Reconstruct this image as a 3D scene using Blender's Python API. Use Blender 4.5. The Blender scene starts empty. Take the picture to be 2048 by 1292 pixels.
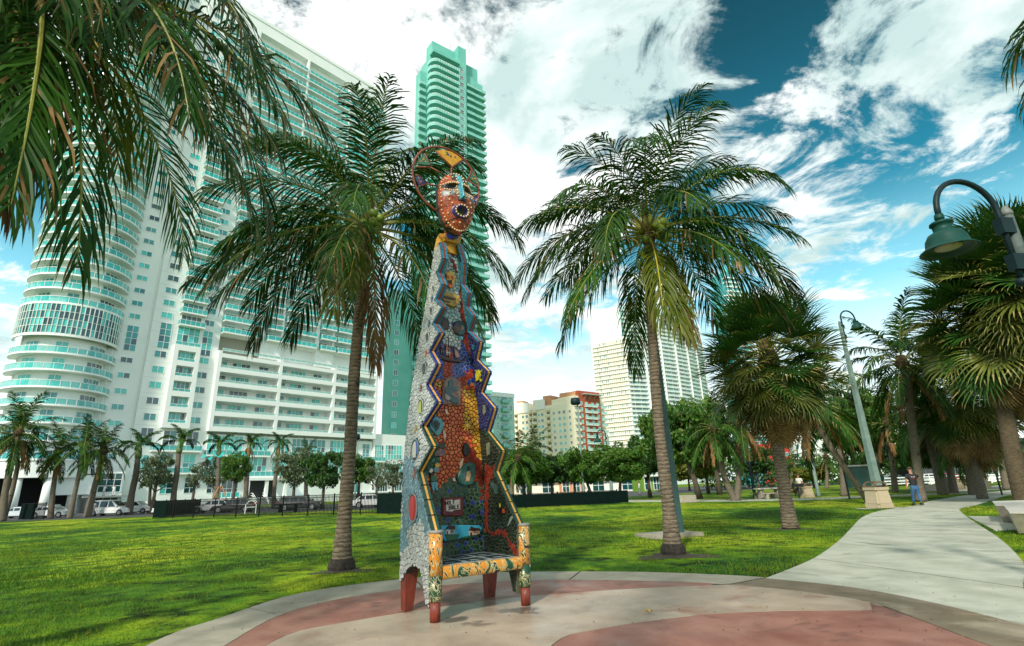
import bpy, bmesh, math, random
import numpy as np
from mathutils import Vector, Matrix
random.seed(7); rng=np.random.default_rng(7)
R_=math.radians; PI=math.pi
SC=bpy.context.scene; COL=SC.collection

# ---------------------------------------------------------------- camera
CX,CY=1024,646; CAMH=1.5
_vp=np.array([904.,-2719.]); _D=float(np.hypot(CX-_vp[0],CY-_vp[1])); FPX=math.sqrt(_D*330.0)
_up=np.array([_vp[0]-CX,-(_vp[1]-CY),-FPX]); _up/=np.linalg.norm(_up)
_fw=np.array([0,0,-1.]); _fw=_fw-_up*_fw.dot(_up); _fw/=np.linalg.norm(_fw)
_rt=np.cross(_fw,_up); RC=np.array([_rt,_fw,_up])
def ray(px,py):
    w=RC@np.array([px-CX,-(py-CY),-FPX]); return w/w[1]
def G(px,py,z=0.0):            # surveyed ground point seen at a photograph position
    r=ray(px,py); t=(z-CAMH)/r[2]; return (float(r[0]*t),float(r[1]*t))
def AT(px,Y,py=985):           # x at depth Y for a photograph column
    return float(ray(px,py)[0]*Y)
cam=bpy.data.cameras.new('camera'); camo=bpy.data.objects.new('camera',cam); COL.objects.link(camo)
m=Matrix.Identity(4)
for i in range(3):
    for j in range(3): m[i][j]=RC[i][j]
m[2][3]=CAMH; camo.matrix_world=m
cam.sensor_width=36; cam.lens=FPX*36/2048; cam.clip_start=0.05; cam.clip_end=6000
SC.camera=camo
# ---------------------------------------------------------------- sky + sun
SUN_EL=R_(36); SUN_AZ=R_(-158)     # azimuth clockwise from +Y (behind left of the camera)
w=bpy.data.worlds.new('World'); SC.world=w; w.use_nodes=True
N=w.node_tree.nodes; Lk=w.node_tree.links; N.clear()
def nd(t,**k):
    n=N.new(t)
    for a,b in k.items(): setattr(n,a,b)
    return n
out=nd('ShaderNodeOutputWorld'); bg=nd('ShaderNodeBackground'); bg.inputs[1].default_value=0.1
sky=nd('ShaderNodeTexSky'); sky.sky_type='NISHITA'; sky.sun_disc=False; sky.sun_elevation=SUN_EL; sky.sun_rotation=SUN_AZ
sky.air_density=1.0; sky.dust_density=0.6; sky.ozone_density=2.0
tc=nd('ShaderNodeTexCoord'); sep=nd('ShaderNodeSeparateXYZ'); Lk.new(tc.outputs['Generated'],sep.inputs[0])
def mth(op,a,b=None,c=None):
    n=nd('ShaderNodeMath',operation=op)
    for i,v in enumerate((a,b,c)):
        if v is None: continue
        if isinstance(v,(int,float)): n.inputs[i].default_value=v
        else: Lk.new(v,n.inputs[i])
    return n.outputs[0]
z=mth('MAXIMUM',sep.outputs[2],0.0); zz=mth('ADD',z,0.16)
u_=mth('DIVIDE',sep.outputs[0],zz); v_=mth('DIVIDE',sep.outputs[1],zz)
cmb=nd('ShaderNodeCombineXYZ'); Lk.new(u_,cmb.inputs[0]); Lk.new(v_,cmb.inputs[1])
def noise(vec,scale,det,rough,dist=0,off=(0,0,0)):
    mp=nd('ShaderNodeMapping'); mp.inputs['Location'].default_value=off; Lk.new(vec,mp.inputs[0])
    n=nd('ShaderNodeTexNoise'); n.inputs['Scale'].default_value=scale; n.inputs['Detail'].default_value=det
    n.inputs['Roughness'].default_value=rough; n.inputs['Distortion'].default_value=dist; Lk.new(mp.outputs[0],n.inputs[0]); return n.outputs['Fac']
n1=noise(cmb.outputs[0],1.15,9,.62,.25,(3.1,1.7,0))
n2=noise(cmb.outputs[0],4.2,8,.66,.5,(9.1,4.7,0))
# coverage: denser to the left, thinner towards the right of the view
def dotv(v):
    n=nd('ShaderNodeVectorMath',operation='DOT_PRODUCT'); n.inputs[1].default_value=v; Lk.new(tc.outputs['Generated'],n.inputs[0]); return n.outputs['Value']
cov=dotv((0.78,0.30,0.55))      # high where the clear teal sky opens
covr=nd('ShaderNodeMapRange',interpolation_type='SMOOTHSTEP'); Lk.new(cov,covr.inputs[0])
covr.inputs[1].default_value=0.60; covr.inputs[2].default_value=0.97; covr.inputs[3].default_value=0.0; covr.inputs[4].default_value=1.0
cl=mth('ADD',mth('MULTIPLY',n1,0.5),mth('MULTIPLY',n2,0.5))
cl=mth('SUBTRACT',cl,mth('MULTIPLY',covr.outputs[0],0.055))
lowm=nd('ShaderNodeMapRange',interpolation_type='SMOOTHSTEP'); Lk.new(sep.outputs[2],lowm.inputs[0]); lowm.inputs[1].default_value=.08; lowm.inputs[2].default_value=.58; lowm.inputs[3].default_value=.085; lowm.inputs[4].default_value=.0
cl=mth('SUBTRACT',cl,lowm.outputs[0])
cr=nd('ShaderNodeMapRange',interpolation_type='SMOOTHSTEP'); Lk.new(cl,cr.inputs[0])
cr.inputs[1].default_value=0.415; cr.inputs[2].default_value=0.495
# cloud brightness variation (thin parts grey teal)
n3=noise(cmb.outputs[0],2.3,7,.6,.3,(1.3,7.7,0))
cb=nd('ShaderNodeValToRGB'); Lk.new(n3,cb.inputs[0])
cb.color_ramp.elements[0].position=.40; cb.color_ramp.elements[0].color=(3.9,5.1,5.0,1)
cb.color_ramp.elements[1].position=.60; cb.color_ramp.elements[1].color=(7.7,8.0,7.8,1)
# clear sky: nishita tinted to the photograph's teal, paler at the horizon
hz=nd('ShaderNodeMapRange',interpolation_type='SMOOTHSTEP'); Lk.new(sep.outputs[2],hz.inputs[0]); hz.inputs[1].default_value=0.02; hz.inputs[2].default_value=0.75
clear=nd('ShaderNodeValToRGB'); Lk.new(hz.outputs[0],clear.inputs[0])
e=clear.color_ramp.elements; e[0].position=0; e[0].color=(8.2,8.6,8.5,1); e[1].position=1; e[1].color=(.0,.42,.60,1)
for p,c in ((.14,(6.2,8.0,8.4)),(.33,(2.1,5.6,6.8)),(.62,(.06,1.75,2.6))):
    x=clear.color_ramp.elements.new(p); x.color=(*c,1)
mixs=nd('ShaderNodeMix',data_type='RGBA'); mixs.inputs[0].default_value=.9
Lk.new(sky.outputs[0],mixs.inputs[6]); Lk.new(clear.outputs[0],mixs.inputs[7])
mixc=nd('ShaderNodeMix',data_type='RGBA'); Lk.new(cr.outputs[0],mixc.inputs[0]); Lk.new(mixs.outputs[2],mixc.inputs[6]); Lk.new(cb.outputs[0],mixc.inputs[7])
Lk.new(mixc.outputs[2],bg.inputs[0]); Lk.new(bg.outputs[0],out.inputs[0])
sl=bpy.data.lights.new('sun','SUN'); sl.energy=2.6; sl.angle=R_(4); sl.color=(1,.93,.80)
so=bpy.data.objects.new('sun',sl); COL.objects.link(so)
sd=Vector((math.sin(SUN_AZ)*math.cos(SUN_EL),math.cos(SUN_AZ)*math.cos(SUN_EL),math.sin(SUN_EL)))
so.rotation_euler=sd.to_track_quat('Z','Y').to_euler(); so.location=sd*50
vs=SC.view_settings; vs.view_transform='Standard'; vs.look='None'; vs.gamma=1; vs.use_curve_mapping=False; vs.exposure=0.72

# ---------------------------------------------------------------- materials
MATS={}
def mat(name,col,rough=.7,col2=None,scale=3.0,amt=1.0,bump=0.0,bscale=None,metal=0,spec=.5,trans=0,coat=0,detail=5,stretch=(1,1,1),ramp=(.35,.65),objrand=0,alpha=1.0,emit=None):
    if name in MATS: return MATS[name]
    m=bpy.data.materials.new(name); m.use_nodes=True; nt=m.node_tree; ns=nt.nodes; lk=nt.links
    b=ns['Principled BSDF']; b.inputs['Roughness'].default_value=rough; b.inputs['Metallic'].default_value=metal
    b.inputs['Specular IOR Level'].default_value=spec; b.inputs['Coat Weight'].default_value=coat
    b.inputs['Base Color'].default_value=(*col,1); b.inputs['Alpha'].default_value=alpha
    if emit: b.inputs['Emission Color'].default_value=(*emit[0],1); b.inputs['Emission Strength'].default_value=emit[1]
    t=ns.new('ShaderNodeTexCoord'); mp=ns.new('ShaderNodeMapping'); mp.inputs['Scale'].default_value=stretch; lk.new(t.outputs['Object'],mp.inputs[0])
    src=None
    if col2 is not None:
        n=ns.new('ShaderNodeTexNoise'); n.inputs['Scale'].default_value=scale; n.inputs['Detail'].default_value=detail; n.inputs['Roughness'].default_value=.6
        lk.new(mp.outputs[0],n.inputs[0])
        r=ns.new('ShaderNodeValToRGB'); r.color_ramp.elements[0].position=ramp[0]; r.color_ramp.elements[1].position=ramp[1]
        r.color_ramp.elements[0].color=(*col,1); r.color_ramp.elements[1].color=(*col2,1); lk.new(n.outputs['Fac'],r.inputs[0]); src=r.outputs[0]
    if objrand:
        oi=ns.new('ShaderNodeObjectInfo'); hs=ns.new('ShaderNodeHueSaturation')
        mr=ns.new('ShaderNodeMapRange'); mr.inputs[3].default_value=1-objrand; mr.inputs[4].default_value=1+objrand; lk.new(oi.outputs['Random'],mr.inputs[0]); lk.new(mr.outputs[0],hs.inputs['Value'])
        if src: lk.new(src,hs.inputs['Color'])
        else: hs.inputs['Color'].default_value=(*col,1)
        src=hs.outputs[0]
    if src: lk.new(src,b.inputs['Base Color'])
    if bump:
        n=ns.new('ShaderNodeTexNoise'); n.inputs['Scale'].default_value=bscale or scale*4; n.inputs['Detail'].default_value=6; lk.new(mp.outputs[0],n.inputs[0])
        bp=ns.new('ShaderNodeBump'); bp.inputs['Strength'].default_value=bump; bp.inputs['Distance'].default_value=.02; lk.new(n.outputs['Fac'],bp.inputs['Height']); lk.new(bp.outputs[0],b.inputs['Normal'])
    if trans:
        tr=ns.new('ShaderNodeBsdfTranslucent'); mx=ns.new('ShaderNodeMixShader'); mx.inputs[0].default_value=trans
        if src: lk.new(src,tr.inputs[0])
        else: tr.inputs[0].default_value=(*col,1)
        o=ns['Material Output']; lk.new(b.outputs[0],mx.inputs[1]); lk.new(tr.outputs[0],mx.inputs[2]); lk.new(mx.outputs[0],o.inputs[0])
    MATS[name]=m; return m

# ---------------------------------------------------------------- mesh builder
class MB:
    def __init__(s): s.v=[]; s.f=[]; s.m=[]
    def add(s,vs,fs,mi=0):
        o=len(s.v); s.v.extend([tuple(map(float,p)) for p in vs]); s.f.extend([tuple(i+o for i in f) for f in fs]); s.m.extend([mi]*len(fs)); return s
    def box(s,x0,x1,y0,y1,z0,z1,mi=0):
        v=[(x0,y0,z0),(x1,y0,z0),(x1,y1,z0),(x0,y1,z0),(x0,y0,z1),(x1,y0,z1),(x1,y1,z1),(x0,y1,z1)]
        return s.add(v,[(0,3,2,1),(4,5,6,7),(0,1,5,4),(1,2,6,5),(2,3,7,6),(3,0,4,7)],mi)
    def tube(s,pts,rads,n=10,mi=0,caps=True,squash=None):
        pts=[np.array(p,float) for p in pts]
        if isinstance(rads,(int,float)): rads=[rads]*len(pts)
        vs=[];fs=[]; prev=None
        for i,p in enumerate(pts):
            t=(pts[min(i+1,len(pts)-1)]-pts[max(i-1,0)]); t=t/(np.linalg.norm(t)+1e-9)
            if prev is None:
                a=np.array([0,0,1.]) if abs(t[2])<.9 else np.array([1.,0,0])
                e1=np.cross(t,a)
            else: e1=prev-t*prev.dot(t)
            e1=e1/np.linalg.norm(e1); prev=e1; e2=np.cross(t,e1)
            for k in range(n):
                c=2*PI*k/n; vs.append(p+rads[i]*(math.cos(c)*e1+math.sin(c)*e2))
        for i in range(len(pts)-1):
            for k in range(n):
                a=i*n+k; b=i*n+(k+1)%n; fs.append((a,b,b+n,a+n))
        if caps: fs.append(tuple(range(n))[::-1]); fs.append(tuple(range((len(pts)-1)*n,len(pts)*n)))
        return s.add(vs,fs,mi)
    def lathe(s,prof,n=20,c=(0,0,0),mi=0,sx=1,sy=1):
        vs=[];fs=[]
        for r,zz in prof:
            for k in range(n):
                a=2*PI*k/n; vs.append((c[0]+r*math.cos(a)*sx,c[1]+r*math.sin(a)*sy,c[2]+zz))
        for i in range(len(prof)-1):
            for k in range(n):
                a=i*n+k; b=i*n+(k+1)%n; fs.append((a,b,b+n,a+n))
        fs.append(tuple(range(n))[::-1]); fs.append(tuple(range((len(prof)-1)*n,len(prof)*n)))
        return s.add(vs,fs,mi)
    def prism(s,poly,y0,y1,mi=0,axis='y'):   # polygon (x,z) extruded in y ; axis 'z': polygon (x,y) extruded in z
        n=len(poly)
        if axis=='y': v=[(p[0],y0,p[1]) for p in poly]+[(p[0],y1,p[1]) for p in poly]
        elif axis=='x': v=[(y0,p[0],p[1]) for p in poly]+[(y1,p[0],p[1]) for p in poly]
        else: v=[(p[0],p[1],y0) for p in poly]+[(p[0],p[1],y1) for p in poly]
        f=[tuple(range(n)),tuple(range(2*n-1,n-1,-1))]+[(i+n,(i+1)%n+n,(i+1)%n,i) for i in range(n)]
        return s.add(v,f,mi)
    def ball(s,c,r,n=8,m=6,mi=0,sc=(1,1,1)):
        pr=[]; vs=[]; fs=[]
        for i in range(1,m):
            th=PI*i/m
            for k in range(n):
                a=2*PI*k/n; vs.append((c[0]+r*sc[0]*math.sin(th)*math.cos(a),c[1]+r*sc[1]*math.sin(th)*math.sin(a),c[2]+r*sc[2]*math.cos(th)))
        vs.append((c[0],c[1],c[2]+r*sc[2])); vs.append((c[0],c[1],c[2]-r*sc[2])); T=len(vs)-2;B=T+1
        for i in range(m-2):
            for k in range(n):
                a=i*n+k;b=i*n+(k+1)%n; fs.append((a,a+n,b+n,b))
        for k in range(n): fs.append((T,k,(k+1)%n)); fs.append((B,(m-2)*n+(k+1)%n,(m-2)*n+k))
        return s.add(vs,fs,mi)
    def mesh(s,name,mats,smooth=False):
        me=bpy.data.meshes.new(name); me.from_pydata(s.v,[],s.f)
        for m in (mats if isinstance(mats,(list,tuple)) else [mats]): me.materials.append(m)
        if any(s.m): me.polygons.foreach_set('material_index',s.m)
        if smooth: me.polygons.foreach_set('use_smooth',[True]*len(me.polygons))
        me.update(); return me
    def build(s,name,mats,parent=None,smooth=False,loc=None):
        return link(name,s.mesh(name,mats,smooth),parent,loc)
def fixn(me):
    bm=bmesh.new(); bm.from_mesh(me); bmesh.ops.recalc_face_normals(bm,faces=bm.faces); bm.to_mesh(me); bm.free(); return me
def link(name,me,parent=None,loc=None,rot=None,scale=None):
    o=bpy.data.objects.new(name,me); COL.objects.link(o)
    if parent is not None: o.parent=parent
    if loc is not None: o.location=loc
    if rot is not None: o.rotation_euler=rot
    if scale is not None: o.scale=(scale,)*3 if isinstance(scale,(int,float)) else scale
    return o
def tag(o,label,cat,group=None):
    o['label']=label; o['category']=cat
    if group: o['group']=group
    return o
def thing(name,label,cat,loc=(0,0,0),rz=0,group=None,scale=1):
    o=bpy.data.objects.new(name,None); COL.objects.link(o); o.location=loc; o.rotation_euler=(0,0,rz); o.scale=(scale,)*3; o.empty_display_size=.3
    return tag(o,label,cat,group)
def kind(o,k): o['kind']=k; return o
def copytree(r,loc,rz,label,group=None,scale=None):
    c=r.copy(); COL.objects.link(c); c.location=loc; c.rotation_euler=(0,0,rz)
    if scale: c.scale=(scale,)*3
    c['label']=label
    if group: c['group']=group
    def rec(a,b):
        for ch in KIDS.get(a.name,[]) :
            d=ch.copy(); COL.objects.link(d); d.parent=b; rec(ch,d)
    rec(r,c); return c
KIDS={}
def index_kids():
    KIDS.clear()
    for o in bpy.data.objects:
        if o.parent: KIDS.setdefault(o.parent.name,[]).append(o)
def npmesh(name,V,F,mats,mi=None,smooth=False):
    """V (n,3); F (m,k) fixed k"""
    me=bpy.data.meshes.new(name); V=np.asarray(V,np.float32); F=np.asarray(F,np.int32); k=F.shape[1]
    me.vertices.add(len(V)); me.vertices.foreach_set('co',V.ravel())
    me.loops.add(F.size); me.loops.foreach_set('vertex_index',F.ravel())
    me.polygons.add(len(F)); me.polygons.foreach_set('loop_start',np.arange(0,F.size,k,dtype=np.int32))
    for m in (mats if isinstance(mats,(list,tuple)) else [mats]): me.materials.append(m)
    if mi is not None: me.polygons.foreach_set('material_index',np.asarray(mi,np.int32))
    if smooth: me.polygons.foreach_set('use_smooth',np.ones(len(F),bool))
    me.update(calc_edges=True); me.validate(); return me
def inpoly(P,poly):
    P=np.atleast_2d(np.asarray(P,float)); x,y=P[:,0],P[:,1]; ins=np.zeros(len(P),bool); n=len(poly)
    for i in range(n):
        x0,y0=poly[i][:2]; x1,y1=poly[(i+1)%n][:2]
        c=((y0>y)!=(y1>y)); 
        with np.errstate(all='ignore'): xi=(x1-x0)*(y-y0)/(y1-y0+1e-12)+x0
        ins^=(c&(x<xi))
    return ins
def smoothline(pts,n):
    """Catmull-Rom resample of a 2D polyline to n points"""
    P=np.array(pts,float); P=np.vstack([2*P[0]-P[1],P,2*P[-1]-P[-2]]); out=[]
    seg=len(P)-3
    for i in range(seg):
        p0,p1,p2,p3=P[i:i+4]
        for t in np.linspace(0,1,12,endpoint=False):
            out.append(.5*((2*p1)+(-p0+p2)*t+(2*p0-5*p1+4*p2-p3)*t*t+(-p0+3*p1-3*p2+p3)*t**3))
    out.append(P[-2]); out=np.array(out); d=np.r_[0,np.cumsum(np.linalg.norm(np.diff(out,axis=0),axis=1))]
    s=np.linspace(0,d[-1],n); return np.stack([np.interp(s,d,out[:,k]) for k in range(out.shape[1])],1)
def PX(p):
    c=RC.T@np.array([p[0],p[1],p[2]-CAMH]); return (CX+FPX*c[0]/-c[2],CY-FPX*c[1]/-c[2])
def UP(px,py,Y): r=ray(px,py); return (float(r[0]*Y),float(Y),float(CAMH+r[2]*Y))
# ================================================================ GROUND
M_soil=mat('soil',(.035,.028,.02),.95,(.07,.055,.035),2,bump=.5)
def lawn_mat():
    m=bpy.data.materials.new('lawn'); m.use_nodes=True; nt=m.node_tree; ns=nt.nodes; lk=nt.links; b=ns['Principled BSDF']; b.inputs['Roughness'].default_value=.9; b.inputs['Specular IOR Level'].default_value=.15
    t=ns.new('ShaderNodeTexCoord')
    def nz(s,d,off=0,st=(1,1,1)):
        mp=ns.new('ShaderNodeMapping'); mp.inputs['Location'].default_value=(off,off,0); mp.inputs['Scale'].default_value=st; lk.new(t.outputs['Object'],mp.inputs[0])
        n=ns.new('ShaderNodeTexNoise'); n.inputs['Scale'].default_value=s; n.inputs['Detail'].default_value=d; n.inputs['Roughness'].default_value=.65; lk.new(mp.outputs[0],n.inputs[0]); return n.outputs['Fac']
    def rp(f,*st):
        r=ns.new('ShaderNodeValToRGB'); lk.new(f,r.inputs[0]); e=r.color_ramp.elements
        e[0].position,e[1].position=st[0][0],st[-1][0]; e[0].color=(*st[0][1],1); e[1].color=(*st[-1][1],1)
        for p,c in st[1:-1]: x=e.new(p); x.color=(*c,1)
        return r.outputs[0]
    # large patches: green against yellow-green, with patches of sunlight put into the colour, darker small clumps on top
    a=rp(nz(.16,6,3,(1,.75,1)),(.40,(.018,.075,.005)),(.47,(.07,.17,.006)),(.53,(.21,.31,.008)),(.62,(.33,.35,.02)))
    c=rp(nz(1.7,9,11),(.38,(.10,.14,.08)),(.50,(.9,.95,.9)),(.72,(1.55,1.45,1.2)))
    g=rp(nz(22,4,5),(.3,(.45,.5,.4)),(.6,(1.15,1.15,1.1)))
    mx=ns.new('ShaderNodeMix'); mx.data_type='RGBA'; mx.blend_type='MULTIPLY'; mx.inputs[0].default_value=1; lk.new(a,mx.inputs[6]); lk.new(c,mx.inputs[7])
    m2=ns.new('ShaderNodeMix'); m2.data_type='RGBA'; m2.blend_type='MULTIPLY'; m2.inputs[0].default_value=1; lk.new(mx.outputs[2],m2.inputs[6]); lk.new(g,m2.inputs[7])
    lk.new(m2.outputs[2],b.inputs['Base Color'])
    bp=ns.new('ShaderNodeBump'); bp.inputs['Strength'].default_value=.9; bp.inputs['Distance'].default_value=.05; lk.new(nz(9,6,2),bp.inputs['Height']); lk.new(bp.outputs[0],b.inputs['Normal'])
    return m
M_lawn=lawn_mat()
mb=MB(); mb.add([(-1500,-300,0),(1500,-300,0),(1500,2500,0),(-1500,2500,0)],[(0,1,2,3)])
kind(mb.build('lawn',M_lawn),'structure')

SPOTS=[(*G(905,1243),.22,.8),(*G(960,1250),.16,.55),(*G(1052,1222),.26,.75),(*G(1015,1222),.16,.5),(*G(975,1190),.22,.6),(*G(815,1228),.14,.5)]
def conc(name,c1,c2,stain=(.10,.09,.075),sc=1.2,st=.62,rough=.75):
    m=bpy.data.materials.new(name); m.use_nodes=True; nt=m.node_tree; ns=nt.nodes; lk=nt.links; b=ns['Principled BSDF']; b.inputs['Roughness'].default_value=rough; b.inputs['Specular IOR Level'].default_value=.35
    t=ns.new('ShaderNodeTexCoord')
    def nz(s,d,off=0,dist=0):
        mp=ns.new('ShaderNodeMapping'); mp.inputs['Location'].default_value=(off,off*.7,0); lk.new(t.outputs['Object'],mp.inputs[0])
        n=ns.new('ShaderNodeTexNoise'); n.inputs['Scale'].default_value=s; n.inputs['Detail'].default_value=d; n.inputs['Roughness'].default_value=.62; n.inputs['Distortion'].default_value=dist; lk.new(mp.outputs[0],n.inputs[0]); return n.outputs['Fac']
    def rp(f,*st):
        r=ns.new('ShaderNodeValToRGB'); lk.new(f,r.inputs[0]); e=r.color_ramp.elements
        e[0].position,e[1].position=st[0][0],st[-1][0]; e[0].color=(*st[0][1],1); e[1].color=(*st[-1][1],1)
        return r.outputs[0]
    base=rp(nz(sc,8,2,.4),(.34,c1),(.66,c2))
    blot=rp(nz(.9,7,8,.6),(st,(0,0,0)),(st+.13,(1,1,1)))
    sp=rp(nz(38,2,4),(.70,(0,0,0)),(.74,(1,1,1)))
    mx=ns.new('ShaderNodeMix'); mx.data_type='RGBA'; lk.new(blot,mx.inputs[0]); lk.new(base,mx.inputs[6]); mx.inputs[7].default_value=(*stain,1)
    m2=ns.new('ShaderNodeMix'); m2.data_type='RGBA'; ml=ns.new('ShaderNodeMath'); ml.operation='MULTIPLY'; ml.inputs[1].default_value=.5; lk.new(sp,ml.inputs[0]); lk.new(ml.outputs[0],m2.inputs[0]); lk.new(mx.outputs[2],m2.inputs[6]); m2.inputs[7].default_value=(.03,.025,.02,1)
    last=m2.outputs[2]
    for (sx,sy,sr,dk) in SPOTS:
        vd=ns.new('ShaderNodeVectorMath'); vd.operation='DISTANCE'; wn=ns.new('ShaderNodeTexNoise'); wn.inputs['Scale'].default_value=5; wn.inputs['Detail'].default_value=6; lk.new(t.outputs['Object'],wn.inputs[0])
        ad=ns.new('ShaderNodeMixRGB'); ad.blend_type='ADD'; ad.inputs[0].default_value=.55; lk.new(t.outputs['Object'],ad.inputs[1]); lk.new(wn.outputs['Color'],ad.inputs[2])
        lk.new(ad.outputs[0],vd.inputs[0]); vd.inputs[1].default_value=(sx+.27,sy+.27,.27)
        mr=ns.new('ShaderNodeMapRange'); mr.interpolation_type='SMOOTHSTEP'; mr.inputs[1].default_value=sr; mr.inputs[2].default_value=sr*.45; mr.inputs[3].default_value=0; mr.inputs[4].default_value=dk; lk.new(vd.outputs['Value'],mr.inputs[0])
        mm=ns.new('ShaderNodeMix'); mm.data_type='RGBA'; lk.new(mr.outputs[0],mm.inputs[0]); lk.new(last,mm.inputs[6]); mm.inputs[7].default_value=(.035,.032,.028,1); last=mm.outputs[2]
    lk.new(last,b.inputs['Base Color'])
    rr=ns.new('ShaderNodeMapRange'); rr.inputs[1].default_value=.35; rr.inputs[2].default_value=.7; rr.inputs[3].default_value=rough+.1; rr.inputs[4].default_value=rough-.25; lk.new(nz(1.4,5,15),rr.inputs[0]); lk.new(rr.outputs[0],b.inputs['Roughness'])
    bp=ns.new('ShaderNodeBump'); bp.inputs['Strength'].default_value=.35; bp.inputs['Distance'].default_value=.004; lk.new(nz(60,5,1),bp.inputs['Height']); lk.new(bp.outputs[0],b.inputs['Normal'])
    return m
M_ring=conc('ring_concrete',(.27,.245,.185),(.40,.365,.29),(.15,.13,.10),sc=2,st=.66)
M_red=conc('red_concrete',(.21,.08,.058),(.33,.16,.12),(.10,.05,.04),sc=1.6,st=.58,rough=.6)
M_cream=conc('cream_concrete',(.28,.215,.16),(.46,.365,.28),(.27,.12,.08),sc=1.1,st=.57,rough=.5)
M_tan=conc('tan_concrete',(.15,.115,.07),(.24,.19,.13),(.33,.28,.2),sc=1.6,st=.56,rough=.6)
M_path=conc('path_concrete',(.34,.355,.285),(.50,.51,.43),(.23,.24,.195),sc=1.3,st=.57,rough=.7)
M_joint=mat('joint_dirt',(.05,.045,.035),.95,(.09,.08,.06),8)

def P2(pts): return [G(*p) for p in pts]
outer=P2([(300,1290),(440,1238),(600,1188),(800,1160),(1000,1146),(1250,1145),(1420,1150),(1528,1156)])
outer=[(-.2,1.2),(-1.9,1.6),(-3.4,3.0)]+outer
outer_in=P2([(455,1290),(600,1218),(800,1180),(1000,1164),(1100,1161),(1300,1163),(1455,1169)])
outer_in=[(-.2,2.0),(-1.6,2.3),(-2.8,3.6)]+outer_in
redout=P2([(540,1288),(700,1245),(1000,1200),(1250,1180),(1455,1171)])
redout=[(.2,2.2),(-1.3,2.6),(-2.35,3.6)]+redout
right_out=P2([(1532,1158),(1700,1176),(1860,1206),(2046,1252)])+[(5.1,5.0),(4.7,3.4),(3.4,1.6),(1.4,.6)]
right_in=P2([(1462,1171),(1600,1184),(1740,1206),(1850,1245),(1970,1290)])+[(4.2,4.4),(3.4,3.0),(2.2,1.9)]
red2=P2([(1110,1288),(1200,1260),(1400,1232),(1560,1224),(1745,1222)])
red2=[(1.2,2.9),(.2,3.4),(-.2,4.2)]+red2
def slab(name,poly,m,z1=.012,z0=-.05,parent=None,chamf=.006):
    """one cast slab: polygon extruded, with a tiny chamfered rim so joints read"""
    bm=bmesh.new(); vs=[bm.verts.new((x,y,z1)) for x,y in poly]; f=bm.faces.new(vs)
    bmesh.ops.recalc_face_normals(bm,faces=[f]);
    if f.normal.z<0: f.normal_flip()
    r=bmesh.ops.inset_region(bm,faces=[f],thickness=chamf,depth=0)
    for fc in r['faces']:
        pass
    rim=[e for e in bm.edges if e.is_boundary]
    ex=bmesh.ops.extrude_edge_only(bm,edges=rim)
    for v in [g for g in ex['geom'] if isinstance(g,bmesh.types.BMVert)]: v.co.z=z0
    for v in vs: v.co.z=z1-.004
    me=bpy.data.meshes.new(name); bm.to_mesh(me); bm.free(); me.materials.append(m)
    return link(name,me,parent)
def bands(A,B,n,gap,name,m,parent,z1):
    """strip of slabs between two lines, n pieces with a joint between"""
    K=n*8; a=smoothline(A,K+1); b=smoothline(B,K+1); out=[]
    L=np.linalg.norm(np.diff((a+b)/2,axis=0),axis=1).sum(); g=gap/L*K/2
    def at(l,t):
        i=min(int(t),K-1); return l[i]+(l[i+1]-l[i])*(t-i)
    for k in range(n):
        ts=np.r_[k*8+(g if k else 0),np.arange(k*8+1,(k+1)*8),(k+1)*8-(g if k<n-1 else 0)]
        poly=[tuple(at(a,t)) for t in ts]+[tuple(at(b,t)) for t in ts[::-1]]
        out.append(slab(name,poly,m,z1,parent=parent))
    return out
def root(name,kindv='structure'):
    o=bpy.data.objects.new(name,None); COL.objects.link(o); o['kind']=kindv; return o
plaza_bed=[tuple(p) for p in smoothline(outer,60)]+[tuple(p) for p in smoothline(right_out,40)]
pz=root('plaza')
bm=bmesh.new(); f=bm.faces.new([bm.verts.new((x,y,.004)) for x,y in plaza_bed]); 
me=bpy.data.meshes.new('joint_bed'); bm.to_mesh(me); bm.free(); me.materials.append(M_joint); link('joint_bed',me,pz)
def shrink(A,d,ctr=(1.0,4.8)):
    A=np.array(A); v=np.array(ctr)-A; n=np.linalg.norm(v,axis=1,keepdims=True); return [tuple(p) for p in A+v/n*d]
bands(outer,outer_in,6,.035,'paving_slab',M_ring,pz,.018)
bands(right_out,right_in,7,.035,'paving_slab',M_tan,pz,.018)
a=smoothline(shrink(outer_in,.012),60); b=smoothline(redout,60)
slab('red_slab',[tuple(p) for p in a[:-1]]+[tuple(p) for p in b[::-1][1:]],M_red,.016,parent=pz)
c=smoothline(shrink(redout,.012),60); cut=np.array(red2)
ri=[p for p in smoothline(shrink(right_in[:3],.012),14)]
r2=smoothline(red2,40)
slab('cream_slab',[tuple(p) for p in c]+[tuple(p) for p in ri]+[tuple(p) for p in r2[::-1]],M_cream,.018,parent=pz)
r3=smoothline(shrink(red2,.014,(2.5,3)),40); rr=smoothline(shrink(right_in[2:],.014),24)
slab('red_slab',[tuple(p) for p in r3]+[tuple(p) for p in rr],M_red,.016,parent=pz)
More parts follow.
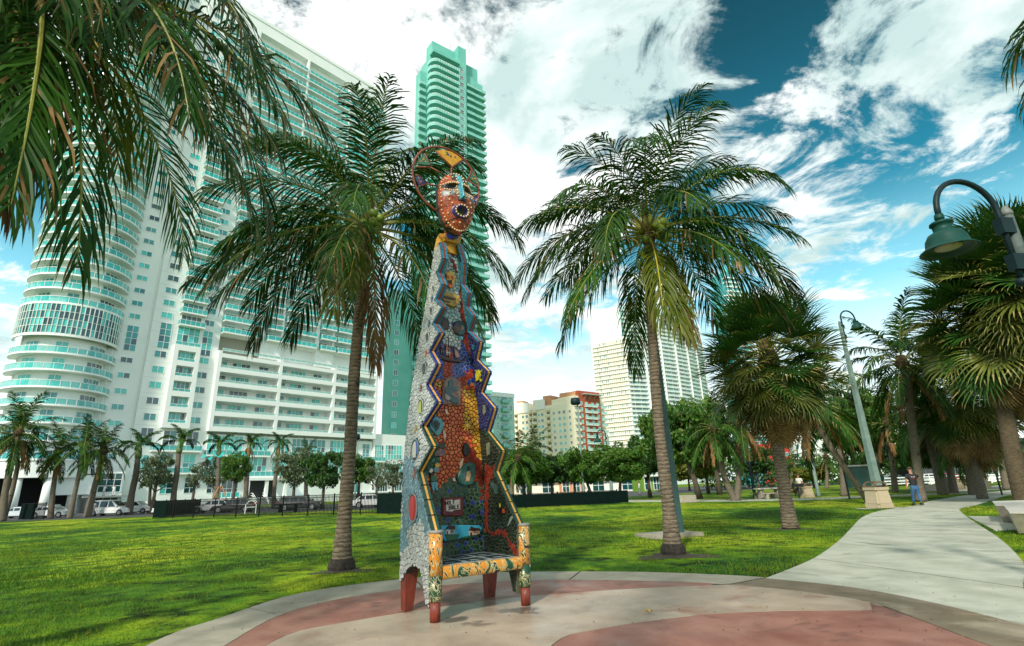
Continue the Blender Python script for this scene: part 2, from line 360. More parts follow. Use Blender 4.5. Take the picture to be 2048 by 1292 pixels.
# path
pathL=P2([(1512,1163),(1532,1157),(1600,1130),(1640,1110),(1680,1080),(1704,1055),(1726,1034),(1760,1022),(1801,1015.5),(1835,1010.5),(1861,1002),(1897,996),(1942,989)])+[(33.5,40.8),(52,52)]
pathR=[(4.85,5.55),(5.25,6.0)]+P2([(2048,1180),(2048,1128),(2000,1078),(1950,1045),(1924,1026),(1921,1017),(1942,1013),(1974,1004),(2020,990)])+[(34.6,37.4),(52,47)]
ph=root('footpath')
bm=bmesh.new(); bm.faces.new([bm.verts.new((x,y,.0065)) for x,y in [tuple(p) for p in smoothline(pathL,60)]+[tuple(p) for p in smoothline(pathR,60)[::-1]]]); me=bpy.data.meshes.new('joint_bed'); bm.to_mesh(me); bm.free(); me.materials.append(M_joint); link('joint_bed',me,ph)
bands(pathL,pathR,22,.042,'path_slab',M_path,ph,.0125)
# cross path
l2=P2([(1225,1004),(1350,1003.5),(1500,1002.5),(1640,999.5),(1720,996),(1800,993),(1860,990.5)])+[(36,40.3)]
u2=P2([(1225,1000),(1350,1000),(1500,999),(1640,996),(1720,992.5),(1800,989.5),(1860,987)])+[(37.5,41.5)]
cp=root('cross_path')
bands(u2,l2,12,.03,'path_slab',M_path,cp,.020)
# bench pad on the right
pad=P2([(1936,1034),(2048,1034),(2120,1034),(2160,1062),(2048,1062),(1990,1062)])
pr=root('bench_pad'); slab('path_slab',pad,M_path,.03,parent=pr)
# far right path + road behind + car park strip
rp_=root('far_path'); slab('path_slab',P2([(1885,985),(1930,975),(2100,966),(2200,968),(2100,975),(1960,981)]),M_path,.02,parent=rp_)
M_asph=mat('asphalt',(.045,.047,.05),.9,(.065,.066,.07),3,bump=.3)
mb=MB(); mb.add([(-220,62,.008),(-33,56,.008),(-8,52,.008),(60,105,.008),(110,160,.008),(60,175,.008),(-30,90,.008),(-220,110,.008)],[(0,1,2,3,4,5,6,7)])
kind(mb.build('road',M_asph),'structure')
# soil rings at palm feet
for (x,y),r in ((G(685,1142),.55),(G(1350,1112),.75),(G(1585,1058),.55)):
    vs=[];n=26
    for k in range(n):
        a=2*PI*k/n; q=r*(1+.28*math.sin(3*a+x)+.15*math.sin(7*a)); vs.append((x+q*math.cos(a),y+q*.7*math.sin(a),.006))
    mb=MB(); mb.add(vs,[tuple(range(n))]); kind(mb.build('bare_soil',M_soil),'structure')
# ---- grass blades (near lawn)
excl=[plaza_bed,[tuple(p) for p in smoothline(pathL,60)]+[tuple(p) for p in smoothline(pathR,60)[::-1]],[tuple(p) for p in pad]]
def vnoise(x,y,s,seed):
    g=np.random.default_rng(seed).random((64,64)); u=(x*s)%63; v=(y*s)%63; i=u.astype(int); j=v.astype(int); fu=u-i; fv=v-j
    fu=fu*fu*(3-2*fu); fv=fv*fv*(3-2*fv)
    return (g[i,j]*(1-fu)*(1-fv)+g[i+1,j]*fu*(1-fv)+g[i,j+1]*(1-fu)*fv+g[i+1,j+1]*fu*fv)
def grass():
    pts=[]; 
    for n,y0,y1 in ((150000,4.2,13),(110000,13,24),(60000,24,42)):
        y=rng.uniform(y0,y1,n); x=rng.uniform(-1.05,1.12,n)*y*1.0
        pts.append(np.stack([x,y],1))
    P=np.vstack(pts); keep=np.ones(len(P),bool)
    for e_ in excl: keep&=~inpoly(P,e_)
    for (cx,cy),r in ((G(685,1142),.42),(G(1350,1112),.55),(G(1585,1058),.4)): keep&=(((P[:,0]-cx)**2+((P[:,1]-cy)/.75)**2)>r*r)
    n1=vnoise(P[:,0]+100,P[:,1]+100,.9,1)*.6+vnoise(P[:,0]+100,P[:,1]+100,3.1,2)*.4
    keep&=rng.random(len(P))<np.clip((n1-.18)*2.2,.15,1)
    P=P[keep]; n1=n1[keep]; n=len(P); d=np.hypot(P[:,0],P[:,1])
    h=(rng.uniform(.022,.05,n)*(.6+n1))*(1+.012*d); wd=np.where(d>14,.010,.0055)*(1+.02*d); an=rng.uniform(0,2*PI,n); ln=rng.uniform(.2,1.0,n)*h; la=rng.uniform(0,2*PI,n)
    V=np.zeros((n,3,3)); 
    V[:,0,0]=P[:,0]-np.cos(an)*wd/2; V[:,0,1]=P[:,1]-np.sin(an)*wd/2
    V[:,1,0]=P[:,0]+np.cos(an)*wd/2; V[:,1,1]=P[:,1]+np.sin(an)*wd/2
    V[:,2,0]=P[:,0]+np.cos(la)*ln; V[:,2,1]=P[:,1]+np.sin(la)*ln; V[:,2,2]=h
    F=np.arange(n*3).reshape(n,3)
    m=[mat('grass_blade',(.035,.13,.006),.6,(.14,.26,.012),.35,spec=.25,trans=.3),mat('grass_blade_dark',(.02,.07,.006),.6,(.05,.13,.01),2,spec=.25,trans=.3),mat('grass_blade_sunlit',(.19,.27,.008),.7,(.27,.29,.02),2,spec=.2,trans=.3)]
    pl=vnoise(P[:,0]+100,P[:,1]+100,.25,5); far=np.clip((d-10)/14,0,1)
    mi=np.zeros(n,int); r=rng.random(n); mi[r<.62-.55*pl-.2*far]=1; mi[r>1-.06-.9*(.35+.65*far)*np.clip(pl*1.6-.45,0,1)]=2  # yellow-green blades put sunlight into the lawn colour, more of it far off
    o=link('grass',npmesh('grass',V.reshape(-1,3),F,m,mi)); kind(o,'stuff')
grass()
# fallen leaf, small dead leaves on the paving
M_dead=mat('dead_leaf',(.42,.27,.06),.7,(.55,.40,.12),20)
x,y=G(1298,1231); t=thing('fallen_leaf','large curled yellow-brown leaf lying on the cream paving','leaf',(x,y,.02),.4)
mb=MB(); n=10; top=[]
for i in range(n+1):
    s=i/n; wd=.028*math.sin(PI*s)**.8+.001; xx=-.075+.15*s; zz=.012+.02*math.sin(2.2*s*PI)**2
    top+= [(xx,-wd,zz+.012),(xx,0,zz),(xx,wd,zz+.016)]
fs=[]
for i in range(n):
    for k in range(2): a=i*3+k; fs.append((a,a+1,a+4,a+3))
mb.add(top,fs); mb.build('leaf_blade',M_dead,t)
mb=MB(); mb.tube([(-.12,0,.004),(-.075,0,.012)],.0025,5); mb.build('leaf_stalk',M_dead,t)
mb=MB(); M_crumb=mat('leaf_litter_brown',(.05,.03,.015),.9)
for k in range(210):
    px=random.uniform(420,2040); py=random.uniform(1165,1290) ; X,Y=G(px,py)
    if not inpoly([(X,Y)],plaza_bed)[0] and not inpoly([(X,Y)],excl[1])[0]: continue
    a=random.uniform(0,PI); L=random.uniform(.006,.019); c,s=math.cos(a),math.sin(a); q=L*.35
    mb.add([(X-c*L,Y-s*L,.024),(X+s*q,Y-c*q,.028),(X+c*L,Y+s*L,.024),(X-s*q,Y+c*q,.030)],[(0,1,2,3)])
kind(mb.build('leaf_litter',M_crumb),'stuff')
# ================================================================ PALMS
M_leaf=[mat('palm_leaf',(.010,.050,.005),.48,(.036,.105,.008),1.4,spec=.2,trans=.22,objrand=.35),
        mat('palm_leaf_yellow',(.07,.12,.006),.45,(.14,.16,.010),1.6,spec=.25,trans=.3,objrand=.2),
        mat('palm_leaf_dead',(.16,.085,.03),.8,(.27,.17,.07),2.5,spec=.2,trans=.15,objrand=.25)]
M_rachis=mat('palm_rachis',(.20,.23,.03),.45,(.30,.28,.05),4)
M_rachis_y=mat('palm_rachis_yellow',(.55,.42,.04),.4,(.45,.40,.05),4)
M_rachis_d=mat('palm_rachis_dead',(.20,.11,.04),.8,(.3,.2,.1),4)
def frondmesh(name,L=4.3,e0=40,droop=110,seed=0,nl=72,ll=.95,lw=.042,style=0,hang=1.0,curl=0.0,start=.17,power=1.25,tipdead=.0,young=False):
    """pinnate frond: base at origin, leaves along +X rising at e0 degrees and bending down by droop degrees; style 0 green 1 yellow 2 dead"""
    r=np.random.default_rng(seed); n=26; e0=R_(e0); dr=R_(droop)
    s=np.linspace(0,1,n); th=e0-dr*s**power; th=np.maximum(th,R_(-88)); dl=L/(n-1)
    yaw=curl*s**2
    X=np.zeros((n,3))
    for i in range(1,n):
        t=(th[i]+th[i-1])/2; yw=(yaw[i]+yaw[i-1])/2
        X[i]=X[i-1]+dl*np.array([math.cos(t)*math.cos(yw),math.cos(t)*math.sin(yw),math.sin(t)])
    mb=MB(); mb.tube([X[i] for i in range(0,n,2)]+[X[-1]],[.034*(1-.88*s[i])*(1.5 if i==0 else 1)*(L/4.3) for i in range(0,n,2)]+[.003],6,0,caps=False)
    V=[];F=[];MI=[]
    o=0
    for side in (-1,1):
        for k in range(nl):
            t=start+(1-start)*(k+.5+r.uniform(-.35,.35))/nl; t=min(t,.999)
            f=t*(n-1); i=int(f); fr=f-i; p=X[i]*(1-fr)+X[min(i+1,n-1)]*fr
            tg=X[min(i+1,n-1)]-X[i]; tg/=np.linalg.norm(tg)+1e-9
            sd=np.cross(tg,[0,0,1.]); nn=np.linalg.norm(sd)
            if nn<.05: sd=np.array([0,-1.,0])
            else: sd/=nn
            up=np.cross(sd,tg)
            prof=math.sin(PI*min(1,.18+.80*((t-start)/(1-start))))**.6
            l=ll*(.42+.58*prof)*(1-.35*max(0,t-.85)/.15)*r.uniform(.72,1.10)
            ang=R_(66-42*t+r.uniform(-11,11)); lift=(.35*(1-.5*t)) if not young else .8
            d=tg*math.cos(ang)+side*sd*math.sin(ang)+up*lift*r.uniform(.2,1.2)+np.array([0,0,-.30*hang*r.uniform(.3,1.3)]); d/=np.linalg.norm(d)
            g=np.array([0,0,-1.])*hang*r.uniform(.75,1.35)
            w=lw*(.65+.35*prof)*r.uniform(.85,1.15)
            q=[p.copy()]; dd=d.copy(); steps=(.36,.34,.30); br=r.random()<.12
            for a_,st in enumerate(steps):
                q.append(q[-1]+dd*l*st); dd=dd+g*(.42+.28*a_)*(1.8 if (br and a_==1) else 1); dd/=np.linalg.norm(dd)
            # blade width lies across the rachis direction, folded a little
            wv=tg-d*tg.dot(d); wv/=np.linalg.norm(wv)+1e-9; wv=wv*.85+up*.4*side*0+np.cross(wv,d)*r.uniform(-.45,.45); wv/=np.linalg.norm(wv)
            ws=(w*.55,w,w*.8)
            for a_ in range(3): V.append(q[a_]-wv*ws[a_]/2); V.append(q[a_]+wv*ws[a_]/2)
            V.append(q[3])
            F+=[(o,o+1,o+3,o+2),(o+2,o+3,o+5,o+4),(o+4,o+5,o+6)]
            st0=1 if style!=2 else 3
            tipd=(tipdead and (r.random()<tipdead*.6))
            MI+=[st0 if not (tipd and r.random()<.3) else 2, 2 if (tipd) else st0, 2 if (tipd or r.random()<.04) else st0]
            if style==2: MI[-3:]=[1,1,1]
            o+=7
    base=len(mb.v); mb.v+= [tuple(p) for p in V]; mb.f+=[tuple(i+base for i in f) for f in F]; mb.m+=MI
    if style==0: ms=[M_rachis,M_leaf[0],M_leaf[2]]
    elif style==1: ms=[M_rachis_y,M_leaf[1],M_leaf[2]]
    else: ms=[M_rachis_d,M_leaf[2],M_leaf[2]]
    return mb.mesh(name,ms)
def barkmat(name,c1,c2,ring=9,dark=(.05,.035,.025)):
    m=bpy.data.materials.new(name); m.use_nodes=True; nt=m.node_tree; ns=nt.nodes; lk=nt.links; b=ns['Principled BSDF']; b.inputs['Roughness'].default_value=.85; b.inputs['Specular IOR Level'].default_value=.25
    t=ns.new('ShaderNodeTexCoord'); 
    wv=ns.new('ShaderNodeTexWave'); wv.bands_direction='Z'; wv.inputs['Scale'].default_value=ring/6.28*1.0; wv.inputs['Distortion'].default_value=2.6; wv.inputs['Detail'].default_value=3; wv.inputs['Detail Scale'].default_value=1.6; lk.new(t.outputs['Object'],wv.inputs[0])
    mp=ns.new('ShaderNodeMapping'); mp.inputs['Scale'].default_value=(1,1,3.5); lk.new(t.outputs['Object'],mp.inputs[0])
    n=ns.new('ShaderNodeTexNoise'); n.inputs['Scale'].default_value=7; n.inputs['Detail'].default_value=9; n.inputs['Roughness'].default_value=.72; lk.new(mp.outputs[0],n.inputs[0])
    r=ns.new('ShaderNodeValToRGB'); r.color_ramp.elements[0].position=.36; r.color_ramp.elements[1].position=.66; r.color_ramp.elements[0].color=(*c1,1); r.color_ramp.elements[1].color=(*c2,1); lk.new(n.outputs['Fac'],r.inputs[0])
    r2=ns.new('ShaderNodeValToRGB'); r2.color_ramp.elements[0].position=.02; r2.color_ramp.elements[1].position=.22; r2.color_ramp.elements[0].color=(.5,.47,.45,1); r2.color_ramp.elements[1].color=(1,1,1,1); lk.new(wv.outputs['Fac'],r2.inputs[0])
    mx=ns.new('ShaderNodeMix'); mx.data_type='RGBA'; mx.blend_type='MULTIPLY'; mx.inputs[0].default_value=1; lk.new(r.outputs[0],mx.inputs[6]); lk.new(r2.outputs[0],mx.inputs[7])
    n3=ns.new('ShaderNodeTexNoise'); n3.inputs['Scale'].default_value=2.2; n3.inputs['Detail'].default_value=6; lk.new(t.outputs['Object'],n3.inputs[0])
    r3=ns.new('ShaderNodeValToRGB'); r3.color_ramp.elements[0].position=.60; r3.color_ramp.elements[1].position=.72; r3.color_ramp.elements[0].color=(0,0,0,1); lk.new(n3.outputs['Fac'],r3.inputs[0])
    m3=ns.new('ShaderNodeMix'); m3.data_type='RGBA'; lk.new(r3.outputs[0],m3.inputs[0]); lk.new(mx.outputs[2],m3.inputs[6]); m3.inputs[7].default_value=(*dark,1)
    lk.new(m3.outputs[2],b.inputs['Base Color'])
    ad=ns.new('ShaderNodeMath'); lk.new(wv.outputs['Fac'],ad.inputs[0]); lk.new(n.outputs['Fac'],ad.inputs[1])
    bp=ns.new('ShaderNodeBump'); bp.inputs['Strength'].default_value=.7; bp.inputs['Distance'].default_value=.012; lk.new(ad.outputs[0],bp.inputs['Height']); lk.new(bp.outputs[0],b.inputs['Normal'])
    return m
M_bark=barkmat('palm_bark',(.068,.052,.036),(.26,.21,.15),ring=22)
M_bark_g=barkmat('palm_bark_grey',(.11,.09,.065),(.24,.21,.16),ring=30)
M_bark_d=barkmat('palm_bark_dark',(.06,.045,.03),(.17,.13,.08),ring=40)
M_burn=mat('burnt_base',(.012,.010,.008),.9,(.05,.04,.03),12,bump=.8)
M_nut=mat('coconut_green',(.10,.20,.015),.4,(.22,.27,.03),5,spec=.5)
M_fiber=mat('fibre',(.045,.028,.014),.95,(.12,.08,.04),18,bump=.8,stretch=(1,1,.2))
def trunkmesh(pts,rads,n=14,rings=True,mats=None,burn=False,seed=1):
    """ringed palm stem through pts"""
    r=np.random.default_rng(seed); P=np.array(pts,float); rad=np.array(rads,float)
    d=np.r_[0,np.cumsum(np.linalg.norm(np.diff(P,axis=0),axis=1))]; L=d[-1]; K=max(20,int(L/.11))
    PP=[];RR=[]
    for i in range(K+1):
        s=L*i/K; p=[np.interp(s,d,P[:,k]) for k in range(3)]; q=np.interp(s,d,rad)
        if rings: q*=1+(.035 if i%2 else -.02)+r.uniform(-.015,.015)
        PP.append(p);RR.append(q)
    # smooth the path
    PP=np.array(PP); 
    for _ in range(6): PP[1:-1]=(PP[:-2]+PP[1:-1]*2+PP[2:])/4
    mb=MB(); mb.tube(list(PP),RR,n)
    return mb,PP
# ================================================================ MOSAIC CHAIR SCULPTURE
SCP=(-1.04,7.02); SRZ=math.atan2(.57194614,.82029118)
sc_=thing('mosaic_chair_sculpture','towering mosaic-covered throne with zigzag sides and a haloed mask on top','sculpture',(SCP[0],SCP[1],.016),SRZ)
def SW(x,y,z): return (SCP[0]+x*math.cos(SRZ)-y*math.sin(SRZ),SCP[1]+x*math.sin(SRZ)+y*math.cos(SRZ),z)
ZT=[0.3,1.07,1.73,2.28,2.8,3.5,4.2,4.9,5.45,6.0]; HWT=[.69,.69,.685,.645,.60,.50,.395,.285,.215,.16]; C0=.635
def hw(z): return float(np.interp(z,ZT,HWT))
PRL=[(1.0,-.02),(1.74,.46),(2.04,.10),(2.35,.47),(2.62,.05),(2.93,.45),(3.18,.20),(3.45,.52),(3.67,.27),(3.90,.56),(4.09,.32),(4.31,.61),(4.52,.46),(4.82,.72),(5.02,.59),(5.40,.77)]
PRR=[(1.0,-.02),(1.73,.53),(2.01,.31),(2.33,.69),(2.65,.43),(2.95,.77),(3.22,.47),(3.47,.76),(3.72,.57),(3.96,.84),(4.16,.64),(4.37,.82),(4.56,.69),(4.76,.85),(5.08,.71),(5.45,.80)]
TH=.10
KC=dict(pale=[(.36,.50,.52),(.30,.46,.50),(.46,.57,.56)],teal=[(.03,.20,.26),(.02,.15,.2),(.05,.27,.3)],blue=[(.014,.04,.27),(.02,.07,.36),(.01,.028,.19)],
 navy=[(.006,.011,.085),(.005,.008,.06),(.010,.02,.14)],orange=[(.62,.11,.02),(.54,.075,.015),(.70,.17,.035)],river=[(.22,.028,.014),(.18,.022,.012),(.27,.04,.02)],red=[(.42,.05,.02),(.36,.04,.02),(.5,.08,.03)],
 gold=[(.66,.33,.03),(.58,.27,.02),(.75,.42,.06)],dkgreen=[(.012,.05,.035),(.02,.08,.055),(.008,.03,.03)],green=[(.03,.12,.085),(.02,.09,.06),(.05,.16,.11)],blackgreen=[(.008,.018,.014),(.012,.028,.016),(.006,.012,.01)],
 grey=[(.42,.45,.43),(.35,.38,.37),(.50,.53,.50)],slate=[(.13,.25,.30),(.10,.2,.25),(.18,.31,.36)],white=[(.62,.66,.62),(.5,.56,.55),(.7,.72,.68)],cobalt=[(.018,.04,.26),(.012,.03,.2),(.025,.06,.3)])
GR=dict(pale=(.10,.14,.15),teal=(.02,.06,.07),blue=(.22,.25,.4),navy=(.09,.10,.2),orange=(.05,.012,.008),river=(.20,.026,.013),red=(.2,.03,.015),gold=(.02,.012,.005),dkgreen=(.13,.16,.07),green=(.03,.06,.04),blackgreen=(.085,.09,.05),grey=(.03,.03,.028),slate=(.13,.2,.22),white=(.1,.12,.14),cobalt=(.1,.12,.3))
def tmat(k,i): return mat('tile_%s_%d'%(k,i),KC[k][i],.34,tuple(c*.72 for c in KC[k][i]),14,spec=.42,bump=.06,bscale=40)
def gmat(k): return mat('grout_'+k,GR[k],.9)
def voro(u0,u1,v0,v1,sp,seed,jit=.42):
    r=np.random.default_rng(seed); nu=max(2,int((u1-u0)/sp)+3); nv=max(2,int((v1-v0)/(sp*.9))+4)
    pts={}
    for i in range(-1,nu):
        for j in range(-1,nv): pts[i,j]=(u0+(i+.5*(j%2))*sp+r.uniform(-jit,jit)*sp,v0+j*sp*.9+r.uniform(-jit,jit)*sp)
    out=[]
    for (i,j),(x,y) in pts.items():
        if not(u0-sp<x<u1+sp and v0-sp<y<v1+sp): continue
        poly=[(x-sp*1.6,y-sp*1.6),(x+sp*1.6,y-sp*1.6),(x+sp*1.6,y+sp*1.6),(x-sp*1.6,y+sp*1.6)]
        for di in (-2,-1,0,1,2):
            for dj in (-2,-1,0,1,2):
                if di==0 and dj==0: continue
                q=pts.get((i+di,j+dj))
                if q is None: continue
                mx,my=(x+q[0])/2,(y+q[1])/2; nx,ny=q[0]-x,q[1]-y; new=[]
                L=len(poly)
                for a in range(L):
                    p0=poly[a];p1=poly[(a+1)%L]; d0=(p0[0]-mx)*nx+(p0[1]-my)*ny; d1=(p1[0]-mx)*nx+(p1[1]-my)*ny
                    if d0<=0: new.append(p0)
                    if (d0<0)!=(d1<0) and d0!=d1: t=d0/(d0-d1); new.append((p0[0]+(p1[0]-p0[0])*t,p0[1]+(p1[1]-p0[1])*t))
                poly=new
                if len(poly)<3: break
        if len(poly)>=3: out.append(((x,y),poly))
    return out
def clip_convex(poly,halfs):
    for (mx,my,nx,ny) in halfs:
        new=[];L=len(poly)
        for a in range(L):
            p0=poly[a];p1=poly[(a+1)%L]; d0=(p0[0]-mx)*nx+(p0[1]-my)*ny; d1=(p1[0]-mx)*nx+(p1[1]-my)*ny
            if d0<=0: new.append(p0)
            if (d0<0)!=(d1<0) and d0!=d1: t=d0/(d0-d1); new.append((p0[0]+(p1[0]-p0[0])*t,p0[1]+(p1[1]-p0[1])*t))
        poly=new
        if len(poly)<3: return []
    return poly
TILES=[]     # (area, parent, verts, faces, key, shade)
def tiles(parent,cells,mp,inside,zone,gap=.006,rise=.007,halfs=None):
    r=np.random.default_rng(5); groups={}
    for c,poly in cells:
        if halfs: poly=clip_convex(poly,halfs(c))
        if len(poly)<3: continue
        cx=sum(p[0] for p in poly)/len(poly); cy=sum(p[1] for p in poly)/len(poly)
        if not inside(cx,cy): continue
        k=zone(cx,cy)
        if k is None: continue
        ar=abs(sum(poly[a][0]*poly[(a+1)%len(poly)][1]-poly[(a+1)%len(poly)][0]*poly[a][1] for a in range(len(poly))))/2
        if ar<.00012: continue
        sh=int(r.integers(0,3)); rad=math.sqrt(ar/PI); f=max(.3,1-gap/rad)
        if k=='dkgreen' and r.random()<.12: k='cobalt'
        if k=='dkgreen' and r.random()<.18: k='green'
        rs=rise*r.uniform(.6,1.3)
        q_=[]
        for p in poly:
            if inside(p[0],p[1]): q_.append(p); continue
            lo,hi=0.,1.
            for _ in range(5):
                md=(lo+hi)/2
                if inside(cx+(p[0]-cx)*md,cy+(p[1]-cy)*md): lo=md
                else: hi=md
            q_.append((cx+(p[0]-cx)*lo,cy+(p[1]-cy)*lo))
        poly=q_
        tt=[mp(cx+(p[0]-cx)*f*.94,cy+(p[1]-cy)*f*.94,rs) for p in poly]; bb=[mp(cx+(p[0]-cx)*f,cy+(p[1]-cy)*f,0) for p in poly]; n=len(poly)
        gg=[mp(*p,.0012) for p in poly]
        g=groups.setdefault(('g',k),MB()); g.add(gg,[tuple(range(n))])
        TILES.append((ar,parent,tt+bb,[tuple(range(n))]+[(i,(i+1)%n,(i+1)%n+n,i+n) for i in range(n)],k,sh))
    mb=MB(); ms=[]
    for (_,k),g in groups.items():
        ms.append(gmat(k)); mb.add(g.v,g.f,len(ms)-1)
    if mb.v: o=kind(link('grout',fixn(mb.mesh('grout',ms)),parent),'stuff')
def cropf(ox,oy,s): return lambda pts:[(ox+x/s,oy+y/s) for x,y in pts]
kA=cropf(780,460,4.036); k6=cropf(780,680,4.0375); k7=cropf(780,960,4.169); k8=cropf(780,780,4.037)
ZB=[('gold',kA([(425,30),(575,40),(560,125),(425,98)])),
 ('brownr',kA([(448,118),(470,118),(456,190),(440,285),(428,290),(438,190)])),('brownr',kA([(488,200),(508,205),(525,290),(558,340),(550,390),(516,330)])),
 ('river',kA([(560,485),(582,490),(605,580),(645,740),(690,1000),(700,1170),(655,1060),(588,900),(600,820),(556,650),(568,570)])),
 ('white',kA([(430,800),(480,760),(520,800),(600,870),(560,960),(500,960),(400,880)])),
 ('red',kA([(438,870),(470,890),(505,1050),(510,1240),(430,1200),(425,1100),(455,1050)])),
 ('red',kA([(660,1110),(690,1170),(570,1300),(500,1300),(540,1230)])),
 ('gold',k6([(340,350),(425,345),(425,400),(372,388)])),('gold',k6([(345,540),(388,535),(380,625),(340,612)])),('gold',k6([(290,700),(335,722),(362,790),(352,860),(300,780)])),
 ('gold',k6([(592,395),(628,398),(695,440),(752,540),(752,680),(782,760),(788,990),(762,1000),(708,950),(688,860),(640,740),(595,700),(580,630),(600,540),(598,450)])),
 ('green',k6([(340,885),(392,950),(402,1010),(330,1110),(230,1080)])),
 ('river',k6([(640,850),(712,960),(770,1000),(810,1150),(775,1300),(742,1300),(690,1060),(600,970)])),
 ('river',k8([(740,880),(800,880),(800,1160),(770,900)])),
 ('sky',k7([(415,385),(740,385),(765,410),(740,455),(590,500),(455,525),(430,480)]))]
orange_top=k6([(290,350),(345,330),(430,310),(600,390),(650,350),(760,400),(800,700),(800,1010),(700,1170),(640,1130),(540,1100),(400,1200),(300,1260),(250,1100),(200,800)])
def z_back(u,v):
    px=PX(SW(u,.87,v))
    for k,pl in ZB:
        if inpoly([px],pl)[0]: return {'brownr':'river','sky':None}.get(k,k)
    if inpoly([px],orange_top)[0]: return 'orange'
    if px[1]<648: return 'pale'
    if px[1]<830: return 'blue'
    return 'dkgreen'
# --- back panel
bp_=MB(); zs=[.50,.8,1.07,1.73,2.28,2.8,3.5,4.2,4.9,5.42]
vs=[];fs=[]
for z in zs:
    h=hw(z)
    vs+=[(C0-h,.875,z),(C0+h,.875,z),(C0+h,.97,z),(C0-h,.97,z)]
for i in range(len(zs)-1):
    a=i*4
    for k in range(4): fs.append((a+k,a+(k+1)%4,a+4+(k+1)%4,a+4+k))
fs.append((3,2,1,0)); L4=(len(zs)-1)*4; fs.append((L4,L4+1,L4+2,L4+3)); bp_.add(vs,fs)
back=bp_.build('back_panel',gmat('grey'),sc_)
tiles(back,voro(-.1,1.4,.58,5.45,.062,3),lambda u,v,d:(u,.872-d,v),lambda u,v:abs(u-C0)<hw(v)-TH*.6 and .60<v<5.40,z_back)
# --- side wings
def yf(pr,z): return float(np.interp(z,[p[0] for p in pr],[p[1] for p in pr]))
SKIRT=[(.97,1.0),(.97,.34),(.86,.36),(.72,.50),(.58,.56),(.42,.57),(.30,.52),(.22,.38),(.14,.16),(.05,.14),(.02,.45),(-.02,1.0)]
HOLES=[(.57,1.28,.155),(.59,2.03,.125),(.54,2.62,.095),(.59,3.19,.075),(.65,3.69,.062),(.67,4.14,.05),(.73,4.54,.038)]
wings=[]
for side,pr in ((-1,PRL),(1,PRR)):
    zl=sorted(set([p[0] for p in pr]+[z for z in ZT if 1.0<z<pr[-1][0]])); mb=MB(); vs=[];fs=[]
    for z in zl:
        h=hw(z); xo=C0+side*h; xi=C0+side*(h-TH); y0=yf(pr,z)
        vs+=[(xo,y0,z),(xi,y0,z),(xi,.97,z),(xo,.97,z)]
    for i in range(len(zl)-1):
        a=i*4
        for k in range(4): fs.append((a+k,a+(k+1)%4,a+4+(k+1)%4,a+4+k))
    L4=(len(zl)-1)*4; fs.append((L4,L4+1,L4+2,L4+3)); mb.add(vs,fs)
    xo=C0+side*hw(.7); mb.prism(SKIRT,min(xo,xo-side*TH),max(xo,xo-side*TH),0,'x')
    wo=link('side_wing',fixn(mb.mesh('side_wing',gmat('grey' if side<0 else 'blackgreen'))),sc_); wings.append(wo)
kp_bird=k7([(255,340),(292,400),(285,480),(336,500),(345,1300),(110,1300),(105,620),(160,520),(140,460),(150,420),(205,385)])
slate2=[k8([(100,560),(140,540),(230,640),(335,1180),(100,1180)]),k7([(60,400),(110,420),(165,520),(105,610),(60,640)])]
def z_left(u,v):
    px=PX(SW(C0-hw(v),u,v))
    if v<1.0 and u<.12: return 'grey'
    if inpoly([px],kp_bird)[0]: return 'grey'
    for s_ in slate2:
        if inpoly([px],s_)[0]: return 'slate'
    return 'grey'
def in_left(u,v):
    for a,b,c in HOLES:
        if (u-a)**2+((v-b)/1.25)**2<c*c: return False
    if v>=1.0: return yf(PRL,v)+.015<u<.965 and v<5.38
    return bool(inpoly([(u,v)],SKIRT)[0])
tiles(wings[0],voro(-.1,1.0,.12,5.45,.056,8),lambda u,v,d:(C0-hw(v)-d,u,v),in_left,z_left,gap=.004)
wing_red=[k8([(770,600),(830,640),(855,585),(862,650),(800,760),(792,1100),(800,1160),(770,1160),(765,700)]),
 k7([(800,380),(840,450),(905,415),(960,430),(1010,520),(1050,560),(1078,650),(1034,650),(1000,560),(960,480),(900,455),(850,480),(815,440)])]
def z_right(u,v):
    px=PX(SW(C0+hw(v)-TH,u,v))
    for s_ in wing_red:
        if inpoly([px],s_)[0]: return 'river'
    if px[1]<668: return 'teal'
    if px[1]<862: return 'navy'
    return 'blackgreen'
def in_right(u,v):
    if v>=1.0: return yf(PRR,v)+.015<u<.865 and v<5.3
    return bool(inpoly([(u,v)],SKIRT)[0]) and (u<.865)
tiles(wings[1],voro(-.1,.95,.14,5.4,.05,11),lambda u,v,d:(C0+hw(v)-TH-d,u,v),in_right,z_right,gap=.005)
# --- individual + joined tiles
TILES.sort(key=lambda t:-t[0])
vis=[t for t in TILES]
big=vis[:285]; rest=vis[285:]
for ar,par,v,f,k,sh in big:
    c=np.mean(np.array(v),axis=0); mb=MB(); mb.add([tuple(np.array(p)-c) for p in v],f); link('mosaic_tile',fixn(mb.mesh('mosaic_tile',tmat(k,sh))),par,tuple(c))
byp={}
for ar,par,v,f,k,sh in rest: byp.setdefault(par.name,(par,[]))[1].append((v,f,k,sh))
for par,lst in byp.values():
    mb=MB(); ms=[]; idx={}
    for v,f,k,sh in lst:
        key=(k,sh)
        if key not in idx: idx[key]=len(ms); ms.append(tmat(k,sh))
        mb.add(v,f,idx[key])
    kind(link('small_mosaic_tiles',fixn(mb.mesh('small_mosaic_tiles',ms)),par),'stuff')
